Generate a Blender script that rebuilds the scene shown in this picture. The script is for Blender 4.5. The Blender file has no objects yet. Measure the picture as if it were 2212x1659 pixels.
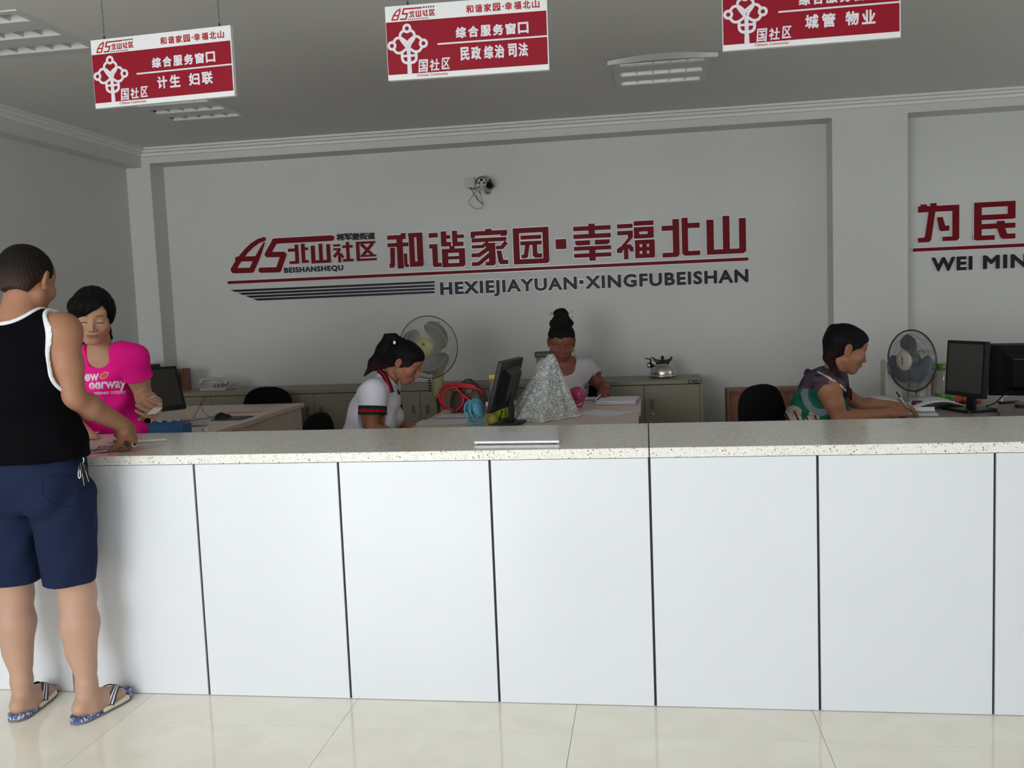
import bpy, bmesh, math, random
import numpy as np
from mathutils import Vector, Matrix
from mathutils.bvhtree import BVHTree
random.seed(7); rng = np.random.RandomState(7)
PI = math.pi
sc = bpy.context.scene
COL = sc.collection

# ------------------------------------------------------------------ camera
CAM = np.array([0.0, -3.0823, 1.4087]); YAW, PIT, ROL, FPX = -0.14818, -0.08612, -0.03954, 1956.78
_F = np.array([math.sin(YAW)*math.cos(PIT), math.cos(YAW)*math.cos(PIT), math.sin(PIT)])
_R = np.cross(_F, [0, 0, 1]); _R /= np.linalg.norm(_R); _U = np.cross(_R, _F)
_R2 = _R*math.cos(ROL)+_U*math.sin(ROL); _U2 = -_R*math.sin(ROL)+_U*math.cos(ROL)
cd = bpy.data.cameras.new('camera'); cam = bpy.data.objects.new('camera', cd); COL.objects.link(cam)
cam.matrix_world = Matrix(((_R2[0], _U2[0], -_F[0], CAM[0]), (_R2[1], _U2[1], -_F[1], CAM[1]), (_R2[2], _U2[2], -_F[2], CAM[2]), (0, 0, 0, 1)))
cd.sensor_width = 36; cd.lens = FPX/2212*36; cd.clip_start = 0.05
sc.camera = cam

def unp(u, v, axis, val):
    """point seen at photo pixel (u,v) lying on the plane axis=val"""
    d = _F+_R2*(u-1106)/FPX-_U2*(v-829.5)/FPX
    return CAM+d*((val-CAM[axis])/d[axis])
def J(u, v, Y): return unp(u, v, 1, Y)

# ------------------------------------------------------------------ world, daylight, exposure
sc.view_settings.view_transform = 'Standard'; sc.view_settings.look = 'None'
sc.view_settings.gamma = 1; sc.view_settings.use_curve_mapping = False
sc.view_settings.exposure = 0.0
sc.cycles.use_denoising = True
sc.cycles.max_bounces = 8; sc.cycles.diffuse_bounces = 5; sc.cycles.transparent_max_bounces = 12
w = bpy.data.worlds.new('sky'); sc.world = w; w.use_nodes = True
w.node_tree.nodes['Background'].inputs[0].default_value = (0.80, 0.90, 1.0, 1)
w.node_tree.nodes['Background'].inputs[1].default_value = 1.0
def area(name, loc, rot, sx, sy, power, color):
    l = bpy.data.lights.new(name, 'AREA'); l.shape = 'RECTANGLE'; l.size = sx; l.size_y = sy; l.energy = power; l.color = color
    o = bpy.data.objects.new(name, l); COL.objects.link(o); o.location = loc; o.rotation_euler = rot
    return o
# door and storefront daylight coming in through the glazed shop front behind the camera
area('daylight_open_door', (-2.6, -6.35, 1.45), (PI/2, 0, 0), 2.7, 2.0, 205, (0.95, 0.98, 1.0))
area('daylight_storefront', (1.2, -6.35, 1.5), (PI/2, 0, 0), 3.6, 2.0, 52, (0.95, 0.98, 1.0))
area('added_side_fill', (4.5, 2.0, 1.55), (0, PI/2, 0), 1.3, 2.6, 12, (0.93, 0.97, 1.0))  # fill lamp added to brighten countertop and walls; no window stands here

# ------------------------------------------------------------------ materials
MATS = {}
def mat(name, col, rough=0.6, metal=0.0, spec=0.5, noise=0.0, nscale=8.0, bump=0.0, bscale=60.0, coat=0.0, alpha=1.0, sss=0.0, attr=None, trans=0.0, emit=None):
    if name in MATS: return MATS[name]
    m = bpy.data.materials.new(name); m.use_nodes = True; nt = m.node_tree; b = nt.nodes['Principled BSDF']
    b.inputs['Base Color'].default_value = (*col, 1); b.inputs['Roughness'].default_value = rough
    b.inputs['Metallic'].default_value = metal; b.inputs['Specular IOR Level'].default_value = spec
    b.inputs['Coat Weight'].default_value = coat; b.inputs['Alpha'].default_value = alpha
    b.inputs['Transmission Weight'].default_value = trans
    if sss: 
        b.inputs['Subsurface Weight'].default_value = sss; b.inputs['Subsurface Radius'].default_value = (0.012, 0.005, 0.003); b.inputs['Subsurface Scale'].default_value = 1.0
    N = nt.nodes.new; L = nt.links.new
    tc = None
    src = None
    if attr:
        a = N('ShaderNodeVertexColor'); a.layer_name = attr; src = a.outputs['Color']
    if noise:
        tc = N('ShaderNodeTexCoord'); n = N('ShaderNodeTexNoise'); n.inputs['Scale'].default_value = nscale; n.inputs['Detail'].default_value = 4
        L(tc.outputs['Object'], n.inputs['Vector'])
        mr = N('ShaderNodeMapRange'); mr.inputs[1].default_value = 0.3; mr.inputs[2].default_value = 0.7
        mr.inputs[3].default_value = 1-noise; mr.inputs[4].default_value = 1+noise*0.5
        L(n.outputs['Fac'], mr.inputs[0])
        mx = N('ShaderNodeVectorMath'); mx.operation = 'SCALE'
        if src: L(src, mx.inputs[0])
        else: mx.inputs[0].default_value = col
        L(mr.outputs[0], mx.inputs['Scale']); src = mx.outputs[0]
    if src: L(src, b.inputs['Base Color'])
    if bump:
        tc = tc or N('ShaderNodeTexCoord'); n2 = N('ShaderNodeTexNoise'); n2.inputs['Scale'].default_value = bscale; n2.inputs['Detail'].default_value = 3
        L(tc.outputs['Object'], n2.inputs['Vector'])
        bp = N('ShaderNodeBump'); bp.inputs['Strength'].default_value = bump; bp.inputs['Distance'].default_value = 0.003
        L(n2.outputs['Fac'], bp.inputs['Height']); L(bp.outputs[0], b.inputs['Normal'])
    if emit: b.inputs['Emission Color'].default_value = (*emit, 1); b.inputs['Emission Strength'].default_value = 1
    MATS[name] = m; return m
def srgb(r, g, b):
    f = lambda c: (c/255/12.92) if c/255 <= 0.04045 else ((c/255+0.055)/1.055)**2.4
    return (f(r), f(g), f(b))

M_wall = mat("painted_plaster", (0.605, 0.61, 0.585), 0.7, noise=0.03, nscale=1.5, bump=0.05, bscale=200)
M_ceil = mat('ceiling_paint', (0.64, 0.63, 0.61), 0.85, noise=0.02, nscale=1.0)
M_panel = mat('white_laminate', (0.70, 0.725, 0.77), 0.26, spec=0.6, noise=0.015, nscale=3)
M_dark = mat('dark_gap', (0.02, 0.015, 0.025), 0.6)
M_white = mat('white_plastic', (0.78, 0.79, 0.80), 0.35)
M_whitemetal = mat('white_enamel', (0.60, 0.61, 0.60), 0.4)
M_black = mat('black_plastic', (0.007, 0.007, 0.009), 0.4, spec=0.3)
M_blackm = mat('black_matte', (0.010, 0.010, 0.012), 0.8)
M_blackfab = mat('black_fabric', (0.006, 0.006, 0.007), 0.9, spec=0.1, bump=0.3, bscale=300)
M_red = mat('red_acrylic', (0.17, 0.004, 0.010), 0.5, spec=0.12)
M_blk_acr = mat('black_acrylic', (0.008, 0.008, 0.016), 0.45, spec=0.25)
M_clear = mat('clear_acrylic_edge', (0.75, 0.76, 0.76), 0.25)
M_signred = mat('sign_red', (0.235, 0.006, 0.018), 0.5, spec=0.15)
M_signwhite = mat('sign_white', (0.68, 0.69, 0.70), 0.5, spec=0.3)
M_signink = mat('sign_white_print', (0.62, 0.61, 0.66), 0.5, spec=0.2)
M_signredink = mat('sign_red_print', (0.36, 0.012, 0.022), 0.5, spec=0.15)
M_signblk = mat('sign_black_print', (0.02, 0.02, 0.03), 0.4)
M_cab = mat('olive_grey_steel', (0.225, 0.20, 0.145), 0.45, noise=0.03, nscale=4, bump=0.06, bscale=400)
M_desk = mat('pale_oak_laminate', (0.68, 0.55, 0.47), 0.4, noise=0.08, nscale=5)
M_steel = mat('brushed_steel', (0.55, 0.53, 0.52), 0.22, metal=1.0)
M_chrome = mat('chrome', (0.8, 0.8, 0.82), 0.12, metal=1.0)
M_brass = mat('brass', (0.65, 0.5, 0.25), 0.3, metal=1.0)
M_paper = mat('paper', (0.74, 0.74, 0.80), 0.8)
M_paperink = mat('pencil_grey', (0.25, 0.25, 0.28), 0.8)
M_redlea = mat('red_leather', (0.55, 0.008, 0.02), 0.4)
M_brownlea = mat('dark_brown_canvas', (0.035, 0.016, 0.014), 0.5, bump=0.2, bscale=200)

def terrazzo():
    m = bpy.data.materials.new('speckled_quartz'); m.use_nodes = True; nt = m.node_tree; b = nt.nodes['Principled BSDF']; N = nt.nodes.new; L = nt.links.new
    tc = N('ShaderNodeTexCoord'); prev = None
    base = N('ShaderNodeTexNoise'); base.inputs['Scale'].default_value = 40; L(tc.outputs['Object'], base.inputs['Vector'])
    cr = N('ShaderNodeValToRGB'); cr.color_ramp.elements[0].color = (0.72, 0.715, 0.66, 1); cr.color_ramp.elements[1].color = (0.88, 0.875, 0.82, 1); L(base.outputs['Fac'], cr.inputs[0])
    prev = cr.outputs[0]
    for i, (s, th, c) in enumerate(((95, 0.26, (0.30, 0.19, 0.10)), (130, 0.23, (0.22, 0.20, 0.17)), (210, 0.28, (0.36, 0.34, 0.30)))):
        wp = N('ShaderNodeTexNoise'); wp.inputs['Scale'].default_value = s*1.5; L(tc.outputs['Object'], wp.inputs['Vector'])
        ad = N('ShaderNodeVectorMath'); ad.operation = 'MULTIPLY_ADD'; L(wp.outputs['Color'], ad.inputs[0]); ad.inputs[1].default_value = (0.006,)*3; L(tc.outputs['Object'], ad.inputs[2])
        mp = N('ShaderNodeMapping'); mp.inputs['Location'].default_value = (i*3.3, i*1.7, 0.4*i); L(ad.outputs[0], mp.inputs[0])
        v = N('ShaderNodeTexVoronoi'); v.inputs['Scale'].default_value = s; L(mp.outputs[0], v.inputs['Vector'])
        sp = N('ShaderNodeSeparateColor'); L(v.outputs['Color'], sp.inputs[0])
        g1 = N('ShaderNodeMath'); g1.operation = 'LESS_THAN'; L(sp.outputs[0], g1.inputs[0]); g1.inputs[1].default_value = 0.32
        g2 = N('ShaderNodeMath'); g2.operation = 'LESS_THAN'; L(v.outputs['Distance'], g2.inputs[0]); g2.inputs[1].default_value = th
        g = N('ShaderNodeMath'); g.operation = 'MULTIPLY'; L(g1.outputs[0], g.inputs[0]); L(g2.outputs[0], g.inputs[1])
        mx = N('ShaderNodeMix'); mx.data_type = 'RGBA'; L(g.outputs[0], mx.inputs[0]); L(prev, mx.inputs[6]); mx.inputs[7].default_value = (*c, 1); prev = mx.outputs[2]
    L(prev, b.inputs['Base Color']); b.inputs['Roughness'].default_value = 0.16; b.inputs['Specular IOR Level'].default_value = 0.5
    return m
M_stone = terrazzo()

def tile_mat():
    m = bpy.data.materials.new('cream_polished_tile'); m.use_nodes = True; nt = m.node_tree; b = nt.nodes['Principled BSDF']; N = nt.nodes.new; L = nt.links.new
    tc = N('ShaderNodeTexCoord'); oi = N('ShaderNodeObjectInfo')
    ad = N('ShaderNodeVectorMath'); ad.operation = 'MULTIPLY_ADD'; L(oi.outputs['Random'], ad.inputs[0]); ad.inputs[1].default_value = (20, 20, 20); L(tc.outputs['Object'], ad.inputs[2])
    n = N('ShaderNodeTexNoise'); n.inputs['Scale'].default_value = 5; n.inputs['Detail'].default_value = 5; n.inputs['Distortion'].default_value = 0.6; L(ad.outputs[0], n.inputs['Vector'])
    cr = N('ShaderNodeValToRGB'); cr.color_ramp.elements[0].position = 0.35; cr.color_ramp.elements[1].position = 0.7
    cr.color_ramp.elements[0].color = (0.86, 0.82, 0.71, 1); cr.color_ramp.elements[1].color = (0.93, 0.90, 0.80, 1); L(n.outputs['Fac'], cr.inputs[0])
    L(cr.outputs[0], b.inputs['Base Color']); b.inputs['Roughness'].default_value = 0.07; b.inputs['Specular IOR Level'].default_value = 0.55
    return m
M_tile = tile_mat()

def wood_mat(name, c1, c2, scale=(2, 30, 30), rough=0.45):
    m = bpy.data.materials.new(name); m.use_nodes = True; nt = m.node_tree; b = nt.nodes['Principled BSDF']; N = nt.nodes.new; L = nt.links.new
    tc = N('ShaderNodeTexCoord'); mp = N('ShaderNodeMapping'); mp.inputs['Scale'].default_value = scale; L(tc.outputs['Object'], mp.inputs[0])
    n = N('ShaderNodeTexNoise'); n.inputs['Scale'].default_value = 1.0; n.inputs['Detail'].default_value = 6; n.inputs['Distortion'].default_value = 0.8; L(mp.outputs[0], n.inputs['Vector'])
    cr = N('ShaderNodeValToRGB'); cr.color_ramp.elements[0].position = 0.35; cr.color_ramp.elements[1].position = 0.68
    cr.color_ramp.elements[0].color = (*c1, 1); cr.color_ramp.elements[1].color = (*c2, 1); L(n.outputs['Fac'], cr.inputs[0])
    L(cr.outputs[0], b.inputs['Base Color']); b.inputs['Roughness'].default_value = rough
    return m
M_wood = wood_mat('reddish_brown_wood', (0.13, 0.045, 0.025), (0.24, 0.09, 0.05), (25, 25, 2))

# ------------------------------------------------------------------ object helpers
def emp(name, loc, rz=0.0, label=None, cat=None, group=None, kind=None, rx=0.0, ry=0.0):
    o = bpy.data.objects.new(name, None); COL.objects.link(o); o.location = loc; o.rotation_euler = (rx, ry, rz); o.empty_display_size = 0.1
    tag(o, label, cat, group, kind); o['_m'] = 1
    return o
def tag(o, label=None, cat=None, group=None, kind=None):
    if label: o['label'] = label
    if cat: o['category'] = cat
    if group: o['group'] = group
    if kind: o['kind'] = kind
    return o
def wmat(o):
    m = Matrix.Translation(o.location) @ o.rotation_euler.to_matrix().to_4x4()
    return (wmat(o.parent) @ m) if o.parent else m
def copy_tree(o, parent=None):
    c = o.copy(); COL.objects.link(c); c.parent = parent
    for ch in [x for x in COL.objects if x.parent == o]: copy_tree(ch, c)
    return c
class MB:
    def __init__(s): s.v = []; s.f = []; s.mi = []; s.M = Matrix.Identity(4); s.m = 0; s.sm = []; s.smooth = False
    def add(s, vs, fs):
        n = len(s.v); s.v += [tuple(s.M @ Vector(p)) for p in vs]
        for f in fs: s.f.append(tuple(i+n for i in f)); s.mi.append(s.m); s.sm.append(s.smooth)
        return s
    def box(s, lo, hi):
        x0, y0, z0 = lo; x1, y1, z1 = hi
        return s.add([(x0,y0,z0),(x1,y0,z0),(x1,y1,z0),(x0,y1,z0),(x0,y0,z1),(x1,y0,z1),(x1,y1,z1),(x0,y1,z1)],
                     [(0,3,2,1),(4,5,6,7),(0,1,5,4),(1,2,6,5),(2,3,7,6),(3,0,4,7)])
    def rbox(s, lo, hi, r, n=3, axis=2):
        """box with rounded vertical edges along axis"""
        a, b = [i for i in range(3) if i != axis]
        if axis == 1: a, b = 2, 0
        cx, cy = (lo[a]+hi[a])/2, (lo[b]+hi[b])/2; hx, hy = (hi[a]-lo[a])/2, (hi[b]-lo[b])/2
        pts = []
        for q in range(4):
            sx, sy = ((1,1),(-1,1),(-1,-1),(1,-1))[q]
            for k in range(n+1):
                t = (q+k/n)*PI/2; pts.append((cx+sx*(hx-r)+r*math.cos(t), cy+sy*(hy-r)+r*math.sin(t)))
        vs = []
        for z in (lo[axis], hi[axis]):
            for p in pts:
                c = [0,0,0]; c[a] = p[0]; c[b] = p[1]; c[axis] = z; vs.append(tuple(c))
        m = len(pts)
        return s.add(vs, [tuple(range(m))[::-1], tuple(range(m, 2*m))]+[(i, (i+1) % m, m+(i+1) % m, m+i) for i in range(m)])
    def prism(s, pts, f0, f1):
        """pts 2D; f0/f1 map (x,y)->3D for the two caps"""
        n = len(pts); return s.add([f0(*p) for p in pts]+[f1(*p) for p in pts],
            [tuple(range(n)), tuple(range(2*n-1, n-1, -1))]+[(i, n+i, n+(i+1) % n, (i+1) % n) for i in range(n)])
    def tube(s, pts, r, n=8, cap=True, closed=False):
        P = [Vector(p) for p in pts]; m = len(P); rs = r if hasattr(r, '__len__') else [r]*m
        vs = []; up = None
        for i in range(m):
            t = (P[(i+1) % m]-P[i-1]) if closed else (P[min(i+1, m-1)]-P[max(i-1, 0)])
            if t.length < 1e-9: t = Vector((0,0,1))
            t.normalize()
            if up is None:
                up = t.orthogonal().normalized()
            else:
                up = (up-t*up.dot(t)); up = up.normalized() if up.length > 1e-6 else t.orthogonal().normalized()
            bn = t.cross(up)
            for k in range(n):
                a = 2*PI*k/n; vs.append(P[i]+(up*math.cos(a)+bn*math.sin(a))*rs[i])
        fs = []
        for i in range(m if closed else m-1):
            j = (i+1) % m
            for k in range(n): fs.append((i*n+k, i*n+(k+1) % n, j*n+(k+1) % n, j*n+k))
        if cap and not closed: fs += [tuple(range(n))[::-1], tuple(range((m-1)*n, m*n))]
        return s.add([tuple(p) for p in vs], fs)
    def cyl(s, a, b, r, r2=None, n=24): return s.tube([a, b], [r, r if r2 is None else r2], n)
    def lathe(s, prof, n=32, c=(0,0,0)):
        vs = []; m = len(prof)
        for k in range(n):
            a = 2*PI*k/n
            for (r, z) in prof: vs.append((c[0]+r*math.cos(a), c[1]+r*math.sin(a), c[2]+z))
        fs = []
        for k in range(n):
            k2 = (k+1) % n
            for i in range(m-1): fs.append((k*m+i, k2*m+i, k2*m+i+1, k*m+i+1))
        return s.add(vs, fs)
    def ell(s, c, r, n=16, m=10):
        prof = []; vs = []; 
        for i in range(m+1):
            t = -PI/2+PI*i/m
            for k in range(n):
                a = 2*PI*k/n; vs.append((c[0]+r[0]*math.cos(t)*math.cos(a), c[1]+r[1]*math.cos(t)*math.sin(a), c[2]+r[2]*math.sin(t)))
        return s.add(vs, [(i*n+k, i*n+(k+1) % n, (i+1)*n+(k+1) % n, (i+1)*n+k) for i in range(m) for k in range(n)])
    def grid(s, fn, nu, nv):
        vs = [tuple(fn(i/(nu), j/(nv))) for j in range(nv+1) for i in range(nu+1)]
        return s.add(vs, [(j*(nu+1)+i, j*(nu+1)+i+1, (j+1)*(nu+1)+i+1, (j+1)*(nu+1)+i) for j in range(nv) for i in range(nu)])
    def build(s, name, mats, parent=None, world=False, smooth=None, bevel=0.0, weld=False, **kw):
        if not isinstance(mats, (list, tuple)): mats = [mats]
        me = bpy.data.meshes.new(name); vs = s.v
        if world and parent is not None:
            inv = wmat(parent).inverted(); vs = [tuple(inv @ Vector(p)) for p in vs]
        me.from_pydata(vs, [], s.f)
        for m in mats: me.materials.append(m)
        me.polygons.foreach_set('material_index', s.mi)
        me.polygons.foreach_set('use_smooth', [bool(x) if smooth is None else smooth for x in s.sm])
        bm = bmesh.new(); bm.from_mesh(me); 
        bmesh.ops.remove_doubles(bm, verts=bm.verts, dist=1e-6)
        bmesh.ops.recalc_face_normals(bm, faces=bm.faces); bm.to_mesh(me); bm.free()
        if smooth:
            try: me.set_sharp_from_angle(angle=math.radians(40))
            except Exception: pass
        o = bpy.data.objects.new(name, me); COL.objects.link(o)
        if parent is not None: o.parent = parent
        if bevel:
            md = o.modifiers.new('bevel', 'BEVEL'); md.width = bevel; md.segments = 2; md.limit_method = 'ANGLE'; md.angle_limit = 0.6
        tag(o, **kw); return o
def tf(loc=(0,0,0), rz=0, rx=0, ry=0, s=1):
    return Matrix.Translation(loc) @ Matrix.Rotation(rz, 4, 'Z') @ Matrix.Rotation(ry, 4, 'Y') @ Matrix.Rotation(rx, 4, 'X') @ Matrix.Scale(s, 4)
def bez(pts, n=10):
    """catmull-rom through pts"""
    P = [np.array(p, float) for p in pts]; P = [2*P[0]-P[1]]+P+[2*P[-1]-P[-2]]; out = []
    for i in range(1, len(P)-2):
        for k in range(n):
            t = k/n; a, b, c, d = P[i-1:i+3]
            out.append(0.5*((2*b)+(-a+c)*t+(2*a-5*b+4*c-d)*t*t+(-a+3*b-3*c+d)*t**3))
    out.append(P[-2]); return [tuple(p) for p in out]

# ------------------------------------------------------------------ text
_tc = {}
def text_mesh(s, bold=0.0, sp=1.0):
    """2D filled outline of text -> verts (x,y), faces; normalised later"""
    k = (s, bold, sp)
    if k in _tc: return _tc[k]
    c = bpy.data.curves.new('t', 'FONT'); c.body = s; c.offset = bold; c.space_character = sp; c.resolution_u = 3; c.size = 1
    o = bpy.data.objects.new('t', c); COL.objects.link(o)
    me = bpy.data.meshes.new_from_object(o.evaluated_get(bpy.context.evaluated_depsgraph_get()))
    bm = bmesh.new(); bm.from_mesh(me); bmesh.ops.remove_doubles(bm, verts=bm.verts, dist=1e-5); bm.to_mesh(me); bm.free()
    vs = [(v.co.x, v.co.y) for v in me.vertices]; fs = [tuple(p.vertices) for p in me.polygons]
    bpy.data.objects.remove(o); bpy.data.curves.remove(c); bpy.data.meshes.remove(me)
    _tc[k] = (vs, fs); return vs, fs
def ext_letters(mb, vs, fs, fmap, d0, d1):
    """extrude flat triangulated shape: fmap(x,y,d)->3D, d0 back, d1 front"""
    n = len(vs); ed = {}
    for f in fs:
        for i in range(len(f)):
            a, b = f[i], f[(i+1) % len(f)]; ed[(a, b)] = ed.get((a, b), 0)+1
    F = [tuple(f) for f in fs]+[tuple(n+i for i in f[::-1]) for f in fs]
    for (a, b) in ed:
        if (b, a) not in ed: F.append((a, n+a, n+b, b))
    mb.add([fmap(x, y, d1) for x, y in vs]+[fmap(x, y, d0) for x, y in vs], F)
def fit(vs, x0, x1, y0, y1):
    xs = [v[0] for v in vs]; ys = [v[1] for v in vs]; a, b, c, d = min(xs), max(xs), min(ys), max(ys)
    return [(x0+(x-a)/(b-a)*(x1-x0), y0+(y-c)/(d-c)*(y1-y0)) for x, y in vs]
def split_x(vs, fs):
    """split into letters: connected components merged when they overlap in x"""
    par = list(range(len(vs)))
    def fd(i):
        while par[i] != i: par[i] = par[par[i]]; i = par[i]
        return i
    for f in fs:
        for i in f[1:]: par[fd(i)] = fd(f[0])
    comp = {}
    for f in fs: comp.setdefault(fd(f[0]), []).append(f)
    iv = sorted([[min(vs[i][0] for f in c for i in f), max(vs[i][0] for f in c for i in f), c] for c in comp.values()], key=lambda t: t[0])
    out = []
    for a, b, c in iv:
        if out and a < out[-1][1]-0.004: out[-1][1] = max(out[-1][1], b); out[-1][2] += c
        else: out.append([a, b, list(c)])
    res = []
    for a, b, c in out:
        ids = sorted({i for f in c for i in f}); mp = {i: k for k, i in enumerate(ids)}
        res.append(([vs[i] for i in ids], [tuple(mp[i] for i in f) for f in c]))
    return res
# ================================================================== SETTING
ZC = 2.83; YF, YI = 4.10, 4.32; XLF, XLI = -4.13, -4.27; XR = 4.6; Y0 = -6.6
HOLES = [(-3.34, -2.76, 2.52, 3.18), (-0.15, 0.43, 2.47, 3.13), (-3.35, -2.77, 0.78, 1.42)]
mb = MB()
mb.m = 0
mb.box((-4.7, Y0-0.2, -0.25), (XR+0.2, 4.6, -0.012))
floor = mb.build('floor', mat('grout', (0.36, 0.34, 0.30), 0.8), kind='structure')
# floor tiles
tm = MB(); tm.box((0.0008, 0.0008, -0.0119), (0.7992, 0.7992, 0.0)); t0 = tm.build('tile', M_tile, floor)
first = True
for i in range(-6, 7):
    for j in range(-8, 6):
        x = -0.2735+0.8*i; y = -0.23+0.8*j
        if x+0.8 < -4.4 or x > 4.7 or y+0.8 < -6.7: continue
        t = t0 if first else bpy.data.objects.new('tile', t0.data)
        if not first: COL.objects.link(t); t.parent = floor
        t.location = (x, y, 0); first = False
# ceiling with openings for the grille lights
xs = sorted({-4.7, XR+0.2}|{h[0] for h in HOLES}|{h[1] for h in HOLES}); ys = sorted({Y0-0.2, 4.6}|{h[2] for h in HOLES}|{h[3] for h in HOLES})
mb = MB()
for i in range(len(xs)-1):
    for j in range(len(ys)-1):
        cx, cy = (xs[i]+xs[i+1])/2, (ys[j]+ys[j+1])/2
        if any(h[0] < cx < h[1] and h[2] < cy < h[3] for h in HOLES): continue
        mb.box((xs[i], ys[j], ZC), (xs[i+1], ys[j+1], ZC+0.02))
mb.build('ceiling', M_ceil, kind='structure')
mb = MB(); mb.box((-4.7, Y0-0.2, ZC+0.14), (XR+0.2, 4.6, ZC+0.2)); mb.build('trim_1', M_ceil, kind='structure')
# back wall: infill plus protruding columns and beam
mb = MB(); mb.box((-4.7, YI, -0.02), (XR+0.2, YI+0.2, ZC)); mb.build('wall_back', M_wall, kind='structure')
mb = MB(); ZB = 2.71
mb.box((XLI, YF, 0), (-4.055, YI, ZC)); mb.box((-4.055, YF, ZB), (1.418, YI, ZC)); mb.box((1.418, YF, 0), (1.955, YI, ZC)); mb.box((1.955, YF, ZB), (4.2, YI, ZC)); mb.box((4.2, YF, 0), (XR, YI, ZC))
mb.build('trim_2', M_wall, kind='structure')
mb = MB(); mb.box((-4.55, Y0, -0.02), (XLI, 4.4, ZC)); mb.build('wall_left', M_wall, kind='structure')
mb = MB(); mb.box((XLI, -1.2, ZB-0.03), (XLF, YF, ZC)); mb.box((XLI, -1.5, 0), (XLF, -1.2, ZC)); mb.build('trim_3', M_wall, kind='structure')
# stepped cornice
mb = MB()
prof = [(0, 0), (0.075, 0), (0.075, -0.016), (0.05, -0.02), (0.045, -0.034), (0.02, -0.042), (0.018, -0.062), (0, -0.064)]
mb.prism(prof, lambda a, b: (XLF-0.02, YF-a, ZC+b), lambda a, b: (XR, YF-a, ZC+b))
mb.prism(prof, lambda a, b: (XLF+a, YF, ZC+b), lambda a, b: (XLF+a, -1.5, ZC+b))
mb.build('trim_4', mat('cornice_white', (0.70, 0.71, 0.69), 0.7), kind='structure')
mb = MB(); mb.box((XR, Y0, -0.02), (XR+0.2, 4.5, ZC)); mb.build('wall_right', M_wall, kind='structure')
# front wall with wide glazed shop front
mb = MB(); mb.box((-4.55, Y0-0.2, 0), (-4.1, Y0, ZC)); mb.box((3.0, Y0-0.2, 0), (XR, Y0, ZC)); mb.box((-4.1, Y0-0.2, 2.5), (3.0, Y0, ZC))
mb.build('wall_front', M_wall, kind='structure')
win = emp('window_1', (-0.3, Y0-0.1, 0), kind='structure')
mb = MB()
for x in (-4.1, -3.6, -2.3, -1.0, 0.3, 1.6, 2.94): mb.box((x, Y0-0.13, 0), (x+0.06, Y0-0.07, 2.5))
for z in (0.0, 2.06, 2.44): mb.box((-4.1, Y0-0.13, z), (3.0, Y0-0.07, z+0.06))
mb.build('window_frame', M_steel, win, world=True)
M_glass = mat('window_glass', (0.95, 0.97, 0.98), 0.02, trans=1.0)
for k, x in enumerate((-3.54, -2.24, -0.94, 0.36, 1.66)):
    g = MB(); g.box((x, Y0-0.105, 0.06), (x+1.24 if k < 4 else 2.94, Y0-0.095, 2.06)); g.build('pane', M_glass, win, world=True)
# ------------------------------------------------------------------ counter
cnt = emp('reception_counter', (-0.5, 0.3, 0), label='long white panelled reception counter with a speckled stone top and dark joints', cat='counter')
SX = [-1.6509+0.55077*i for i in range(-4, 9)]
mb = MB(); mb.box((SX[0], 0.004, 0.0), (SX[-1], 0.012, 0.874)); mb.build('joint_backing', M_dark, cnt, world=True)
for i in range(len(SX)-1):
    p = MB(); p.box((SX[i]+0.0042, -0.006, 0.002), (SX[i+1]-0.0042, 0.004, 0.875)); p.build('panel', M_panel, cnt, world=True, bevel=0.001)
mb = MB(); mb.box((SX[0], 0.012, 0.0), (SX[-1], 0.03, 0.874)); mb.box((SX[0], 0.45, 0.0), (SX[-1], 0.465, 0.875))
for x in SX[::2]: mb.box((x-0.01 if x > SX[0] else x, 0.03, 0), (x+0.01 if x < SX[-1] else x, 0.45, 0.874))
mb.build('carcass', M_panel, cnt, world=True)
XJ = 0.002
for x0, x1 in ((SX[0], -2.75+0.0), (-2.748, XJ-0.0018), (XJ+0.0018, 2.4), (2.403, SX[-1])):
    p = MB(); p.box((x0, -0.008, 0.8765), (x1, 0.615, 0.911)); p.build('countertop_slab', M_stone, cnt, world=True, bevel=0.0025)
mb = MB(); mb.box((XJ-0.002, -0.005, 0.8765), (XJ+0.002, 0.61, 0.9095)); mb.build('joint', M_dark, cnt, world=True)

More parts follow.
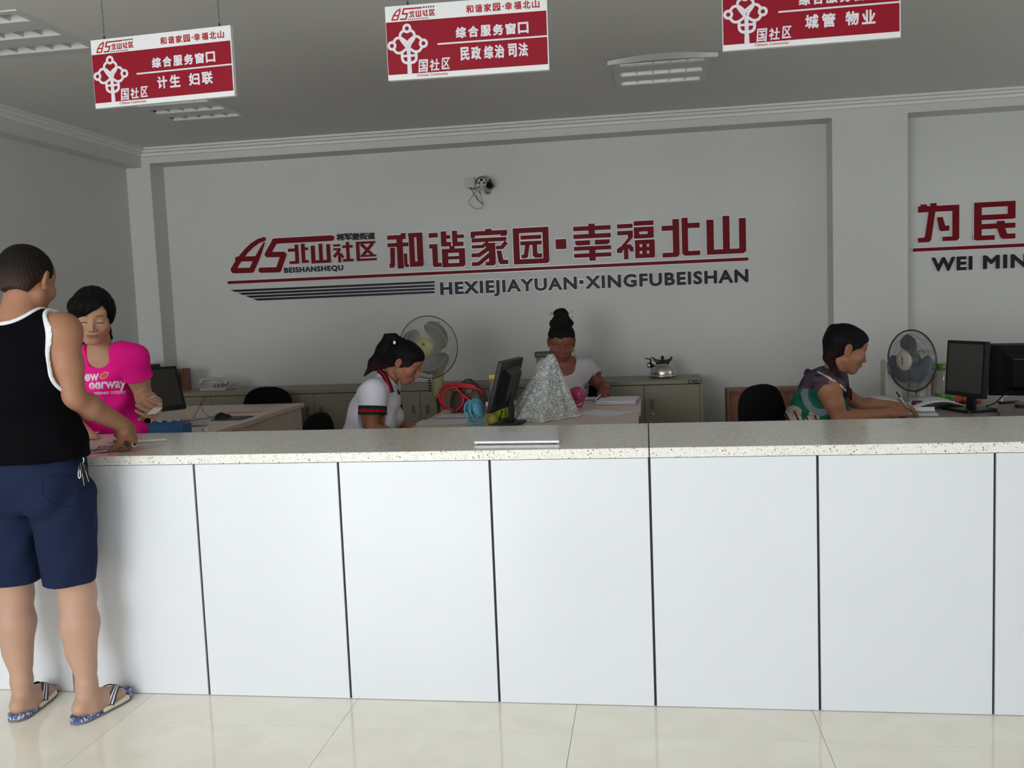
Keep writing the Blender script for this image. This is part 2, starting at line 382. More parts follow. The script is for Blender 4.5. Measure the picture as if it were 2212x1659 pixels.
# ------------------------------------------------------------------ ceiling grille lights
def grille_light(h, label):
    x0, x1, y0, y1 = h
    e = emp('ceiling_light', ((x0+x1)/2, (y0+y1)/2, ZC), label=label, cat='ceiling light', group='recessed grille lights')
    W, D = x1-x0, y1-y0; hw, hd = W/2, D/2
    sl = []; n = 3; gap = 0.085; sw = (D-4*0.03-0)/3-0.07
    ysl = [(-hd+0.04+k*(D-0.08-sw)/2, -hd+0.04+k*(D-0.08-sw)/2+sw) for k in range(3)]
    mx = 0.035
    f = MB()
    f.box((-hw, -hd, -0.006), (-hw+mx, hd, 0.006)); f.box((hw-mx, -hd, -0.006), (hw, hd, 0.006))
    prev = -hd
    for a, b in ysl+[(hd, hd)]:
        if a > prev: f.box((-hw+mx, prev, -0.006), (hw-mx, a, 0.006))
        prev = b
    f.box((-hw, -hd, 0.006), (-hw+0.004, hd, 0.13)); f.box((hw-0.004, -hd, 0.006), (hw, hd, 0.13)); f.box((-hw, -hd, 0.006), (hw, -hd+0.004, 0.13)); f.box((-hw, hd-0.004, 0.006), (hw, hd, 0.13)); f.box((-hw, -hd, 0.125), (hw, hd, 0.13))
    f.build('housing', M_whitemetal, e)
    for a, b in ysl:
        r = MB(); pr = [(a, 0.0), (a+0.004, 0.035), ((a+b)/2, 0.06), (b-0.004, 0.035), (b, 0.0)]
        r.smooth = True
        r.grid(lambda u, v: (-hw+mx+u*(W-2*mx), pr[round(v*4)][0], pr[round(v*4)][1]), 1, 4)
        ro = r.build('reflector', mat('light_reflector', (0.75, 0.76, 0.78), 0.35, metal=0.3), e)
        t = MB(); t.smooth = True; t.cyl((-hw+mx+0.01, (a+b)/2, 0.03), (hw-mx-0.01, (a+b)/2, 0.03), 0.012, n=12); t.build('tube', mat('unlit_tube', (0.6, 0.6, 0.6), 0.3), e)
        for k in range(1, 5):
            x = -hw+mx+k*(W-2*mx)/5
            l = MB(); l.add([(x-0.001, a, 0), (x-0.001, b, 0), (x-0.001, b-0.004, 0.035), (x-0.001, a+0.004, 0.035), (x+0.001, a, 0), (x+0.001, b, 0), (x+0.001, b-0.004, 0.035), (x+0.001, a+0.004, 0.035)],
                        [(0,1,2,3),(7,6,5,4),(0,4,5,1),(1,5,6,2),(2,6,7,3),(3,7,4,0)])
            l.build('louvre', M_whitemetal, e)
    return e
l1 = grille_light(HOLES[0], 'unlit grille ceiling light just behind the left hanging sign')
l2 = grille_light(HOLES[1], 'unlit grille ceiling light between the middle and right hanging signs, with a sagging edge strip')
l3 = grille_light(HOLES[2], 'unlit grille ceiling light in the upper left corner of the room')
# sagging cover strip at the near edge of the middle light
mb = MB(); hw = 0.29
mb.grid(lambda u, v: (-hw-0.03+u*(2*hw+0.06), -0.33-0.03-v*0.055*math.sin(PI*u)-0.004, -0.03+v*0.024+0.006*math.sin(PI*u)), 14, 2)
mb.grid(lambda u, v: (-hw-0.03+u*(2*hw+0.06), -0.36+v*0.03, -0.030+v*0.022), 14, 1)
s = mb.build('edge_strip', M_whitemetal, l2); s.modifiers.new('s', 'SOLIDIFY').thickness = 0.0015
# ================================================================== LETTERING
def seg(x0, y0, x1, y1, w, w2=None):
    """stroke as quad"""
    w2 = w if w2 is None else w2; dx, dy = x1-x0, y1-y0; l = math.hypot(dx, dy); nx, ny = -dy/l/2, dx/l/2
    return [(x0+nx*w, y0+ny*w), (x1+nx*w2, y1+ny*w2), (x1-nx*w2, y1-ny*w2), (x0-nx*w, y0-ny*w)]
def R(x0, y0, x1, y1): return [(x0, y0), (x1, y0), (x1, y1), (x0, y1)]
G = {
 '和': [R(0,5,52,17), R(39,0,52,6), R(0,27,59,38), R(26,15,43,100), [(7,40),(20,40),(18,92),(14,97),(3,97),(3,86),(6,84)], [(45,58),(54,58),(54,88),(58,90),(58,97),(49,97),(45,93)],
        R(61,1,76,97), R(60,1,100,14), R(83,14,100,92), [(76,82),(100,82),(100,93),(96,97),(76,97)]],
 '谐': [R(0,3,25,16), R(0,34,23,46), R(8,46,23,90), [(8,88),(33,86),(33,98),(13,98),(8,94)], R(34,0,49,42), R(49,11,60,21), R(34,30,62,42), R(66,0,80,43), R(80,11,99,21), R(66,31,97,43),
        R(57,42,71,52), R(35,49,52,100), R(52,49,83,61), R(83,49,100,97), R(52,70,83,79), R(52,89,96,100)],
 '家': [R(41,0,58,6), R(0,5,100,17), R(0,17,11,23), R(82,17,98,21), R(2,24,97,35), seg(2,47,34,47,9), seg(30,48,47,36,9), R(40,38,66,50), R(48,38,66,95), [(38,89),(66,89),(66,95),(61,100),(38,100)],
        seg(0,70,20,70,11), seg(18,72,49,52,11), seg(0,94,20,94,11), seg(18,95,50,70,11), seg(68,52,84,52,10), seg(82,54,97,38,11), [(69,60),(82,60),(87,86),(100,86),(100,98),(80,98),(74,94)]],
 '园': [R(0,0,17,100), R(17,0,100,14), R(83,14,100,96), [(17,86),(100,86),(100,95),(95,100),(17,100)], R(21,21,79,32), R(20,37,80,48), [(33,48),(46,48),(40,80),(36,84),(22,84),(22,74),(29,73)], [(54,48),(67,48),(67,70),(70,72),(80,72),(80,84),(60,84),(54,78)]],
 '幸': [R(41,0,58,27), R(0,6,100,18), R(0,27,100,39), [(4,44),(44,44),(44,57),(9,57),(4,53)], [(57,44),(97,44),(97,52),(92,57),(57,57)], R(0,60,100,71), R(41,71,58,100), R(0,79,100,90)],
 '福': [R(2,6,43,17), R(2,24,43,35), [(30,35),(43,35),(43,42),(24,62),(12,82),(0,82),(0,71),(12,64),(30,44)], R(18,60,30,100), [(30,60),(37,60),(40,66),(44,68),(44,80),(36,80),(30,70)],
        R(46,0,98,12), R(46,16,60,46), R(60,16,98,28), R(82,28,98,44), R(60,35,96,46), R(48,50,60,98), R(60,50,100,61), R(85,61,100,96), R(67,61,79,98), R(60,87,98,98), R(60,69,85,79)],
 '北': [R(29,2,46,94), R(0,18,30,31), [(1,88),(46,88),(46,94),(40,100),(1,100)], R(53,0,69,90), R(69,14,100,27), [(53,86),(100,86),(100,98),(60,98),(53,92)]],
 '山': [R(0,8,18,100), R(41,0,58,88), R(82,8,99,94), [(18,87),(99,87),(99,94),(93,100),(18,100)]],
 '为': [[(5,2),(20,2),(23,8),(7,8)], R(0,7,100,22), R(30,0,45,8), [(26,21),(42,21),(32,92),(27,98),(0,98),(0,86),(14,86),(17,83)], [(46,36),(60,36),(66,58),(76,58),(76,71),(57,72),(52,68)], R(84,22,100,92), [(60,86),(100,86),(100,92),(95,97),(60,97)]],
 '民': [R(0,2,18,96), R(18,2,100,15), R(82,15,100,46), [(18,34),(100,34),(100,41),(95,47),(18,47)], R(18,57,100,70), R(55,51,74,58), [(0,86),(50,86),(50,98),(6,98),(0,93)], [(56,70),(75,70),(80,84),(100,84),(100,97),(70,97),(64,92)]],
 'b北': [R(34,3,52,100), R(0,22,34,38), R(4,86,50,100), R(66,0,84,98), R(84,20,100,34), R(66,84,100,98)],
 'b山': [R(2,8,22,98), R(42,0,60,98), R(80,4,99,98), R(2,84,99,100)],
 'b社': [R(2,9,38,20), R(2,28,38,39), seg(34,36,4,72,14), R(24,52,38,100), seg(38,58,50,78,12), R(48,16,98,30), R(66,0,82,92), R(48,84,100,98)],
 'b区': [R(0,0,96,13), R(0,0,17,100), R(0,88,100,100), seg(26,14,82,74,15), seg(84,12,28,76,15), R(20,70,98,80)],
}
def grow(poly, d):
    n = len(poly); A = sum(poly[i][0]*poly[(i+1) % n][1]-poly[(i+1) % n][0]*poly[i][1] for i in range(n)); sg = 1 if A > 0 else -1; out = []
    for i in range(n):
        a, b, c = poly[i-1], poly[i], poly[(i+1) % n]
        e1 = (b[0]-a[0], b[1]-a[1]); e2 = (c[0]-b[0], c[1]-b[1]); l1 = math.hypot(*e1) or 1; l2 = math.hypot(*e2) or 1
        n1 = (e1[1]/l1*sg, -e1[0]/l1*sg); n2 = (e2[1]/l2*sg, -e2[0]/l2*sg)
        k = 1+n1[0]*n2[0]+n1[1]*n2[1]; k = max(k, 0.5)
        out.append((b[0]+(n1[0]+n2[0])/k*d, b[1]+(n1[1]+n2[1])/k*d))
    return out
def place(polys, x0, x1, z0, z1):
    """glyph 0-100 (y down) into wall box x0..x1, z0 bottom..z1 top"""
    return [[(x0+(x1-x0)*px/100, z1-(z1-z0)*py/100) for px, py in p] for p in polys]
TH = 0.018
def letter_piece(parent, name, polys, m, yw=YI, th=TH, edge=0.006):
    b = MB()
    for k, q in enumerate(polys): q2 = grow(q, edge); b.prism(q2, lambda x, z: (x, yw-th*0.55-k*1e-4, z), lambda x, z: (x, yw-0.0005, z))
    a = MB()
    for k, q in enumerate(polys): a.prism(q, lambda x, z: (x, yw-th-k*1e-4, z), lambda x, z: (x, yw-th*0.5, z))
    o = a.build(name, m, parent, world=True); b.build('clear_backing', M_clear, parent, world=True).parent = o
    return o
def bolden(mb, vs, fs, fmap, d0, d1, r, n=8):
    """embolden by shifted copies, each a hair deeper than the last"""
    for k in range(n): ext_letters(mb, [(x+r*math.cos(k*2*PI/n), y+r*math.sin(k*2*PI/n)) for x, y in vs], fs, fmap, d0, d1+k*(d1-d0)*0.02)
    ext_letters(mb, vs, fs, fmap, d0, d1+n*(d1-d0)*0.02)
def wtext(parent, s, x0, x1, z0, z1, m, bold=0.03, yw=YI, th=TH, name='letter', edge=0.005):
    vs, fs = text_mesh(s, 0, 1.14); hv = text_mesh('H', 0)[0]; ch_ = max(p[1] for p in hv); vs = [(x, (z0+bold)+y/ch_*(z1-z0-2*bold)) for (x, _), (_, y) in zip(fit(vs, x0+bold, x1-bold, 0, 1), vs)]
    for v, f in split_x(vs, fs):
        a = MB(); bolden(a, v, f, lambda x, y, d: (x, yw-d, y), th*0.5, th, bold)
        o = a.build(name, m, parent, world=True)
        vb, fb = v, f
        cx = (min(p[0] for p in v)+max(p[0] for p in v))/2; cz = (min(p[1] for p in v)+max(p[1] for p in v))/2
        W = max(p[0] for p in v)-min(p[0] for p in v); H = max(p[1] for p in v)-min(p[1] for p in v)
        # backing: shift copies in eight directions to outline the letter
        b = MB()
        for k in range(8):
            dx, dz = (edge+bold)*math.cos(k*PI/4), (edge+bold)*math.sin(k*PI/4)
            ext_letters(b, [(p[0]+dx, p[1]+dz) for p in v], f, lambda x, y, d: (x, yw-d, y), 0.0005, th*0.55-0.0001*k)
        b.build('clear_backing', M_clear, parent, world=True).parent = o
def A(x, y, Y=YI): p = unp(470+x/3.6867, 450+y/3.6867, 1, Y); return (p[0], p[2])
def B(x, y, Y=YI): p = unp(1030+x/3.5677, 440+y/3.5677, 1, Y); return (p[0], p[2])
def C_(x, y, Y=YI): p = unp(1780+x/3.7708, 200+y/3.7708, 1, Y); return (p[0], p[2])
ws = emp('wall_lettering', (-1.3, YI, 1.75), label='large red and black raised lettering with striped underline in the recess of the back wall', cat='wall sign')
# big characters: left x, right x (zoom frame), common top / bottom heights measured on the wall
zt = B(2045, 95)[1]; zb = B(2045, 388)[1]
def rowz(): return zb, zt
for ch, fn, xa, xb, yt, ybm, xm in (('和', A, 1360, 1640, 197, 478, 1500), ('谐', A, 1690, 1972, 183, 470, 1830), ('家', B, -41, 240, 195, 478, 95), ('园', B, 283, 557, 185, 464, 420),
                        ('幸', B, 747, 1034, 155, 441, 890), ('福', B, 1078, 1370, 135, 426, 1250), ('北', B, 1425, 1718, 112, 410, 1565), ('山', B, 1770, 2075, 95, 388, 1922)):
    x0 = fn(xa, (yt+ybm)/2)[0]; x1 = fn(xb, (yt+ybm)/2)[0]; z1 = fn(xm, yt)[1]; z0 = fn(xm, ybm)[1]
    letter_piece(ws, 'character', place(G[ch], x0, x1, z0, z1), M_red)
a0, a1 = B(610, 353), B(689, 272); letter_piece(ws, 'dot', [[(a0[0], a0[1]), (a1[0], a0[1]), (a1[0], a1[1]), (a0[0], a1[1])]], M_red)
# 85-shaped emblem
def thick(pts, ws_, fn, rnd=True):
    P = [fn(*p) for p in pts]; polys = []
    for i in range(len(P)-1):
        s_ = [w_/3.6867*7.4/FPX for w_ in (ws_[i], ws_[i+1])]
        polys.append(seg(P[i][0], P[i][1], P[i+1][0], P[i+1][1], *s_))
    if rnd:
        for p, w_ in zip(P, ws_):
            r = w_/3.6867*7.4/FPX/2; polys.append([(p[0]+r*math.cos(k*PI/6), p[1]+r*math.sin(k*PI/6)) for k in range(12)])
    return polys
emb = thick([(375,246),(330,262),(285,292),(235,340),(195,390),(160,440),(132,490)], [34,36,38,40,42,44,46], A)+thick([(135,497),(268,494)], [44,44], A)+thick([(165,405),(320,402)], [42,42], A)+thick([(378,275),(350,335),(318,405),(278,492)], [12,30,44,46], A)
letter_piece(ws, 'emblem', emb, M_red)
emb = thick([(458,262),(912,238)], [44,46], A)+thick([(462,262),(402,368)], [46,46], A)+thick([(402,370),(530,367)], [44,44], A)+thick([(532,372),(492,485)], [48,48], A)+thick([(492,490),(352,493)], [44,44], A)
letter_piece(ws, 'emblem', emb, M_red)
for ch, xa, xb, yt, yb_ in (('b北', 568, 727, 284, 441), ('b山', 746, 905, 282, 437), ('b社', 924, 1084, 270, 430), ('b区', 1108, 1269, 263, 418)):
    xm = (xa+xb)/2; x0 = A(xa, (yt+yb_)/2)[0]; x1 = A(xb, (yt+yb_)/2)[0]
    letter_piece(ws, 'character', place(G[ch], x0, x1, A(xm, yb_)[1], A(xm, yt)[1]), M_red, edge=0.004)
for k, ch in enumerate('将军堡街道'):
    xa = 952+k*61; vs, fs = text_mesh(ch, 0); p0 = A(xa, 257-k*2.6); p1 = A(xa+56, 203-k*2.6); vs = fit(vs, p0[0], p1[0], p0[1], p1[1])
    a = MB(); bolden(a, vs, fs, lambda x, y, d: (x, YI-d, y), 0.0005, 0.012, 0.0018); a.build('character', M_blk_acr, ws, world=True)
p0 = A(535, 512); p1 = A(1003, 455); zc0 = A(769, 505)[1]; zc1 = A(769, 462)[1]
wtext(ws, 'BEISHANSHEQU', p0[0], p1[0], zc0, zc1, M_blk_acr, bold=0.003, edge=0.003, th=0.012)
pl = A(87, 590); pr = B(2091, 429); zl = (pl[1]+pr[1])/2
letter_piece(ws, 'underline', [[(pl[0], zl-0.0125), (pr[0], zl-0.0125), (pr[0], zl+0.0125), (pl[0], zl+0.0125)]], M_red)
for k, (xl, yl, yr) in enumerate(((108, 648, 588), (168, 676, 615), (228, 698, 641), (285, 718, 667))):
    xr = A(1730, yr)[0]; z = A(1730, yr)[1]; h = 0.0095; x0 = A(xl, yl)[0]
    letter_piece(ws, 'stripe', [[(x0, z+h), (xr, z+h), (xr, z-h), (x0+0.045, z-h)]], M_blk_acr, edge=0.003)
p0 = A(1778, 680); p1 = B(2090, 487)
zb_ = B(900, 655)[1]; zt_ = B(900, 555)[1]
pa = B(772, 600)[0]; pb = B(838, 600)[0]
wtext(ws, 'HEXIEJIAYUAN', p0[0], pa, zb_, zt_, M_blk_acr, bold=0.006)
wtext(ws, 'XINGFUBEISHAN', pb, p1[0], zb_, zt_, M_blk_acr, bold=0.006)
q0, q1 = B(791, 620), B(822, 588); letter_piece(ws, 'dot', [[(q0[0], q0[1]), (q1[0], q0[1]), (q1[0], q1[1]), (q0[0], q1[1])]], M_blk_acr)
w2 = emp('wall_lettering', (2.4, YI, 1.8), label='second set of red and black raised lettering, at the right edge beyond the column', cat='wall sign')
for ch, xa, xb, yt, yb_ in (('为', 762, 1095, 900, 1222), ('民', 1218, 1552, 884, 1206)):
    xm = (xa+xb)/2; letter_piece(w2, 'character', place(G[ch], C_(xa, (yt+yb_)/2)[0], C_(xb, (yt+yb_)/2)[0], C_(xm, yb_)[1], C_(xm, yt)[1]), M_red)
pl = C_(720, 1284); letter_piece(w2, 'underline', [[(pl[0], pl[1]-0.0125), (4.0, pl[1]-0.0125), (4.0, pl[1]+0.0125), (pl[0], pl[1]+0.0125)]], M_red)
zb_ = C_(1150, 1446)[1]; zt_ = C_(1150, 1333)[1]
wtext(w2, 'WEI', C_(872, 1400)[0], C_(1203, 1400)[0], zb_, zt_, M_blk_acr, bold=0.006)
wtext(w2, 'MIN', C_(1290, 1380)[0], C_(1650, 1380)[0], zb_, zt_, M_blk_acr, bold=0.006)

# ------------------------------------------------------------------ hanging signs
def sign(cx, cy, cz, yaw, label, row2, hh=0.265):
    Wd = 0.6; th = 0.02
    e = emp('hanging_sign', (cx, cy, cz), yaw, label=label, cat='sign')
    hx, hz = Wd/2, hh/2
    b = MB(); b.box((-hx, 0, -hz), (hx, th, hz)); b.build('board', M_signwhite, e, bevel=0.0015)
    def L(u, v, d=0): return (-hx+u*Wd/100, -0.0006-d, hz-v*hh/44.2)   # u 0..100, v 0..44.2
    r = MB(); r.prism([(0.35,9.6),(99.3,9.6),(99.3,41.2-0.3),(0.35,41.2-0.3)], lambda x, y: L(x, y), lambda x, y: L(x, y, -0.0005)); r.build('red_field', M_signred, e)
    def pol(polys, name, m, d=0.0006):
        a = MB()
        for k, q in enumerate(polys): a.prism(q, lambda x, y: L(x, y, d+k*7e-6), lambda x, y: L(x, y, 0))
        return a.build(name, m, e)
    def g(chs, x0, w_, gap, y0, h_, pre=''):
        out = []
        for k, ch in enumerate(chs):
            if ch == '·': out.append(R(x0+0.5, y0+h_*0.45, x0+1.3, y0+h_*0.45+0.9)); x0 += 1.9; continue
            out += [[(x0+w_*px/100, y0+h_*py/100) for px, py in q] for q in G[pre+ch]]; x0 += w_+gap
        return out
    # top band: logo, characters
    def st(pts, wd, close=False, rnd=True):
        o = []
        P = pts+([pts[0]] if close else [])
        for i in range(len(P)-1):
            if math.hypot(P[i+1][0]-P[i][0], P[i+1][1]-P[i][1]) > 1e-6: o.append(seg(*P[i], *P[i+1], wd))
        if rnd: o += [[(p[0]+wd/2*math.cos(k*PI/5), p[1]+wd/2*math.sin(k*PI/5)) for k in range(10)] for p in P]
        return o
    pol(st([(9.6,2.2),(7.2,3.4),(5.3,5.8),(4.2,8.3),(7.6,8.3),(9.6,3.0)], 0.75)+st([(5.3,5.9),(8.4,5.9)], 0.75)+st([(23,2.3),(11.9,2.3),(10.9,5.2),(14.0,5.2),(12.9,8.3),(9.6,8.3)], 0.85), 'logo', M_signredink)
    pol(g('北山社区', 14.9, 3.5, 0.75, 3.7, 3.8, 'b'), 'logo_text', M_signredink)
    pol([R(24.0+k*1.5, 1.7, 24.9+k*1.5, 2.6) for k in range(5)]+[R(14.2+k*1.34, 8.35, 14.9+k*1.34, 8.95) for k in range(10)], 'small_print', M_signblk)
    # knot emblem
    def loop(cx_, cy_, ang):
        """head ring + heart shaped body; local up = outwards"""
        c, s_ = math.cos(ang), math.sin(ang)
        T = lambda p: (cx_+p[0]*c-p[1]*s_, cy_+p[0]*s_+p[1]*c)
        ring = [T((2.05*math.cos(k*PI/8), -9.9+2.05*math.sin(k*PI/8))) for k in range(16)]
        bl_ = [(-0.9,0.9),(-3.7,-2.9),(-4.5,-5.0),(-4.2,-7.0),(-3.0,-8.2),(-2.0,-8.9)]; br_ = [(2.0,-8.9),(3.0,-8.2),(4.2,-7.0),(4.5,-5.0),(3.7,-2.9),(-0.4,1.6)]
        return st(ring, 1.6, True)+st([T(p) for p in bez(bl_, 4)], 1.6)+st([T(p) for p in bez(br_, 4)], 1.6)
    for ang in (0, -1.55, 1.53): pol(loop(13.3, 23.8, ang), 'knot_loop', M_signink)
    cy_ = 30.3
    body = bez([(9.6,28.6),(9.5,31),(10.0,33.0),(11.6,34.2),(14.0,34.4),(16.4,34.2),(18.0,33.0),(18.4,31),(18.3,28.6)], 4)
    pol(st(body, 1.7)+st([(9.6,30.2),(18.3,30.2)], 1.4)+[[(12.6,25.8),(14.9,25.8),(15.0,33),(15.3,40.9),(12.4,40.9),(12.7,33)]], 'trunk_emblem', M_signink)
    # brush characters
    def tx(s, x0, x1, y0, y1, m, name, bold, d=0.0006, slant=0.0, th_=0.0006):
        vs, fs = text_mesh(s, 0); vs = fit(vs, x0+bold, x1-bold, y1-bold, y0+bold)
        a = MB(); bolden(a, [(x+(y1-y)*slant, y) for x, y in vs], fs, lambda x, y, dd: L(x, y, dd), 0, d, bold) if bold else ext_letters(a, vs, fs, lambda x, y, dd: L(x, y, dd), 0, d); a.build(name, m, e)
    tx('国', 19.3, 25.0, 33.0, 40.6, M_signink, 'brush_character', 0.16, slant=0.08)
    tx('社', 26.2, 32.4, 33.2, 40.2, M_signink, 'brush_character', 0.16, slant=0.08)
    tx('区', 33.8, 38.9, 32.8, 39.7, M_signink, 'brush_character', 0.16, slant=0.08)
    xq = 50.5
    for ch in '和谐家园·幸福北山':
        if ch == '·': pol([R(xq+.4, 4.9, xq+1.2, 5.8)], 'slogan_dot', M_signredink); xq += 1.8; continue
        tx(ch, xq, xq+4.5, 3.0, 7.7, M_signredink, 'slogan_character', .12); xq += 5.5
    tx('Chinese Community', 18.2, 37.6, 41.4, 43.5, M_signredink, 'caption', 0.0)
    for k, ch in enumerate('综合服务窗口'): tx(ch, 43.5+k*7.65, 50.0+k*7.65, 15.3, 22.0, M_signink, 'character', 0.28)
    pol([R(32.0, 24.0, 99.3, 25.0)], 'divider', M_signink)
    for ch, x0, x1 in row2: tx(ch, x0, x1, 27.4, 35.4, M_signink, 'character', 0.28)
    # suspension wires
    for x in (-0.215 if yaw > -0.05 else -0.245, 0.25 if yaw < -0.05 else 0.245):
        w_ = MB(); w_.tube([(x, th/2, hz), (x, th/2, hz+0.012)], 0.004, 8); w_.build('hook', M_dark, e)
        top = ZC-cz; nl = int((top-hz)/0.012)
        c = MB()
        for q in range(nl):
            z = hz+0.006+q*(top-hz-0.006)/nl; ax = q % 2
            ring = [(x+(0.0022*math.cos(t) if ax else 0), th/2+(0 if ax else 0.0022*math.cos(t)), z+0.006+0.0075*math.sin(t)) for t in [2*PI*i/6 for i in range(6)]]
            c.tube(ring, 0.0009, 4, closed=True)
        o = c.build('chain', mat('dull_wire', (0.12, 0.12, 0.12), 0.5, metal=0.6), e); 
    return e
sign(-1.8234, 0.2855, 2.3787, -0.0583, 'hanging red and white sign reading 计生 妇联, leftmost of the three', [('计', 46.3, 53.5), ('生', 55.2, 62.8), ('妇', 68.8, 76.4), ('联', 78.0, 85.6)], 0.262)
sign(-0.6201, 0.2812, 2.3926, 0.0331, 'hanging red and white sign reading 民政 综治 司法, middle of the three', [('民', 45.8, 51.5), ('政', 52.5, 58.6), ('综', 60.4, 66.2), ('治', 67.0, 73.0), ('司', 75.2, 80.6), ('法', 81.6, 87.4)], 0.267)
sign(0.5985, 0.30, 2.411, 0.0, 'hanging red and white sign reading 城管 物业, rightmost of the three, cut by the top edge', [('城', 47.0, 54.6), ('管', 56.3, 64.0), ('物', 69.5, 77.0), ('业', 78.6, 86.2)], 0.265)
# ================================================================== PEOPLE
import openvdb
def rotm(rz=0, rx=0, ry=0):
    return np.array((Matrix.Rotation(rz, 3, 'Z') @ Matrix.Rotation(rx, 3, 'X') @ Matrix.Rotation(ry, 3, 'Y')))
I3 = np.eye(3)
def cone(a, b, ra, rb=None, k=0.02, op='+', R=None, s=None):
    """tapered capsule; optional anisotropic scale s (3) in frame R about a"""
    return dict(t='c', a=np.array(a, float), b=np.array(b, float), ra=ra, rb=ra if rb is None else rb, k=k, op=op, R=R, s=s)
def ell(c, r, k=0.02, R=None, op='+'):
    return dict(t='e', c=np.array(c, float), r=np.array(r if hasattr(r, '__len__') else (r, r, r), float), k=k, R=I3 if R is None else np.array(R), op=op)
def halfsp(p, n, k=0.005, op='-'):
    n = np.array(n, float); return dict(t='h', p=np.array(p, float), n=n/np.linalg.norm(n), k=k, op=op)
def xform(prims, R, T, s=1.0):
    R = np.array(R); T = np.array(T, float); out = []
    for p in prims:
        q = dict(p); q['k'] = p['k']*s
        if p['t'] == 'c':
            q['a'] = R@p['a']*s+T; q['b'] = R@p['b']*s+T; q['ra'] *= s; q['rb'] *= s
            if p['R'] is not None: q['R'] = R@p['R']
        elif p['t'] == 'e': q['c'] = R@p['c']*s+T; q['r'] = p['r']*s; q['R'] = R@p['R']
        else: q['p'] = R@p['p']*s+T; q['n'] = R@p['n']
        out.append(q)
    return out
def dist(p, P):
    if p['t'] == 'e':
        q = (P-p['c'])@p['R']; k0 = np.linalg.norm(q/p['r'], axis=-1); k1 = np.linalg.norm(q/p['r']**2, axis=-1)
        return k0*(k0-1)/np.maximum(k1, 1e-6)
    if p['t'] == 'h': return (P-p['p'])@p['n']*-1.0
    a, b = p['a'], p['b']
    if p['s'] is not None:
        R = p['R']; s = np.array(p['s']); P = ((P-a)@R)/s; b = ((b-a)@R)/s; a = np.zeros(3)
    ab = b-a; L = ab@ab; t = np.clip(((P-a)@ab)/max(L, 1e-9), 0, 1)
    d = np.linalg.norm(P-a-t[..., None]*ab, axis=-1)-(p['ra']+(p['rb']-p['ra'])*t)
    if p['s'] is not None: d = d*min(p['s'])
    return d
def bbox(p):
    if p['t'] == 'e': m = np.abs(p['R'])@p['r']; return p['c']-m, p['c']+m
    if p['t'] == 'h': return np.full(3, -1e9), np.full(3, 1e9)
    r = max(p['ra'], p['rb'])*(max(p['s']) if p['s'] is not None else 1); return np.minimum(p['a'], p['b'])-r, np.maximum(p['a'], p['b'])+r
class Grid:
    def __init__(s, lo, hi, h):
        s.lo = np.array(lo, float); s.h = h; s.n = np.maximum(((np.array(hi)-s.lo)/h).astype(int)+1, 2)
    def axes(s): return [s.lo[i]+s.h*np.arange(s.n[i]) for i in range(3)]
def sub(g, i0, i1):
    ax = [g.lo[i]+g.h*np.arange(i0[i], i1[i]) for i in range(3)]
    return np.stack(np.meshgrid(*ax, indexing='ij'), -1).astype(np.float32)
def ev(prims, g, big=0.06, mg=0.035):
    F = np.full(g.n, big, np.float32)
    for p in prims:
        lo, hi = bbox(p); m = max(mg, p['k']+2*g.h)
        i0 = np.clip(((lo-m-g.lo)/g.h).astype(np.int64) if p['t'] != 'h' else np.zeros(3, int), 0, g.n); i1 = np.clip(np.ceil((hi+m-g.lo)/g.h).astype(np.int64)+1 if p['t'] != 'h' else g.n, 0, g.n)
        if np.any(i1 <= i0): continue
        d = dist(p, sub(g, i0, i1)).astype(np.float32); sl = tuple(slice(i0[i], i1[i]) for i in range(3)); f = F[sl]; k = max(p['k'], 1e-5)
        if p['op'] == '+':
            hh = np.maximum(k-np.abs(f-d), 0)/k; F[sl] = np.minimum(f, d)-hh*hh*k*0.25
        else:
            d = -d; hh = np.maximum(k-np.abs(f-d), 0)/k; F[sl] = np.maximum(f, d)+hh*hh*k*0.25
    return F
def poly(F, g):
    G3 = openvdb.FloatGrid(1.0); F = F.copy()
    F[0], F[-1] = np.maximum(F[0], 0.01), np.maximum(F[-1], 0.01); F[:, 0] = np.maximum(F[:, 0], 0.01); F[:, -1] = np.maximum(F[:, -1], 0.01); F[:, :, 0] = np.maximum(F[:, :, 0], 0.01); F[:, :, -1] = np.maximum(F[:, :, -1], 0.01)
    G3.copyFromArray(F); v, q = G3.convertToQuads(0.0)
    return np.array(v)*g.h+g.lo, np.array(q)
def mesh_np(name, v, q, mats, parent, smooth=True, color=None, **kw):
    inv = np.array(wmat(parent).inverted()); vl = v@inv[:3, :3].T+inv[:3, 3]
    me = bpy.data.meshes.new(name); me.vertices.add(len(v)); me.vertices.foreach_set('co', vl.astype(np.float32).ravel())
    me.loops.add(q.size); me.loops.foreach_set('vertex_index', q[:, ::-1].astype(np.int32).ravel())
    me.polygons.add(len(q)); me.polygons.foreach_set('loop_start', np.arange(0, q.size, 4, dtype=np.int32)); me.polygons.foreach_set('loop_total', np.full(len(q), 4, np.int32))
    me.update(calc_edges=True); me.validate()
    me.polygons.foreach_set('use_smooth', [smooth]*len(me.polygons))
    for m in (mats if isinstance(mats, (list, tuple)) else [mats]): me.materials.append(m)
    if color is not None:
        ca = me.color_attributes.new('Col', 'FLOAT_COLOR', 'POINT'); c4 = np.ones((len(v), 4), np.float32); c4[:, :3] = color(v); ca.data.foreach_set('color', c4.ravel())
    o = bpy.data.objects.new(name, me); COL.objects.link(o); o.parent = parent; tag(o, **kw); return o
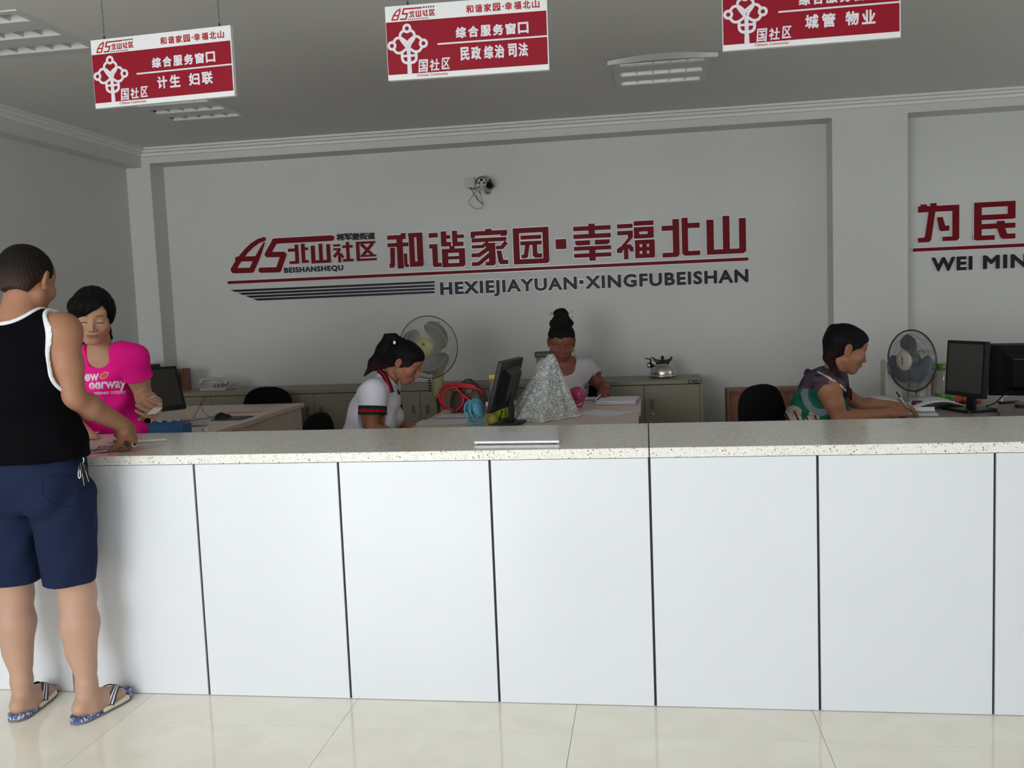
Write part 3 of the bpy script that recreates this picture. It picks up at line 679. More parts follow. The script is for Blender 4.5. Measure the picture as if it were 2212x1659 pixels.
def skinmesh(name, prims, boxes, parent, m, color=None, **kw):
    """boxes: list of (lo, hi, h); later (finer) boxes replace earlier ones where they overlap"""
    V = []; Q = []; n = 0
    for i, (lo, hi, h) in enumerate(boxes):
        g = Grid(lo, hi, h); v, q = poly(ev(prims, g), g)
        c = v[q].mean(1); keep = np.ones(len(q), bool)
        keep &= np.all((c > np.array(lo)+h*1.2) & (c < np.array(hi)-h*1.2), axis=1)
        for (l2, h2, hh) in boxes[i+1:]: keep &= ~np.all((c > np.array(l2)+2*hh) & (c < np.array(h2)-2*hh), axis=1)
        q = q[keep]; V.append(v); Q.append(q+n); n += len(v)
    V = np.concatenate(V); Q = np.concatenate(Q)
    used = np.unique(Q); mp = np.full(len(V), -1); mp[used] = np.arange(len(used))
    return mesh_np(name, V[used], mp[Q], m, parent, color=color, **kw)
def fieldmesh(name, F, g, parent, m, color=None, **kw):
    v, q = poly(F, g); return mesh_np(name, v, q, m, parent, color=color, **kw) if len(q) else None
def wob(g, amp, fr, seed=0):
    """gentle cloth folds"""
    r = np.random.RandomState(seed); P = sub(g, (0, 0, 0), g.n); F = np.zeros(g.n, np.float32)
    for i in range(4):
        d = r.normal(size=3); d /= np.linalg.norm(d); F += np.sin(P@d.astype(np.float32)*fr*(0.7+0.6*r.rand())+r.rand()*6)*amp/4*1.6
    return F
def unit(v): v = np.array(v, float); return v/np.linalg.norm(v)
def lerp(a, b, t): return np.array(a)*(1-t)+np.array(b)*t

# --- head, local frame: faces -y, +z up, origin at the middle of the head (0.22 tall) ---
def head_prims(fem=True, wide=1.0, nose=1.0, cheeks=1.0):
    w = wide; P = []
    P += [ell((0, .014, .034), (.073*w, .090, .077), 0.02), ell((0, -.018, .012), (.064*w, .070, .080), .02), ell((0, -.028, -.035), (.057*w, .060, .066), .02),
          ell((0, -.058, -.090), (.022, .021, .017), .022), cone((.046*w, .002, -.052), (.016, -.052, -.090), .019, .016, .025), cone((-.046*w, .002, -.052), (-.016, -.052, -.090), .019, .016, .025),
          ell((.037*w, -.058, -.024), (.025*cheeks, .023, .025), .022), ell((-.037*w, -.058, -.024), (.025*cheeks, .023, .025), .022),
          ell((0, -.048, .045), (.055*w, .038, .042), .025)]
    if not fem: P += [cone((-.034, -.079, .020), (.034, -.079, .020), .007, k=.014)]
    P += [ell((.032, -.098, .002), (.017, .014, .010), .012, op='-'), ell((-.032, -.098, .002), (.017, .014, .010), .012, op='-')]
    P += [ell((.031, -.0705, .001), (.0165, .0155, .0105), .006), ell((-.031, -.0705, .001), (.0165, .0155, .0105), .006)]
    P += [cone((0, -.083, .012), (0, -.101*nose-.001, -.029), .0065, .0085, .012), ell((0, -.100, -.032), (.0095, .0095, .008), .006),
          ell((.0125, -.0925, -.034), (.0075, .009, .0065), .005), ell((-.0125, -.0925, -.034), (.0075, .009, .0065), .005)]
    P += [ell((.006, -.098, -.041), (.0035, .0045, .004), .003, op='-'), ell((-.006, -.098, -.041), (.0035, .0045, .004), .003, op='-')]
    P += [ell((0, -.074, -.060), (.027, .018, .020), .014),
          ell((.007, -.0895, -.0565), (.0125, .0065, .0042), .004), ell((-.007, -.0895, -.0565), (.0125, .0065, .0042), .004), ell((0, -.0885, -.0655), (.0155, .0075, .0055), .004),
          cone((-.021, -.0925, -.0608), (.021, -.0925, -.0608), .0012, k=.003, op='-'), ell((0, -.090, -.0755), (.012, .005, .004), .008, op='-')]
    for sx in (1, -1):
        Re = rotm(sx*-0.35, 0, sx*0.12)
        P += [ell((sx*.073*w, .014, -.004), (.008, .0175, .030), .006, R=Re), ell((sx*.071*w, .006, -.027), (.006, .008, .010), .006), ell((sx*.082*w, .009, .000), (.0065, .0095, .017), .004, R=Re, op='-')]
    return P
def head_color(Rh, Th, s, skin, lip=(0.33, 0.09, 0.08), brow=(0.05, 0.03, 0.025), lash=(0.05, 0.03, 0.03), blush=0.10):
    skin = np.array(skin); 
    def f(v):
        q = (v-Th)@Rh/s; n = len(v); c = np.tile(skin, (n, 1)); x, y, z = np.abs(q[:, 0]), q[:, 1], q[:, 2]
        near = (np.linalg.norm(q, axis=1) < .135) & (y < -.045)
        def mixin(w_, col): 
            w_ = np.clip(w_, 0, 1)[:, None]; c[:] = c*(1-w_)+np.array(col)*w_
        red = skin*np.array([1.0, .72, .70])
        mixin(near*np.exp(-((x-.038)**2+(z+.028)**2)/.0004)*blush*3, red); mixin(near*np.exp(-(x**2+(z+.030)**2)/.0002)*.35, red)
        # lips
        lz = np.where(z > -.061, (z+.0610)/(.0062-.14*x+.05*np.clip(x-.004, 0, 1)), (-.061-z)/(.0088-.0001-15*x*x))
        mixin(near*(y < -.080)*np.clip((1.15-np.clip(lz, 0, 9))*4, 0, 1)*np.clip((.023-x)*400, 0, 1)*.85, lip)
        mixin(near*(y < -.075)*np.exp(-((z+.0608)/.0011)**2)*(x < .022), np.array(lip)*.35)
        bz = .0215+.004*np.sin(np.clip((x-.012)/.036, 0, 1)*PI*.8)
        mixin(near*np.clip(1.3-np.abs(z-bz)/.0034, 0, 1)*np.clip((x-.012)*300, 0, 1)*np.clip((.048-x)*200, 0, 1)*.75, brow)
        ez = -.0055+.0012*np.cos((x-.031)/.015*PI)-.0
        mixin(near*np.clip(1.5-np.abs(z-ez)/.0024, 0, 1)*np.clip((x-.015)*400, 0, 1)*np.clip((.0485-x)*400, 0, 1)*.92, lash)
        mixin(near*np.clip(1.2-np.abs(z-.0085-.002*np.cos((x-.031)/.015*PI))/.0014, 0, 1)*np.clip((x-.017)*400, 0, 1)*np.clip((.047-x)*400, 0, 1)*.35, skin*.45)
        mixin(near*(y < -.085)*np.exp(-((x-.006)**2+(z+.0395)**2)/.000012)*.8, skin*.25)
        return c
    return f
def head_frame(az, pitch, roll=0.0):
    """az: compass of the look direction measured from +Y towards +X (deg)"""
    return rotm(PI-math.radians(az), math.radians(pitch), math.radians(roll))

# --- hand, local frame: +x along fingers, +z back of hand, +y thumb side ---
def hand_prims(curl=(30, 40, 30), spread=3, thumb=(40, 25), k=.004, s=1.0, mirror=1, curls=None):
    P = [ell((.012, 0, 0), (.026, .026, .017), .012), cone((.0, 0, 0), (.02, 0, 0), .021, .02, .012)]
    base = [(.088, .030), (.092, .010), (.088, -.010), (.080, -.028)]; Ls = [(.040, .024, .020), (.044, .028, .021), (.041, .026, .020), (.032, .020, .018)]; rad = [.0092, .0094, .0088, .0078]
    for i, (bx, by) in enumerate(base):
        P.append(cone((.015, by*.6*mirror, 0), (bx, by*mirror, .002), .0155, .0115, .012))
        a = math.radians(spread*(1.5-i)); ang = 0; p = np.array([bx, by, .002]); cu = curls[i] if curls else curl
        for L_, c_, r_ in zip(Ls[i], cu, (1, .92, .82)):
            ang += math.radians(c_); d = np.array([math.cos(ang)*math.cos(a), math.sin(a)*math.cos(ang), -math.sin(ang)]); q = p+d*L_
            P.append(cone(p*[1, mirror, 1], q*[1, mirror, 1], rad[i]*r_, rad[i]*r_*.9, k)); p = q
    ta, tb = math.radians(thumb[0]), math.radians(thumb[1])
    p0 = np.array([.012, .020, -.006]); d = np.array([math.cos(ta)*math.cos(tb*.5), math.sin(ta), -math.sin(tb*.5)]); p1 = p0+unit(d)*.044
    d2 = np.array([math.cos(ta*.6)*math.cos(tb), math.sin(ta*.6), -math.sin(tb)]); p2 = p1+unit(d2)*.032; d3 = np.array([math.cos(ta*.3)*math.cos(tb), math.sin(ta*.3), -math.sin(tb*1.2)]); p3 = p2+unit(d3)*.025
    M_ = np.array([1, mirror, 1])
    P += [cone(p0*M_, p1*M_, .0165, .0125, .012), cone(p1*M_, p2*M_, .0115, .0100, .004), cone(p2*M_, p3*M_, .0098, .0080, .003)]
    return P
def hand_at(wrist, fwd, back, s=1.0, **kw):
    """fwd: direction of fingers; back: normal of the back of the hand"""
    x = unit(fwd); z = np.array(back, float); z = unit(z-x*(z@x)); y = np.cross(z, x); Rm = np.stack([x, y, z], 1)
    return xform(hand_prims(**kw), Rm, wrist, s)
def arm(sh, el, wr, s=1.0, k=.03):
    sh, el, wr = map(lambda a: np.array(a, float), (sh, el, wr))
    return [ell(sh, .056*s, k), cone(sh, lerp(sh, el, .5), .051*s, .047*s, k), cone(lerp(sh, el, .5), el, .046*s, .038*s, .02), cone(el, lerp(el, wr, .3), .037*s, .042*s, .02), cone(lerp(el, wr, .3), wr, .041*s, .026*s, .02)]
def leg(hip, kn, an, s=1.0):
    hip, kn, an = map(lambda a: np.array(a, float), (hip, kn, an))
    return [cone(hip, kn, .085*s, .056*s, .03), ell(kn, .055*s, .03), cone(kn, lerp(kn, an, .32), .050*s, .058*s, .02), cone(lerp(kn, an, .32), lerp(kn, an, .8), .057*s, .036*s, .03), cone(lerp(kn, an, .8), an, .036*s, .034*s, .02)]
def torso(pelv, neck, lat, s=1.0, fem=True, bust=1.0, k=.05, wd=1.0, dp=1.0):
    """pelvis centre, neck base, lateral unit vector (towards the person's left)"""
    pelv, neck, lat = map(lambda a: np.array(a, float), (pelv, neck, lat)); up = unit(neck-pelv); lat = unit(lat-up*(lat@up)); fw = np.cross(up, lat)*-1.0
    Rm = np.stack([lat, -fw, up], 1); L = np.linalg.norm(neck-pelv); c = lambda t, f=0.0, l=0.0: pelv+up*L*t+fw*f+lat*l
    P = [ell(c(.0), (.168*s*wd, .115*s*dp, .13*s), k, Rm), ell(c(.30), (.135*s*wd, .100*s*dp, .15*s), k, Rm), ell(c(.62), (.150*s*wd, .108*s*dp, .15*s), k, Rm), ell(c(.84), (.150*s*wd, .085*s*dp, .075*s), k, Rm)]
    if fem: P += [ell(c(.62, .085*s*dp, .068*s), (.056*s*bust, .046*s*bust, .055*s*bust), .03, Rm), ell(c(.62, .085*s*dp, -.068*s), (.056*s*bust, .046*s*bust, .055*s*bust), .03, Rm)]
    return P, Rm, c
SKIN_T = (0.42, 0.235, 0.150)
M_skin = mat('skin', SKIN_T, 0.52, spec=0.35, attr='Col', sss=0.12, bump=0.06, bscale=260)
M_hair = mat('black_hair', (0.008, 0.006, 0.006), 0.5, spec=0.25, bump=0.8, bscale=140)
def stretch_hair(name, col, rough=0.6):
    m = bpy.data.materials.new(name); m.use_nodes = True; nt = m.node_tree; b = nt.nodes['Principled BSDF']; N = nt.nodes.new; L = nt.links.new
    b.inputs['Roughness'].default_value = rough; b.inputs['Specular IOR Level'].default_value = 0.12
    a = N('ShaderNodeVertexColor'); a.layer_name = 'Col'; L(a.outputs['Color'], b.inputs['Base Color'])
    tc = N('ShaderNodeTexCoord'); mp = N('ShaderNodeMapping'); mp.inputs['Scale'].default_value = (260, 260, 18); L(tc.outputs['Object'], mp.inputs[0])
    n = N('ShaderNodeTexNoise'); n.inputs['Scale'].default_value = 1; L(mp.outputs[0], n.inputs['Vector']); bp = N('ShaderNodeBump'); bp.inputs['Strength'].default_value = 0.6; bp.inputs['Distance'].default_value = 0.004
    L(n.outputs['Fac'], bp.inputs['Height']); L(bp.outputs[0], b.inputs['Normal']); return m
M_hair = stretch_hair('dark_hair', None)
def flat(col): 
    col = np.array(col); return lambda v: np.tile(col, (len(v), 1))
def cloth_mat(name, col=(1, 1, 1), rough=0.85, attr=None, bump=0.15, bs=350): return mat(name, col, rough, spec=0.06, attr=attr, bump=bump, bscale=bs)
def person(loc, label, az=0):
    return emp('person', (float(loc[0]), float(loc[1]), float(loc[2])), label=label, cat='person')
def bb(*pts, m=.1):
    P = np.array(pts); return P.min(0)-m, P.max(0)+m
# ---------------------------------------------------------------- man at the counter
def build_man():
    Hc = J(60, 607, -.15); s = 1.0; Rh = head_frame(-2, 20, 2)
    lat = unit((-1.0, 0.06, 0.0))   # towards his left (world -x), facing +y
    shR = J(134, 716, -.20); shL = shR+lat*.335+np.array([0, 0, .0]); neckb = (shR+shL)/2+np.array([0, -.005, .055]); pelv = np.array([-2.125, -.235, .90])
    el = J(158, 862, -.20); wr = J(262, 915, .02); hw = wr
    skin = (0.345, 0.165, 0.095)
    P, Rm, c = torso(pelv, neckb, lat, .98, fem=False, wd=1.0, dp=1.08)
    P += [cone(neckb+[0, .0, -.01], shR+[0.0, 0, .0], .045, .052, .05), cone(neckb+[0, 0, -.01], shL, .045, .052, .05)]
    P += [cone(neckb-[0, 0, .02], lerp(neckb, Hc, .75)+[0, -.01, 0], .060, .058, .03)]
    P += arm(shR, el, wr, 1.08)
    eL = shL+np.array([-.06, .02, -.27]); wL = eL+np.array([.03, .22, .02]); P += arm(shL, eL, wL, 1.05)
    hd = unit(J(292, 945, .13)-wr)
    hp = hand_at(wr+hd*.012, hd, unit((.75, -.45, .5)), curls=[(45, 60, 40), (52, 68, 42), (58, 70, 42), (62, 70, 42)], thumb=(25, 60), mirror=-1, s=1.1)
    P += hp
    P += hand_at(wL, (.1, 1, -.15), (0, .1, 1), curl=(15, 20, 15), mirror=1)
    kR, aR = J(168, 1285, -.175), J(187, 1478, -.205); kL, aL = J(32, 1285, -.17), J(47, 1470, -.20)
    hR, hL = np.array([-2.035, -.215, .83]), np.array([-2.215, -.215, .83])
    P += leg(hR, kR, aR, 1.03)+leg(hL, kL, aL, 1.03)
    P += [cone(kR+[0, -.022, -.08], kR+[0, -.02, -.20], .042, .04, .04), cone(kL+[0, -.022, -.08], kL+[0, -.02, -.20], .042, .04, .04)]
    heads = xform(head_prims(False, 1.02), Rh, Hc, 1.04)
    P += heads
    feet = []
    for a, d in ((aR, unit((.22, 1, 0))), (aL, unit((-.16, 1, 0)))):
        lx = np.cross(d, [0, 0, 1.0]); b0 = np.array([a[0], a[1], .030]); F = [cone(a, b0+[0, -.0, .025]-d*.012, .034, .032, .02), ell(b0-d*.032+[0, 0, .018], (.031, .033, .030), .02),
            cone(b0+[0, 0, .035]+d*.02, b0+d*.115+[0, 0, .012], .032, .022, .03), cone(b0+lx*.02+d*.0, b0+d*.13+lx*.022, .022, .018, .03), cone(b0-lx*.02, b0+d*.125-lx*.022, .022, .018, .03)]
        sg = -1 if a is aR else 1   # big toe on the inner side
        for i in range(5):
            o = (-.034+i*.0165)*(1 if sg < 0 else -1); L_ = .178-.002*i-.004*i*i*.8; F.append(cone(b0+d*.13+lx*o*.9+[0, 0, -.004], b0+d*L_+lx*o+[0, 0, -.012], .0115 if i == 0 else .0088, .0105 if i == 0 else .008, .004))
        P += F; feet.append((b0, d, lx, sg))
    e = person((-2.12, -.2, 0), 'man seen from behind in black sleeveless top, navy shorts and flip-flops')
    hb = (Hc-[.13, .14, .16], Hc+[.13, .14, .15]); hl, hh = bb(wr, wr+hd*.16, m=.06)
    sk0 = head_color(Rh, Hc, 1.04, skin)
    def sk(v):
        c_ = sk0(v); t_ = np.clip((.75-v[:, 2])/.3, 0, 1)[:, None]; return c_*(1-t_)+np.array((.47, .285, .205))*t_
    skinmesh('body', P, [((-2.55, -.48, -.005), (-1.80, .30, 1.62), .0065), (hl, hh, .0022), ((-2.4, -.33, -.004), (-1.83, .06, .13), .003), (hb[0], hb[1], .0025)], e, M_skin, sk)
    # hair: short cropped
    g = Grid(Hc-.14, Hc+.14, .0022); h = ev(xform([ell((0, .016, .036), (.0795, .096, .083), .02), ell((0, .06, -.02), (.058, .045, .055), .02)], Rh, Hc, 1.04), g)
    cut = ev(xform([ell((0, -.105, -.03), (.075, .075, .085), .01), ell((.085, .0, -.065), (.035, .055, .078), .01), ell((-.085, .0, -.065), (.035, .055, .078), .01), ell((0, .06, -.125), (.09, .09, .072), .01)], Rh, Hc, 1.04), g, big=.2)
    F = np.maximum(h, -cut)+wob(g, .0012, 900, 3)
    def hc(v):
        q = (v-Hc)@Rh/1.04; t = np.clip((q[:, 2]+.05)/.07, 0, 1)[:, None]; return np.array([.045, .026, .020])*(1-t)+np.array([.010, .007, .007])*t
    fieldmesh('hair', F, g, e, M_hair, hc)
    # tank top
    g = Grid((-2.40, -.46, .90), (-1.85, .02, 1.50), .004)
    T_, _, _ = torso(pelv, neckb, lat, .98, fem=False, wd=1.04, dp=1.1); T_ += [cone(neckb+[0, 0, -.01], shR, .045, .055, .05), cone(neckb+[0, 0, -.01], shL, .045, .055, .05), cone(pelv+[-.06, 0, .06], pelv+[.06, 0, .06], .125, .125, .05), ell(pelv+[0, -.02, .14], (.165, .13, .14), .05)]
    base = ev(T_, g)-.009+wob(g, .004, 60, 5)*np.clip((1.35-(g.lo[2]+g.h*np.arange(g.n[2])))/.2, 0, 1)[None, None, :].astype(np.float32)
    neckc = [ell(neckb+[0, -.02, .06], (.098, .13, .085), .01), ell(neckb+[0, .09, .01], (.08, .1, .16), .02)]
    arms_ = [cone(shR+[.035, 0, .055], shR+[.035, 0, -.13], .072, .078, .01), cone(shL+[-.035, 0, .055], shL+[-.035, 0, -.13], .072, .078, .01)]
    cut = np.minimum(ev(neckc, g, .2, .1), ev(arms_, g, .2, .1)); hem = (.945-(g.lo[2]+g.h*np.arange(g.n[2])))[None, None, :].astype(np.float32)
    tank = np.maximum(np.maximum(base, -cut), hem); fieldmesh('tank_top', tank, g, e, cloth_mat('black_jersey', (.0022, .002, .0032), bump=.25, bs=120))
    pip = np.maximum(np.maximum(base-.0045, -cut-.001), cut-.0125); pip = np.maximum(pip, -(base+.014)); fieldmesh('piping', pip, g, e, cloth_mat('white_trim', (.72, .72, .76)))
    # shorts
    g = Grid((-2.40, -.44, .42), (-1.84, .05, 1.0), .0045)
    hemR, hemL = J(154, 1255, -.185), J(38, 1262, -.18)
    S = [ell(pelv+[.0, -.005, -.01], (.178, .145, .13), .03), ell(pelv+[.075, -.055, -.06], (.09, .085, .095), .03), ell(pelv+[-.075, -.055, -.06], (.09, .085, .095), .03), cone(pelv+[-.05, .0, .03], pelv+[.05, 0, .03], .125, .125, .03),
         cone(hR+[.0, 0, -.03], hemR, .102, .086, .015, R=I3, s=(1, 1.12, 1)), cone(hL+[0, 0, -.03], hemL, .102, .086, .015, R=I3, s=(1, 1.12, 1))]
    F = ev(S, g)+wob(g, .005, 55, 9); z = (g.lo[2]+g.h*np.arange(g.n[2]))[None, None, :]
    F = np.maximum(F, (hemR[2]-z).astype(np.float32)); inner = np.minimum(dist(cone(hemR, hemR+[0, 0, .12], .074, .074, R=I3, s=(1, 1.12, 1)), sub(g, (0, 0, 0), g.n)), dist(cone(hemL, hemL+[0, 0, .12], .074, .074, R=I3, s=(1, 1.12, 1)), sub(g, (0, 0, 0), g.n)))
    F = np.maximum(F, -inner.astype(np.float32)); F = np.maximum(F, (z-.965).astype(np.float32))
    sh = fieldmesh('shorts', F, g, e, cloth_mat('navy_jersey', (.013, .020, .050), bump=.2, bs=200))
    bv = BVHTree.FromObject(sh, bpy.context.evaluated_depsgraph_get()) if False else None
    # waistband seam and back pocket as thin raised edges projected on the shorts
    me = sh.data; vs = [wmat(e) @ v.co for v in me.vertices]; bv = BVHTree.FromPolygons([tuple(v) for v in vs], [tuple(p.vertices) for p in me.polygons])
    def onsurf(u, v, off=.0):
        d = Vector(unp(u, v, 1, 0)-CAM).normalized(); h_ = bv.ray_cast(Vector(CAM), d)
        return None if h_[0] is None else h_[0]-d*off
    pk = MB(); pk.smooth = True
    for path in ([(92,1028),(120,1030),(160,1026)], [(90,1030),(92,1062),(100,1078),(120,1090),(150,1096),(166,1085),(168,1030)], [(188,1000),(194,1060),(199,1120),(200,1160)]):
        pts = [onsurf(*p, .0005) for p in bez([(a, b, 0) for a, b in path], 6) for p in [p[:2]]]; pts = [tuple(p) for p in pts if p is not None]
        if len(pts) > 2: pk.tube(pts, .0016, 6)
    pk.build('pocket_seam', cloth_mat('navy_jersey', (.013, .020, .050)), e, world=True)
    # flip-flops
    M_sole = mat('grey_brown_rubber', (.16, .14, .14), .7); M_cream = mat('cream_foam', (.70, .67, .52), .6); 
    mB = bpy.data.materials.new('blue_white_camouflage'); mB.use_nodes = True; nt = mB.node_tree; b = nt.nodes['Principled BSDF']; tc = nt.nodes.new('ShaderNodeTexCoord'); n = nt.nodes.new('ShaderNodeTexNoise'); n.inputs['Scale'].default_value = 85; n.inputs['Distortion'].default_value = 1.5; nt.links.new(tc.outputs['Object'], n.inputs['Vector']); cr = nt.nodes.new('ShaderNodeValToRGB'); cr.color_ramp.interpolation = 'CONSTANT'
    cr.color_ramp.elements[0].color = (.03, .07, .22, 1); cr.color_ramp.elements[1].position = .54; cr.color_ramp.elements[1].color = (.6, .66, .72, 1); x_ = cr.color_ramp.elements.new(.46); x_.color = (.05, .13, .36, 1); nt.links.new(n.outputs['Fac'], cr.inputs[0]); nt.links.new(cr.outputs[0], b.inputs['Base Color'])
    for (b0, d, lx, sg), nm in zip(feet, ('right', 'left')):
        o = None
        def outline(t):  # closed outline param, length .27, centred on foot
            y = -.07+.265*(.5-.5*math.cos(t*PI)) if t <= 1 else -.07+.265*(.5-.5*math.cos((2-t)*PI)); q = (y+.07)/.265
            w_ = (.034+.016*math.sin(min(1, q*1.2)*PI*.55))*math.sin(min(1, max(.0, (q+.02)*7))*PI/2)**.6*math.sin(min(1, max(0, (1.02-q)*4.2))*PI/2)**.7
            return y, (w_ if t <= 1 else -w_)
        N_ = 48; ol = [outline(2*i/N_) for i in range(N_)]
        P3 = lambda y, x, z: tuple(b0*[1, 1, 0]+d*y+lx*x+np.array([0, 0, z]))
        lift = lambda y: .012*max(0, (y-.12)/.08)**2
        def slab(z0, z1, sel, m, name, gr=1.0, bump=0):
            a = MB(); k = 0
            pts = [(y, x*gr) for y, x in ol]
            n_ = len(pts); cut = [p for p in pts if sel(p[0])]
            wv = lambda i: (bump*math.sin(i*1.9) if bump else 0)
            m_ = len(cut); vs = [P3(y, x*(1+wv(i)*8), z0+lift(y)) for i, (y, x) in enumerate(cut)]+[P3(y, x*(1+wv(i)*4), z1+lift(y)+wv(i)) for i, (y, x) in enumerate(cut)]
            a.add(vs, [tuple(range(m_))[::-1], tuple(range(m_, 2*m_))]+[(i, (i+1) % m_, m_+(i+1) % m_, m_+i) for i in range(m_)]); return a.build(name, m, o if o is not None else e, world=True)
        o = slab(.0, .010, lambda y: True, M_sole, 'flip_flop')
        slab(.010, .022, lambda y: y < .022, mB, 'heel_section', bump=.0006); slab(.010, .023, lambda y: .018 <= y < .155, M_cream, 'foam_section', bump=.0012); slab(.010, .021, lambda y: y >= .15, mB, 'toe_section', bump=.0006)
        # strap: V from toe post over the instep
        top = .064
        for sx in (1, -1):
            pts = bez([P3(.145, -.012*sg*1, .052), P3(.118, .020*sx, .066), P3(.085, .036*sx, .056), P3(.055, .044*sx, .026)], 6)
            a = MB(); a.smooth = False; up = np.array([0, 0, 1.0])
            L1 = []; 
            for i, p in enumerate(pts):
                t = unit(np.array(pts[min(i+1, len(pts)-1)])-np.array(pts[max(i-1, 0)])); nrm = unit(lx*sx*.6+up); side = unit(np.cross(t, nrm)); w_ = .0065+.009*i/len(pts); L1.append((np.array(p)+side*w_+nrm*.001, np.array(p)-side*w_+nrm*.001, side, nrm, w_))
            n_ = len(L1); a.add([tuple(q[0]) for q in L1]+[tuple(q[1]) for q in L1], [(i, i+1, n_+i+1, n_+i) for i in range(n_-1)])
            st_ = a.build('strap', mat('dark_navy_webbing', (.03, .03, .06), .8), o, world=True); md = st_.modifiers.new('s', 'SOLIDIFY'); md.thickness = .003; md.offset = 0
            for off in (-.35, .35):
                a = MB(); a.add([tuple(q[0]*(.5-off*.5+.09)+q[1]*(.5+off*.5-.09)+q[3]*.0022) for q in L1]+[tuple(q[0]*(.5-off*.5-.09)+q[1]*(.5+off*.5+.09)+q[3]*.0022) for q in L1], [(i, i+1, n_+i+1, n_+i) for i in range(n_-1)])
                a.build('strap_stripe', mat('white_trim', (.72, .72, .76)), o, world=True)
    # keys on his waistband
    kx = onsurf(166, 978, .004) or Vector(J(166, 978, -.33))
    K = emp('key_ring', tuple(kx), label='ring of keys clipped to the waistband of the man\'s navy shorts', cat='keys')
    def kp(u, v, off=.007): 
        q = onsurf(u, v, off); return q if q is not None else Vector(J(u, v, kx[1]-.004))
    D0 = (kx-Vector(CAM)).length
    def KP(u, v, off): return Vector(CAM)+Vector(unp(u, v, 1, 0)-CAM).normalized()*(D0-off)
    c0 = KP(172, 993, .016)
    a = MB(); a.smooth = True; a.tube([(c0[0]+.0155*math.cos(t), c0[1], c0[2]+.0155*math.sin(t)) for t in [2*PI*i/28 for i in range(28)]], .0016, 6, closed=True); a.build('ring', M_chrome, K, world=True)
    a = MB(); a.smooth = True; a.tube([tuple(KP(165, 976, .012)), tuple(KP(169, 984, .014))], .0025, 8); a.build('clip', M_chrome, K, world=True)
    def P_(u, v): return tuple(KP(u, v, .018))
    a = MB(); a.smooth = True; a.tube([P_(170, 1000), P_(169, 1020), P_(169, 1030), P_(171.5, 1034), P_(174, 1030), P_(173, 1018), P_(171, 1000)], .0013, 6); a.build('nail_clipper', M_chrome, K, world=True)
    for (u0, v0, u1, v1, u2, v2) in ((174, 1000, 177.5, 1024, 181.5, 1049), (179, 999, 184, 1016, 191.5, 1041)):
        a = MB(); A0, A1 = Vector(P_(u0, v0)), Vector(P_(u1, v1)); a.tube([tuple(A0), tuple(lerp(A0, A1, .5)), tuple(A1)], [.0045, .0055, .004], 8)
        h_ = a.build('key_head', M_black, K, world=True); a = MB(); a.tube([P_(u1, v1), P_(u2, v2)], .0017, 6); a.build('key_blade', M_brass, K, world=True)
    # phone in his hand
    return e, wr, hd
man, mwr, mhd = build_man()
# ---------------------------------------------------------------- helpers for the seated / standing women
def stand_legs(pelv, lat, s=.95):
    p = np.array(pelv); f = np.array([0, 0, 1.0]); out = []
    for sg in (1, -1):
        h = p+lat*.085*sg+[0, 0, -.06]; k = h+[0, 0, -.40]; k[2] = .48; a = k.copy(); a[2] = .09; out += leg(h, k, a, s)
    return out
def sit_legs(pelv, fwd, lat, s=.95):
    p = np.array(pelv); out = []; ks = []
    for sg in (1, -1):
        h = p+lat*.085*sg+[0, 0, -.03]; k = h+fwd*.42+lat*.01*sg+[0, 0, -.02]; a = k+fwd*.03; a[2] = .09; out += leg(h, k, a, s); ks.append((h, k, a))
    return out, ks
def feet(ankles, fwd, lat): 
    return [c_ for a in ankles for c_ in (cone(a, a-[0, 0, .03], .034, .034, .02), cone([a[0], a[1], .04], np.array([a[0], a[1], .03])+fwd*.15, .035, .026, .03), ell(np.array([a[0], a[1], .035])-fwd*.03, .033, .02))]
def hairpts_fn(c0, c1, zr):
    def f(v):
        t = np.clip((v[:, 2]-zr[0])/(zr[1]-zr[0]), 0, 1)[:, None]; return np.array(c0)*(1-t)+np.array(c1)*t
    return f
HB = (.0045, .0035, .0040)

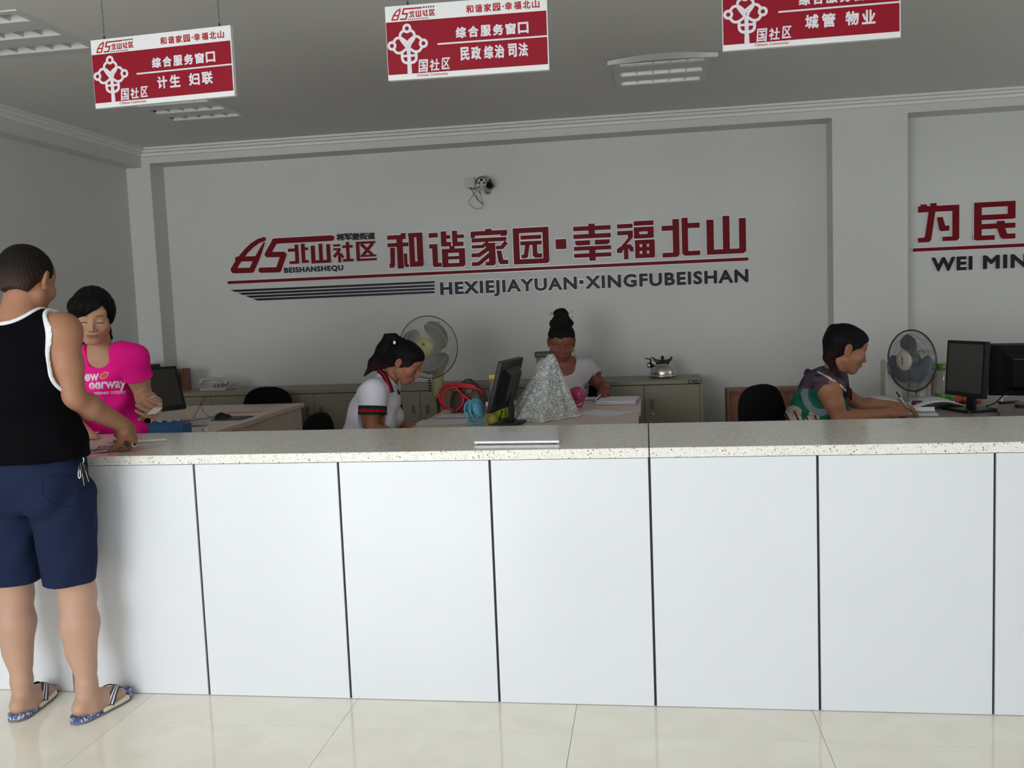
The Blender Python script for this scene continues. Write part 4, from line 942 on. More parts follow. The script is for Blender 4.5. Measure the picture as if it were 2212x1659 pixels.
def build_pink():
    e = person((-2.55, .82, 0), 'woman in a bright pink printed T-shirt standing behind the counter, facing the man')
    s = 1.04; Hc = J(200, 683, .66); Rh = head_frame(150, 16, 4); skin = (.50, .285, .180)
    fw = unit((.42, -1, 0)); lat = np.array([-fw[1], fw[0], 0])
    shL = J(287, 771, .70); neckb = J(219, 755, .76); shR = neckb+(neckb-shL)*[1, 1, 0]+[0, 0, shL[2]-neckb[2]-.005]; pelv = J(232, 960, .86)
    lat = unit((shL-shR)*[1, 1, 0])
    elL = J(312, 862, .76); wrL = J(334, 872, .58)
    P, Rm, c = torso(pelv, neckb, lat, .98, True, 1.0, dp=1.05)
    for q in (shL, shR): P.append(cone(neckb+[0, 0, -.02], q+[0, 0, -.014], .038, .040, .05))
    P += [cone(neckb-[0, 0, .03], lerp(neckb, Hc, .8)+[0, .01, 0], .052, .047, .03)]
    elR = shR+[-.07, -.02, -.25]; wrR = J(205, 950, .45)
    P += arm(shL+[0, 0, -.012], elL, wrL, .96, k=.015)+arm(shR, elR, wrR, .88)
    hdL = unit((.50, -.75, -.25))
    HL = hand_at(wrL, hdL, (.85, .35, -.55), curls=[(62, 40, 15), (68, 42, 15), (74, 45, 18), (80, 45, 20)], thumb=(35, 30), mirror=1, s=1.0)
    P += HL+hand_at(wrR, (.1, -1, -.1), (0, 0, 1), curl=(12, 15, 10), mirror=-1, s=.9)
    P += stand_legs(pelv, lat); ank = [pelv+lat*.085*g_ for g_ in (1, -1)]; 
    for a in ank: a[2] = .09
    P += feet(ank, fw, lat)
    P += xform(head_prims(True, 1.03, .97, 1.1), Rh, Hc, s)
    hb = (Hc-[.12, .12, .135], Hc+[.12, .12, .13]); hl, hh = bb(wrL, wrL+hdL*.15, m=.06)
    skinmesh('body', P, [((-3.0, .40, -.005), (-2.0, 1.12, 1.55), .0065), (hl, hh, .002), (Hc-[.16, .14, .27], Hc+[.2, .14, .02], .0035), (hb[0], hb[1], .002)], e, M_skin, head_color(Rh, Hc, s, skin, lip=(.36, .13, .12)))
    # hair: side-parted, gathered at the nape
    g = Grid(Hc-[.15, .16, .19], Hc+[.15, .17, .15], .0023)
    H = [ell((0, .020, .038), (.086, .100, .089), .02), ell((.0, -.038, .052), (.076, .062, .054), .02), ell((-.050, -.045, .055), (.045, .050, .042), .02), ell((-.070, -.020, .015), (.022, .045, .05), .02), ell((.072, .0, .02), (.018, .05, .05), .02), ell((0, .075, -.035), (.055, .04, .06), .03), cone((-.045, .06, -.06), (-.055, .06, -.135), .026, .018, .02), cone((.045, .06, -.055), (.062, .055, -.110), .024, .016, .02)]
    h = ev(xform(H, Rh, Hc, s), g)
    cut2 = ev(xform([ell((0, -.06, -.10), (.068, .07, .07), .02), ell((.076, .012, -.008), (.014, .018, .028), .01)], Rh, Hc, s), g, .2, .1)
    q = (sub(g, (0, 0, 0), g.n)-Hc.astype(np.float32))@Rh.astype(np.float32)
    fc_ = ev(xform([ell((-.004, -.112, -.012), (.086, .084, .110), .01)], Rh, Hc, s), g, .2, .1); qs = q/s; pl_ = (qs[..., 2]-.70*qs[..., 0]-.044)/1.22
    cut = np.minimum(cut2, np.maximum(fc_, pl_)).astype(np.float32)
    F = np.maximum(h, -cut)+(np.sin((q[..., 0]*1.4+q[..., 2]*.6)*420)*.0007+np.sin((q[..., 0]-q[..., 2]*.5)*210)*.0010).astype(np.float32)
    fieldmesh('hair', F, g, e, M_hair, flat(HB))
    # T-shirt
    g = Grid((-3.0, .40, .80), (-2.0, 1.14, 1.33), .0038)
    T_, _, _ = torso(pelv, neckb, lat, 1.0, True, 1.05, dp=1.1); T_ += [cone(neckb+[0, 0, -.03], q, .04, .054, .05) for q in (shL, shR)]
    SL = [[ell(q_+[.004, 0, -.014], .049, .03), cone(q_+[.004, 0, -.014], lerp(q_, e_, .60), .048, .057, .02)] for q_, e_ in ((shL, elL), (shR, elR))]; T_ += [ell(shL+[-.02, 0, -.016], .046, .05), ell(shR+[0, 0, -.016], .046, .05), ell(pelv+[0, 0, .06], (.17, .13, .14), .06)]
    F = ev(T_, g)-.010+wob(g, .010, 52, 2)
    cutn = ev([cone(neckb+fw*.045+[0, 0, .08], neckb+fw*.085+[0, 0, -.022], .074, .060, .01, R=Rm, s=(1.1, 1, 1)), cone(neckb+[0, 0, .02], neckb+[0, 0, .2], .055, .07, .01)], g, .2, .15)
    F = np.maximum(F, -cutn)
    X = sub(g, (0, 0, 0), g.n)
    for S_, (sh_, el_) in zip(SL, ((shL, elL), (shR, elR))):
        d = unit(el_-sh_).astype(np.float32); o = lerp(sh_, el_, .50).astype(np.float32); t = (X-o)@d
        Fs = ev(S_, g)-.011+wob(g, .004, 60, 7); Fs = np.maximum(np.maximum(Fs, t), -dist(cone(lerp(sh_, el_, .44), lerp(sh_, el_, .60), .051, .053), X).astype(np.float32))
        hh = np.maximum(.02-np.abs(F-Fs), 0)/.02; F = np.minimum(F, Fs)-hh*hh*.005*(t < -.02)
    sh = fieldmesh('t_shirt', F, g, e, cloth_mat('magenta_jersey', (.92, .015, .30), bump=.15))
    skirt = [cone(pelv+lat*.05, pelv-lat*.05, .15, .15, .02), cone(pelv+lat*.08, [*(pelv+lat*.085)[:2], .1], .10, .07, .02), cone(pelv-lat*.08, [*(pelv-lat*.085)[:2], .1], .10, .07, .02)]
    g2 = Grid((-2.9, .55, .08), (-2.2, 1.15, .95), .009); z = (g2.lo[2]+g2.h*np.arange(g2.n[2]))[None, None, :].astype(np.float32); fieldmesh('trousers', np.maximum(np.maximum(ev(skirt, g2)-.004, z-.90), .12-z), g2, e, cloth_mat('dark_denim', (.02, .025, .05)))
    me = sh.data; vs = [wmat(e) @ v.co for v in me.vertices]; bv = BVHTree.FromPolygons([tuple(v) for v in vs], [tuple(p.vertices) for p in me.polygons])
    # print on the shirt: laid out on the cloth across the chest
    O = J(228, 830, .60); rx = unit(lat*[1, 1, 0]); 
    M_print = cloth_mat('white_screen_print', (.80, .74, .80))
    def decal(vs2, fs, m, name, off=.0012):
        ok = []; 
        last = Vector(O)
        for x, z in vs2:
            d = Vector(unp(x, -z, 1, 0)-CAM).normalized(); h_ = bv.ray_cast(Vector(CAM), d)
            if h_[0] is not None: last = h_[0]+Vector(fw)*off
            ok.append(tuple(last))
        a = MB(); a.add(ok, fs); a.build(name, m, e, world=True)
    def at(u, v): return u, -v
    def ptext(s_, u0, v0, u1, v1, bold, name='shirt_print'):
        vs_, fs = text_mesh(s_, bold); vs_ = fit(vs_, u0, u1, -v1, -v0); k_ = .055; vs_ = [(x, z+(x-u0)*k_) for x, z in vs_]; decal(vs_, fs, M_print, name)
    ptext('ew', 183, 808, 214, 824, .03); ptext('eerway', 192, 826, 273, 848, .03); ptext('ortswear company', 203, 846, 272, 856, .012)
    def pill(u, v, w_, h_): 
        x, z = at(u, v); return [(x+w_*c1, z+h_*c2) for c1, c2 in ((-1, 0), (-.55, .8), (.5, 1), (1, .2), (.6, -.8), (-.5, -1))]
    for pl_, m, of in ((pill(225, 811, 10.5, 7.5), mat('peach_print', (.80, .36, .25), .8), .0012), (pill(225, 811, 8, 5.5), mat('orange_red_print', (.62, .12, .08), .8), .0020)):
        decal([(x, z+(x-225)*.3) for x, z in pl_], [tuple(range(6))], m, 'shirt_badge', of)
    # bangle and card
    Bd = unit(hdL+[.0, .2, -.1]); u1 = unit(np.cross(Bd, [0, 0, 1.0])); u2 = np.cross(Bd, u1); bc = wrL-hdL*.012
    a = MB(); a.smooth = True; a.tube([tuple(bc+u1*.031*math.cos(t)+u2*.031*math.sin(t)) for t in [2*PI*i/32 for i in range(32)]], .0018, 6, closed=True); a.build('bangle', mat('pale_silver', (.8, .74, .68), .25, metal=.8), e, world=True)
    cdp = [J(317, 895, .42), J(333, 881, .47), J(352, 881, .46), J(338, 892, .41)]
    co = emp('paper_slip', tuple(np.mean(cdp, 0)), label='small folded white paper slip held in the pink-shirted woman\'s hand', cat='paper')
    a = MB(); a.add([tuple(p) for p in cdp]+[tuple(p+[0, 0, .0012]) for p in cdp], [(0, 1, 2, 3), (7, 6, 5, 4), (0, 4, 5, 1), (1, 5, 6, 2), (2, 6, 7, 3), (3, 7, 4, 0)]); a.build('slip', M_paper, co, world=True)
    a = MB(); q2 = [J(316, 896, .415), J(330, 890, .42), J(352, 886, .45), J(336, 894, .405)]; a.add([tuple(p) for p in q2], [(0, 1, 2, 3)]); a.build('folded_edge', M_paper, co, world=True)
build_pink()

def office_chair(x, y, rz, label, seat_z=.46, back_h=.40, back_w=.42):
    e = emp('office_chair', (x, y, 0), rz, label=label, cat='chair', group='black office chairs')
    a = MB(); a.smooth = True
    for k in range(5):
        t = 2*PI*k/5+.3; a.tube([(0, 0, .085), (.14*math.cos(t), .14*math.sin(t), .08), (.27*math.cos(t), .27*math.sin(t), .06)], [.022, .018, .014], 8)
    a.cyl((0, 0, .06), (0, 0, .12), .035, n=16); a.build('star_base', M_black, e)
    for k in range(5):
        t = 2*PI*k/5+.3; c = MB(); c.smooth = True; c.cyl((.27*math.cos(t)-.012*math.sin(t), .27*math.sin(t)+.012*math.cos(t), .026), (.27*math.cos(t)+.012*math.sin(t), .27*math.sin(t)-.012*math.cos(t), .026), .025, n=14); c.build('caster', M_black, e)
    c = MB(); c.smooth = True; c.cyl((0, 0, .10), (0, 0, .30), .025, n=14); c.cyl((0, 0, .28), (0, 0, seat_z-.05), .014, n=12); c.build('gas_column', M_steel, e)
    def pad(cx, cy, cz, rx_, ry_, rz_, M_, tilt=0):
        a = MB(); a.smooth = True; a.M = tf((cx, cy, cz), rx=tilt)
        def f(u, v):
            t = u*2*PI; p = (v-.5)*PI; c_, s_ = math.cos(t), math.sin(t); se = lambda q, n_: math.copysign(abs(q)**n_, q); cp = se(math.cos(p), .5)
            return (rx_*se(c_, .75)*cp, ry_*se(s_, .75)*cp, rz_*se(math.sin(p), .7))
        a.grid(f, 28, 12); return a
    pad(0, -.02, seat_z, .23, .22, .045, None).build('seat', M_blackfab, e)
    pad(0, .21, seat_z+.16+back_h/2, back_w/2, back_h/2, .035, None, tilt=PI/2-.12).build('backrest', M_blackfab, e)
    a = MB(); a.smooth = True; a.tube(bez([(0, .05, seat_z-.05), (0, .20, seat_z-.05), (0, .27, seat_z+.02), (0, .25, seat_z+.25)], 5), .016, 8); a.build('back_bracket', M_black, e)
    for sx in (-1, 1):
        a = MB(); a.smooth = True; a.tube(bez([(sx*.22, .10, seat_z-.02), (sx*.27, .10, seat_z+.05), (sx*.27, .04, seat_z+.20), (sx*.26, -.10, seat_z+.21)], 5), .014, 8); a.build('armrest', M_black, e)
    return e

def build_polo():
    e = person((-1.66, 1.87, 0), 'young woman in a white polo shirt with red and green cuffs, bowed over papers')
    s = .98; Hc = J(876, 783, 1.85); Rh = head_frame(97, 33, 0); skin = (.31, .125, .070)
    fw = unit((1, -.08, 0)); lat = np.array([-fw[1], fw[0], 0])   # her left (away from camera)
    sh0 = J(806, 846, 1.71); neckb = J(832, 822, 1.86)+[-.01, 0, -.02]; shF = sh0+lat*.29+[-.025, 0, -.01]; pelv = np.array([-1.66, 1.87, .56])
    el0 = J(803, 922, 1.68)+[0, 0, -.02]; wr0 = J(872, 940, 1.76)+[0, 0, 0]; el1 = shF+[.0, .02, -.25]; wr1 = J(895, 921, 1.95)+[-.03, 0, .0]
    P, Rm, c = torso(pelv, neckb, lat, .96, True, 1.05)
    for q in (sh0, shF): P.append(cone(neckb+[0, 0, -.02], q, .038, .045, .05))
    P += [cone(neckb-[0, 0, .03], Hc+Rh@np.array([0, .035, -.055]), .050, .046, .03)]
    P += arm(sh0, el0, wr0, .87)+arm(shF, el1, wr1, .85)
    P += hand_at(wr0, (1, .2, -.1), (0, 0, 1), curl=(20, 25, 15), mirror=1, s=.88)+hand_at(wr1, (1, -.25, -.12), (0, .1, 1), curl=(15, 25, 15), mirror=-1, s=.88)
    L_, ks = sit_legs(pelv, fw, lat); P += L_; P += feet([k[2] for k in ks], fw, lat)
    P += xform(head_prims(True, .98, 1.04, 1.0), Rh, Hc, s)
    hb = (Hc-.125, Hc+.125); hl, hh = bb(wr1, wr1+[.12, -.02, 0], m=.05)
    skinmesh('body', P, [((-1.92, 1.55, -.005), (-1.05, 2.2, 1.2), .0065), (hl, hh, .0025), ((-1.62, 1.7, .86), (-1.28, 2.0, 1.06), .004), (hb[0], hb[1], .002)], e, M_skin, head_color(Rh, Hc, s, skin, lip=(.26, .06, .06)))
    g = Grid(Hc-[.30, .14, .20], Hc+[.15, .14, .17], .0025)
    H = [ell((0, .020, .036), (.084, .100, .088), .02), ell((0, -.030, .060), (.070, .055, .050), .02), ell((.066, -.025, .010), (.018, .038, .038), .012), ell((-.066, -.025, .010), (.018, .038, .038), .012), ell((0, .07, -.03), (.055, .045, .05), .03)]
    H = xform(H, Rh, Hc, s)
    base_ = Hc+Rh@np.array([0, .082, .080])
    p1 = J(843, 727, 1.86); p2 = J(826, 756, 1.88); p3 = J(806, 786, 1.89); p4 = J(787, 812, 1.90)
    H += [cone(base_, p1, .030, .030, .015), cone(p1, p2+[.012, 0, 0], .034, .044, .02), cone(p2+[.012, 0, 0], p3+[.010, 0, 0], .044, .032, .02), cone(p3+[.008, 0, 0], p4, .030, .005, .02), cone(Hc+Rh@np.array([0, .072, .0]), p3+[.012, 0, .004], .042, .028, .03), cone(Hc+Rh@np.array([0, .060, -.035]), p3+[.015, 0, .0], .038, .022, .03)]
    h = ev(H, g)
    cut = ev(xform([cone((-.13, -.119, -.014), (.13, -.119, -.014), .072, .072, .01), ell((.085, -.052, -.055), (.05, .052, .060), .01), ell((-.085, -.052, -.055), (.05, .052, .060), .01), ell((0, -.03, -.12), (.075, .085, .075), .02), ell((.082, .010, -.012), (.022, .022, .036), .008), ell((-.082, .010, -.012), (.022, .022, .036), .008)], Rh, Hc, s), g, .2, .1)
    q = sub(g, (0, 0, 0), g.n)
    F = np.maximum(h, -cut)+(np.sin((q[..., 0]*.9-q[..., 2]*.5+q[..., 1])*500)*.0008).astype(np.float32)
    fieldmesh('hair', F, g, e, M_hair, hairpts_fn((.07, .022, .018), HB, (1.03, 1.13)))
    tie = MB(); tie.smooth = True; t_c = lerp(base_, p1, .45); ax = unit(p1-base_); a1 = unit(np.cross(ax, [0, 1.0, 0])); a2 = np.cross(ax, a1)
    tie.tube([tuple(t_c+a1*.026*math.cos(t)+a2*.026*math.sin(t)) for t in [2*PI*i/24 for i in range(24)]], .005, 6, closed=True); tie.build('hair_tie', M_white if False else M_black, e, world=True)
    cl = MB(); cl.smooth = True; cl.ell(tuple(J(852, 740, 1.775)), (.008, .004, .010), 12, 8); cl.build('hair_clip', mat('pearl_white', (.8, .82, .8), .2), e, world=True)
    # polo shirt
    g = Grid((-1.95, 1.5, .44), (-1.12, 2.24, 1.10), .004)
    T_, _, _ = torso(pelv, neckb, lat, 1.02, True, 1.12, dp=1.12); T_ += [cone(neckb+[0, 0, -.02], q, .045, .056, .05) for q in (sh0, shF)]
    T_ += [cone(sh0, lerp(sh0, el0, .58), .058, .063, .02), cone(shF, lerp(shF, el1, .55), .056, .060, .02), cone(neckb-[0, 0, .02], lerp(neckb, Hc, .2), .052, .054, .02)]
    F = ev(T_, g)-.011+wob(g, .006, 38, 4); X = sub(g, (0, 0, 0), g.n)
    cutn = ev([cone(lerp(neckb, Hc, .12)+fw*.012, lerp(neckb, Hc, .7), .046, .07, .01), cone(neckb+fw*.07+[0, 0, .04], neckb+fw*.07+[0, 0, -.02], .035, .012, .01)], g, .2, .12); F = np.maximum(F, -cutn)
    cuffs = []
    for sh_, el_ in ((sh0, el0), (shF, el1)):
        d = unit(el_-sh_).astype(np.float32); o = lerp(sh_, el_, .58).astype(np.float32); t = (X-o)@d; near = (np.linalg.norm(X-o, axis=-1) < .12) & (t > -.10)
        rad = np.linalg.norm((X-o)-t[..., None]*d, axis=-1)
        F = np.where(near & (rad < .085), np.maximum(F, t), F); F = np.maximum(F, -dist(cone(lerp(sh_, el_, .40), lerp(sh_, el_, .9), .049, .052), X).astype(np.float32))
        tube_ = np.maximum(np.maximum(rad-.0785, t-.003), -t-.046); tube_ = np.maximum(tube_, .058-rad); cuffs.append((tube_, o, d))
    fieldmesh('polo_shirt', F, g, e, cloth_mat('white_pique', (.66, .66, .74), bump=.15))
    M_cuff = cloth_mat('striped_knit', attr='Col')
    for tube_, o, d in cuffs:
        def cc(v, o=o, d=d):
            t = (v-o)@d; c = np.tile(np.array((.006, .035, .022)), (len(v), 1)); c[(t > -.026) & (t < -.012)] = (.42, .004, .015); return c
        fieldmesh('sleeve_cuff', tube_, g, e, M_cuff, cc)
    # collar: two leaves in dark knit with a red stripe
    M_col = cloth_mat('dark_knit', (.020, .010, .014)); M_rs = cloth_mat('red_stripe', (.42, .004, .015))
    for side, pts in ((1, [J(818, 799, 1.80), J(828, 808, 1.775), J(838, 826, 1.765), J(846, 848, 1.775)]), (-1, [J(846, 830, 1.86), J(850, 832, 1.87), J(856, 842, 1.87), J(862, 852, 1.87)])):
        wv = .030 if side == 1 else .02; P0 = bez([tuple(p) for p in pts], 5); n_ = len(P0); a = MB(); L1 = []
        for i, p in enumerate(P0):
            t = unit(np.array(P0[min(i+1, n_-1)])-np.array(P0[max(i-1, 0)])); nrm = unit((.25, -1, .35)) if side == 1 else unit((.5, -1, .3)); sd = unit(np.cross(nrm, t)); L1.append((np.array(p)+sd*wv*.5, np.array(p)-sd*wv*.5, nrm))
        a.add([tuple(q_[0]) for q_ in L1]+[tuple(q_[1]) for q_ in L1], [(i, i+1, n_+i+1, n_+i) for i in range(n_-1)]); o = a.build('collar', M_col, e, world=True); md = o.modifiers.new('s', 'SOLIDIFY'); md.thickness = .004; md.offset = 0
        if side == 1:
            a = MB(); a.add([tuple(q_[0]*.62+q_[1]*.38+q_[2]*.0035) for q_ in L1]+[tuple(q_[0]*.30+q_[1]*.70+q_[2]*.0035) for q_ in L1], [(i, i+1, n_+i+1, n_+i) for i in range(n_-1)]); a.build('collar_stripe', M_rs, o, world=True).parent = o
    tr = ev([cone(h_, k_, .095, .07, .02) for h_, k_, a_ in ks]+[cone(k_, a_, .068, .055, .02) for h_, k_, a_ in ks]+[ell(pelv, (.16, .17, .12), .04)], Grid((-2.0, 1.5, .05), (-1.05, 2.25, .72), .009)); g2 = Grid((-2.0, 1.5, .05), (-1.05, 2.25, .72), .009)
    z = (g2.lo[2]+g2.h*np.arange(g2.n[2]))[None, None, :].astype(np.float32); fieldmesh('trousers', np.maximum(tr, .1-z), g2, e, cloth_mat('dark_denim', (.02, .025, .05)))
build_polo()

def build_center():
    e = person((-.60, 3.36, 0), 'woman with hair in a high bun and white lace top, seated facing the camera')
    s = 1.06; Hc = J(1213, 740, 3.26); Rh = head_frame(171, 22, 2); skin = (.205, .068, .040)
    fw = unit((.12, -1, 0)); lat = np.array([-fw[1], fw[0], 0]); neckb = J(1221, 781, 3.36)+[0, 0, .005]; shL = J(1263, 795, 3.34); shR = neckb*2-shL; shR[2] = shL[2]; shR[1] = 3.34; pelv = np.array([-.60, 3.44, .55])
    elL = J(1304, 838, 3.28); wrL = J(1308, 842, 3.06)+[0, 0, .0]; elR = shR+[-.07, -.02, -.24]; wrR = elR+[.10, -.18, .0]
    P, Rm, c = torso(pelv, neckb, lat, 1.06, True, 1.25, dp=1.1)
    for q in (shL, shR): P.append(cone(neckb+[0, 0, -.015], q, .045, .052, .05))
    P += [cone(neckb-[0, 0, .03], Hc+Rh@np.array([0, .02, -.05]), .058, .054, .03)]+arm(shL, elL, wrL, 1.0)+arm(shR, elR, wrR, .98)
    hd = unit(np.array([-.25, -.8, -.25])); P += hand_at(wrL, hd, (.1, -.3, .9), curls=[(40, 45, 25), (45, 50, 28), (50, 50, 28), (55, 50, 28)], spread=5, thumb=(35, 35), mirror=1, s=.9)+hand_at(wrR, (.3, -1, -.3), (0, 0, 1), curl=(20, 20, 15), mirror=-1, s=.95)
    L_, ks = sit_legs(pelv, fw, lat); P += L_+feet([k[2] for k in ks], fw, lat); P += xform(head_prims(True, 1.18, .95, 1.25), Rh, Hc, s)
    hb = (Hc-.13, Hc+.13); hl, hh = bb(wrL, wrL+hd*.12, m=.05)
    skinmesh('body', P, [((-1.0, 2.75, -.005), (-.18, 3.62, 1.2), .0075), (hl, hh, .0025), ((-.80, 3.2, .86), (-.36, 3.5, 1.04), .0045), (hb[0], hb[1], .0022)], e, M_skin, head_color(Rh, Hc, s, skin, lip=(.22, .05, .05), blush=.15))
    g = Grid(Hc-[.15, .15, .14], Hc+[.15, .18, .26], .0028)
    H = [ell((0, .020, .040), (.088, .100, .088), .02), ell((0, -.028, .062), (.074, .055, .045), .02), ell((0, .075, .115), (.062, .058, .060), .025), ell((.0, .085, .165), (.046, .045, .042), .015), ell((-.03, .08, .18), (.022, .022, .022), .01), ell((.032, .06, .15), (.022, .022, .022), .01), ell((.06, .07, .11), (.022, .022, .026), .012), ell((-.06, .06, .11), (.02, .02, .025), .012)]
    h = ev(xform(H, Rh, Hc, s), g); cut = ev(xform([ell((0, -.112, -.028), (.080, .075, .088), .012), ell((0, -.05, -.12), (.09, .1, .085), .02), ell((.09, .012, -.02), (.026, .024, .036), .008), ell((-.09, .012, -.02), (.026, .024, .036), .008)], Rh, Hc, s), g, .2, .1)
    F = np.maximum(h, -cut)+wob(g, .003, 260, 8)+wob(g, .0015, 700, 9); fieldmesh('hair', F, g, e, M_hair, flat((.008, .005, .005)))
    cu = MB(); cu.smooth = True
    for k in range(14):
        a_ = rng.rand()*2*PI; z = .09+.10*rng.rand(); r0 = .060-.12*abs(z-.14); p = Hc+Rh@(np.array([r0*math.cos(a_), .075+r0*math.sin(a_), z])*s); d = unit(Rh@np.array([math.cos(a_), math.sin(a_), .2])); t_ = unit(np.cross(d, [0, 0, 1.0]))
        cu.tube(bez([tuple(p), tuple(p+d*.018+t_*.004), tuple(p+d*.022+t_*.016+[0, 0, .008]), tuple(p+d*.010+t_*.020+[0, 0, .014])], 5), .0012, 5)
    for sx in (1, -1):
        p = Hc+Rh@np.array([.080*sx, -.01, .01])*s; cu.tube(bez([tuple(p), tuple(p+[.004*sx, -.004, -.04]), tuple(p+[.0, -.004, -.075]), tuple(p+[.004*sx, -.004, -.095])], 5), .0014, 5)
    cu.build('loose_curls', mat('loose_hair', (.008, .005, .005), .5), e, world=True, kind='stuff')
    # lace top
    g = Grid((-1.02, 3.0, .48), (-.18, 3.64, 1.06), .0045); X = sub(g, (0, 0, 0), g.n)
    T_, _, _ = torso(pelv, neckb, lat, 1.10, True, 1.3, dp=1.12); T_ += [cone(neckb+[0, 0, -.02], q, .045, .058, .05) for q in (shL, shR)]+[cone(shL, lerp(shL, elL, .55), .062, .078, .02), cone(shR, lerp(shR, elR, .5), .062, .075, .02)]
    F = ev(T_, g)-.010+wob(g, .005, 45, 12)
    rows = ((X[..., 2]-.86+.006*np.sin(X[..., 0]*170))/.032); rf = np.where((X[..., 1] < 3.36) & (X[..., 2] > .74) & (X[..., 2] < .90), (np.abs(rows-np.round(rows))-.25)*.010, 0); F = F+rf.astype(np.float32)
    cutn = ev([cone(neckb+fw*.05+[0, 0, .08], neckb+fw*.095+[0, 0, -.040], .085, .060, .01, R=Rm, s=(1.1, 1, 1)), cone(neckb, neckb+[0, 0, .2], .065, .08, .01)], g, .2, .15); F = np.maximum(F, -cutn)
    for sh_, el_ in ((shL, elL), (shR, elR)):
        d = unit(el_-sh_).astype(np.float32); o = lerp(sh_, el_, .52).astype(np.float32); t = (X-o)@d+.006*np.sin(X[..., 0]*120+X[..., 1]*90); F = np.where(np.linalg.norm(X-o, axis=-1) < .11, np.maximum(F, t), F); F = np.maximum(F, -dist(cone(lerp(sh_, el_, .36), lerp(sh_, el_, .9), .056, .066), X).astype(np.float32))
    fieldmesh('lace_top', F, g, e, cloth_mat('white_lace_cotton', (.50, .48, .50), bump=.5, bs=180))
    g2 = Grid((-1.0, 2.8, .05), (-.2, 3.68, .72), .009); z = (g2.lo[2]+g2.h*np.arange(g2.n[2]))[None, None, :].astype(np.float32)
    tr = ev([cone(h_, k_, .1, .075, .02) for h_, k_, a_ in ks]+[cone(k_, a_, .07, .055, .02) for h_, k_, a_ in ks]+[ell(pelv, (.19, .15, .12), .04)], g2); fieldmesh('trousers', np.maximum(tr, .1-z), g2, e, cloth_mat('dark_denim', (.02, .025, .05)))
build_center()

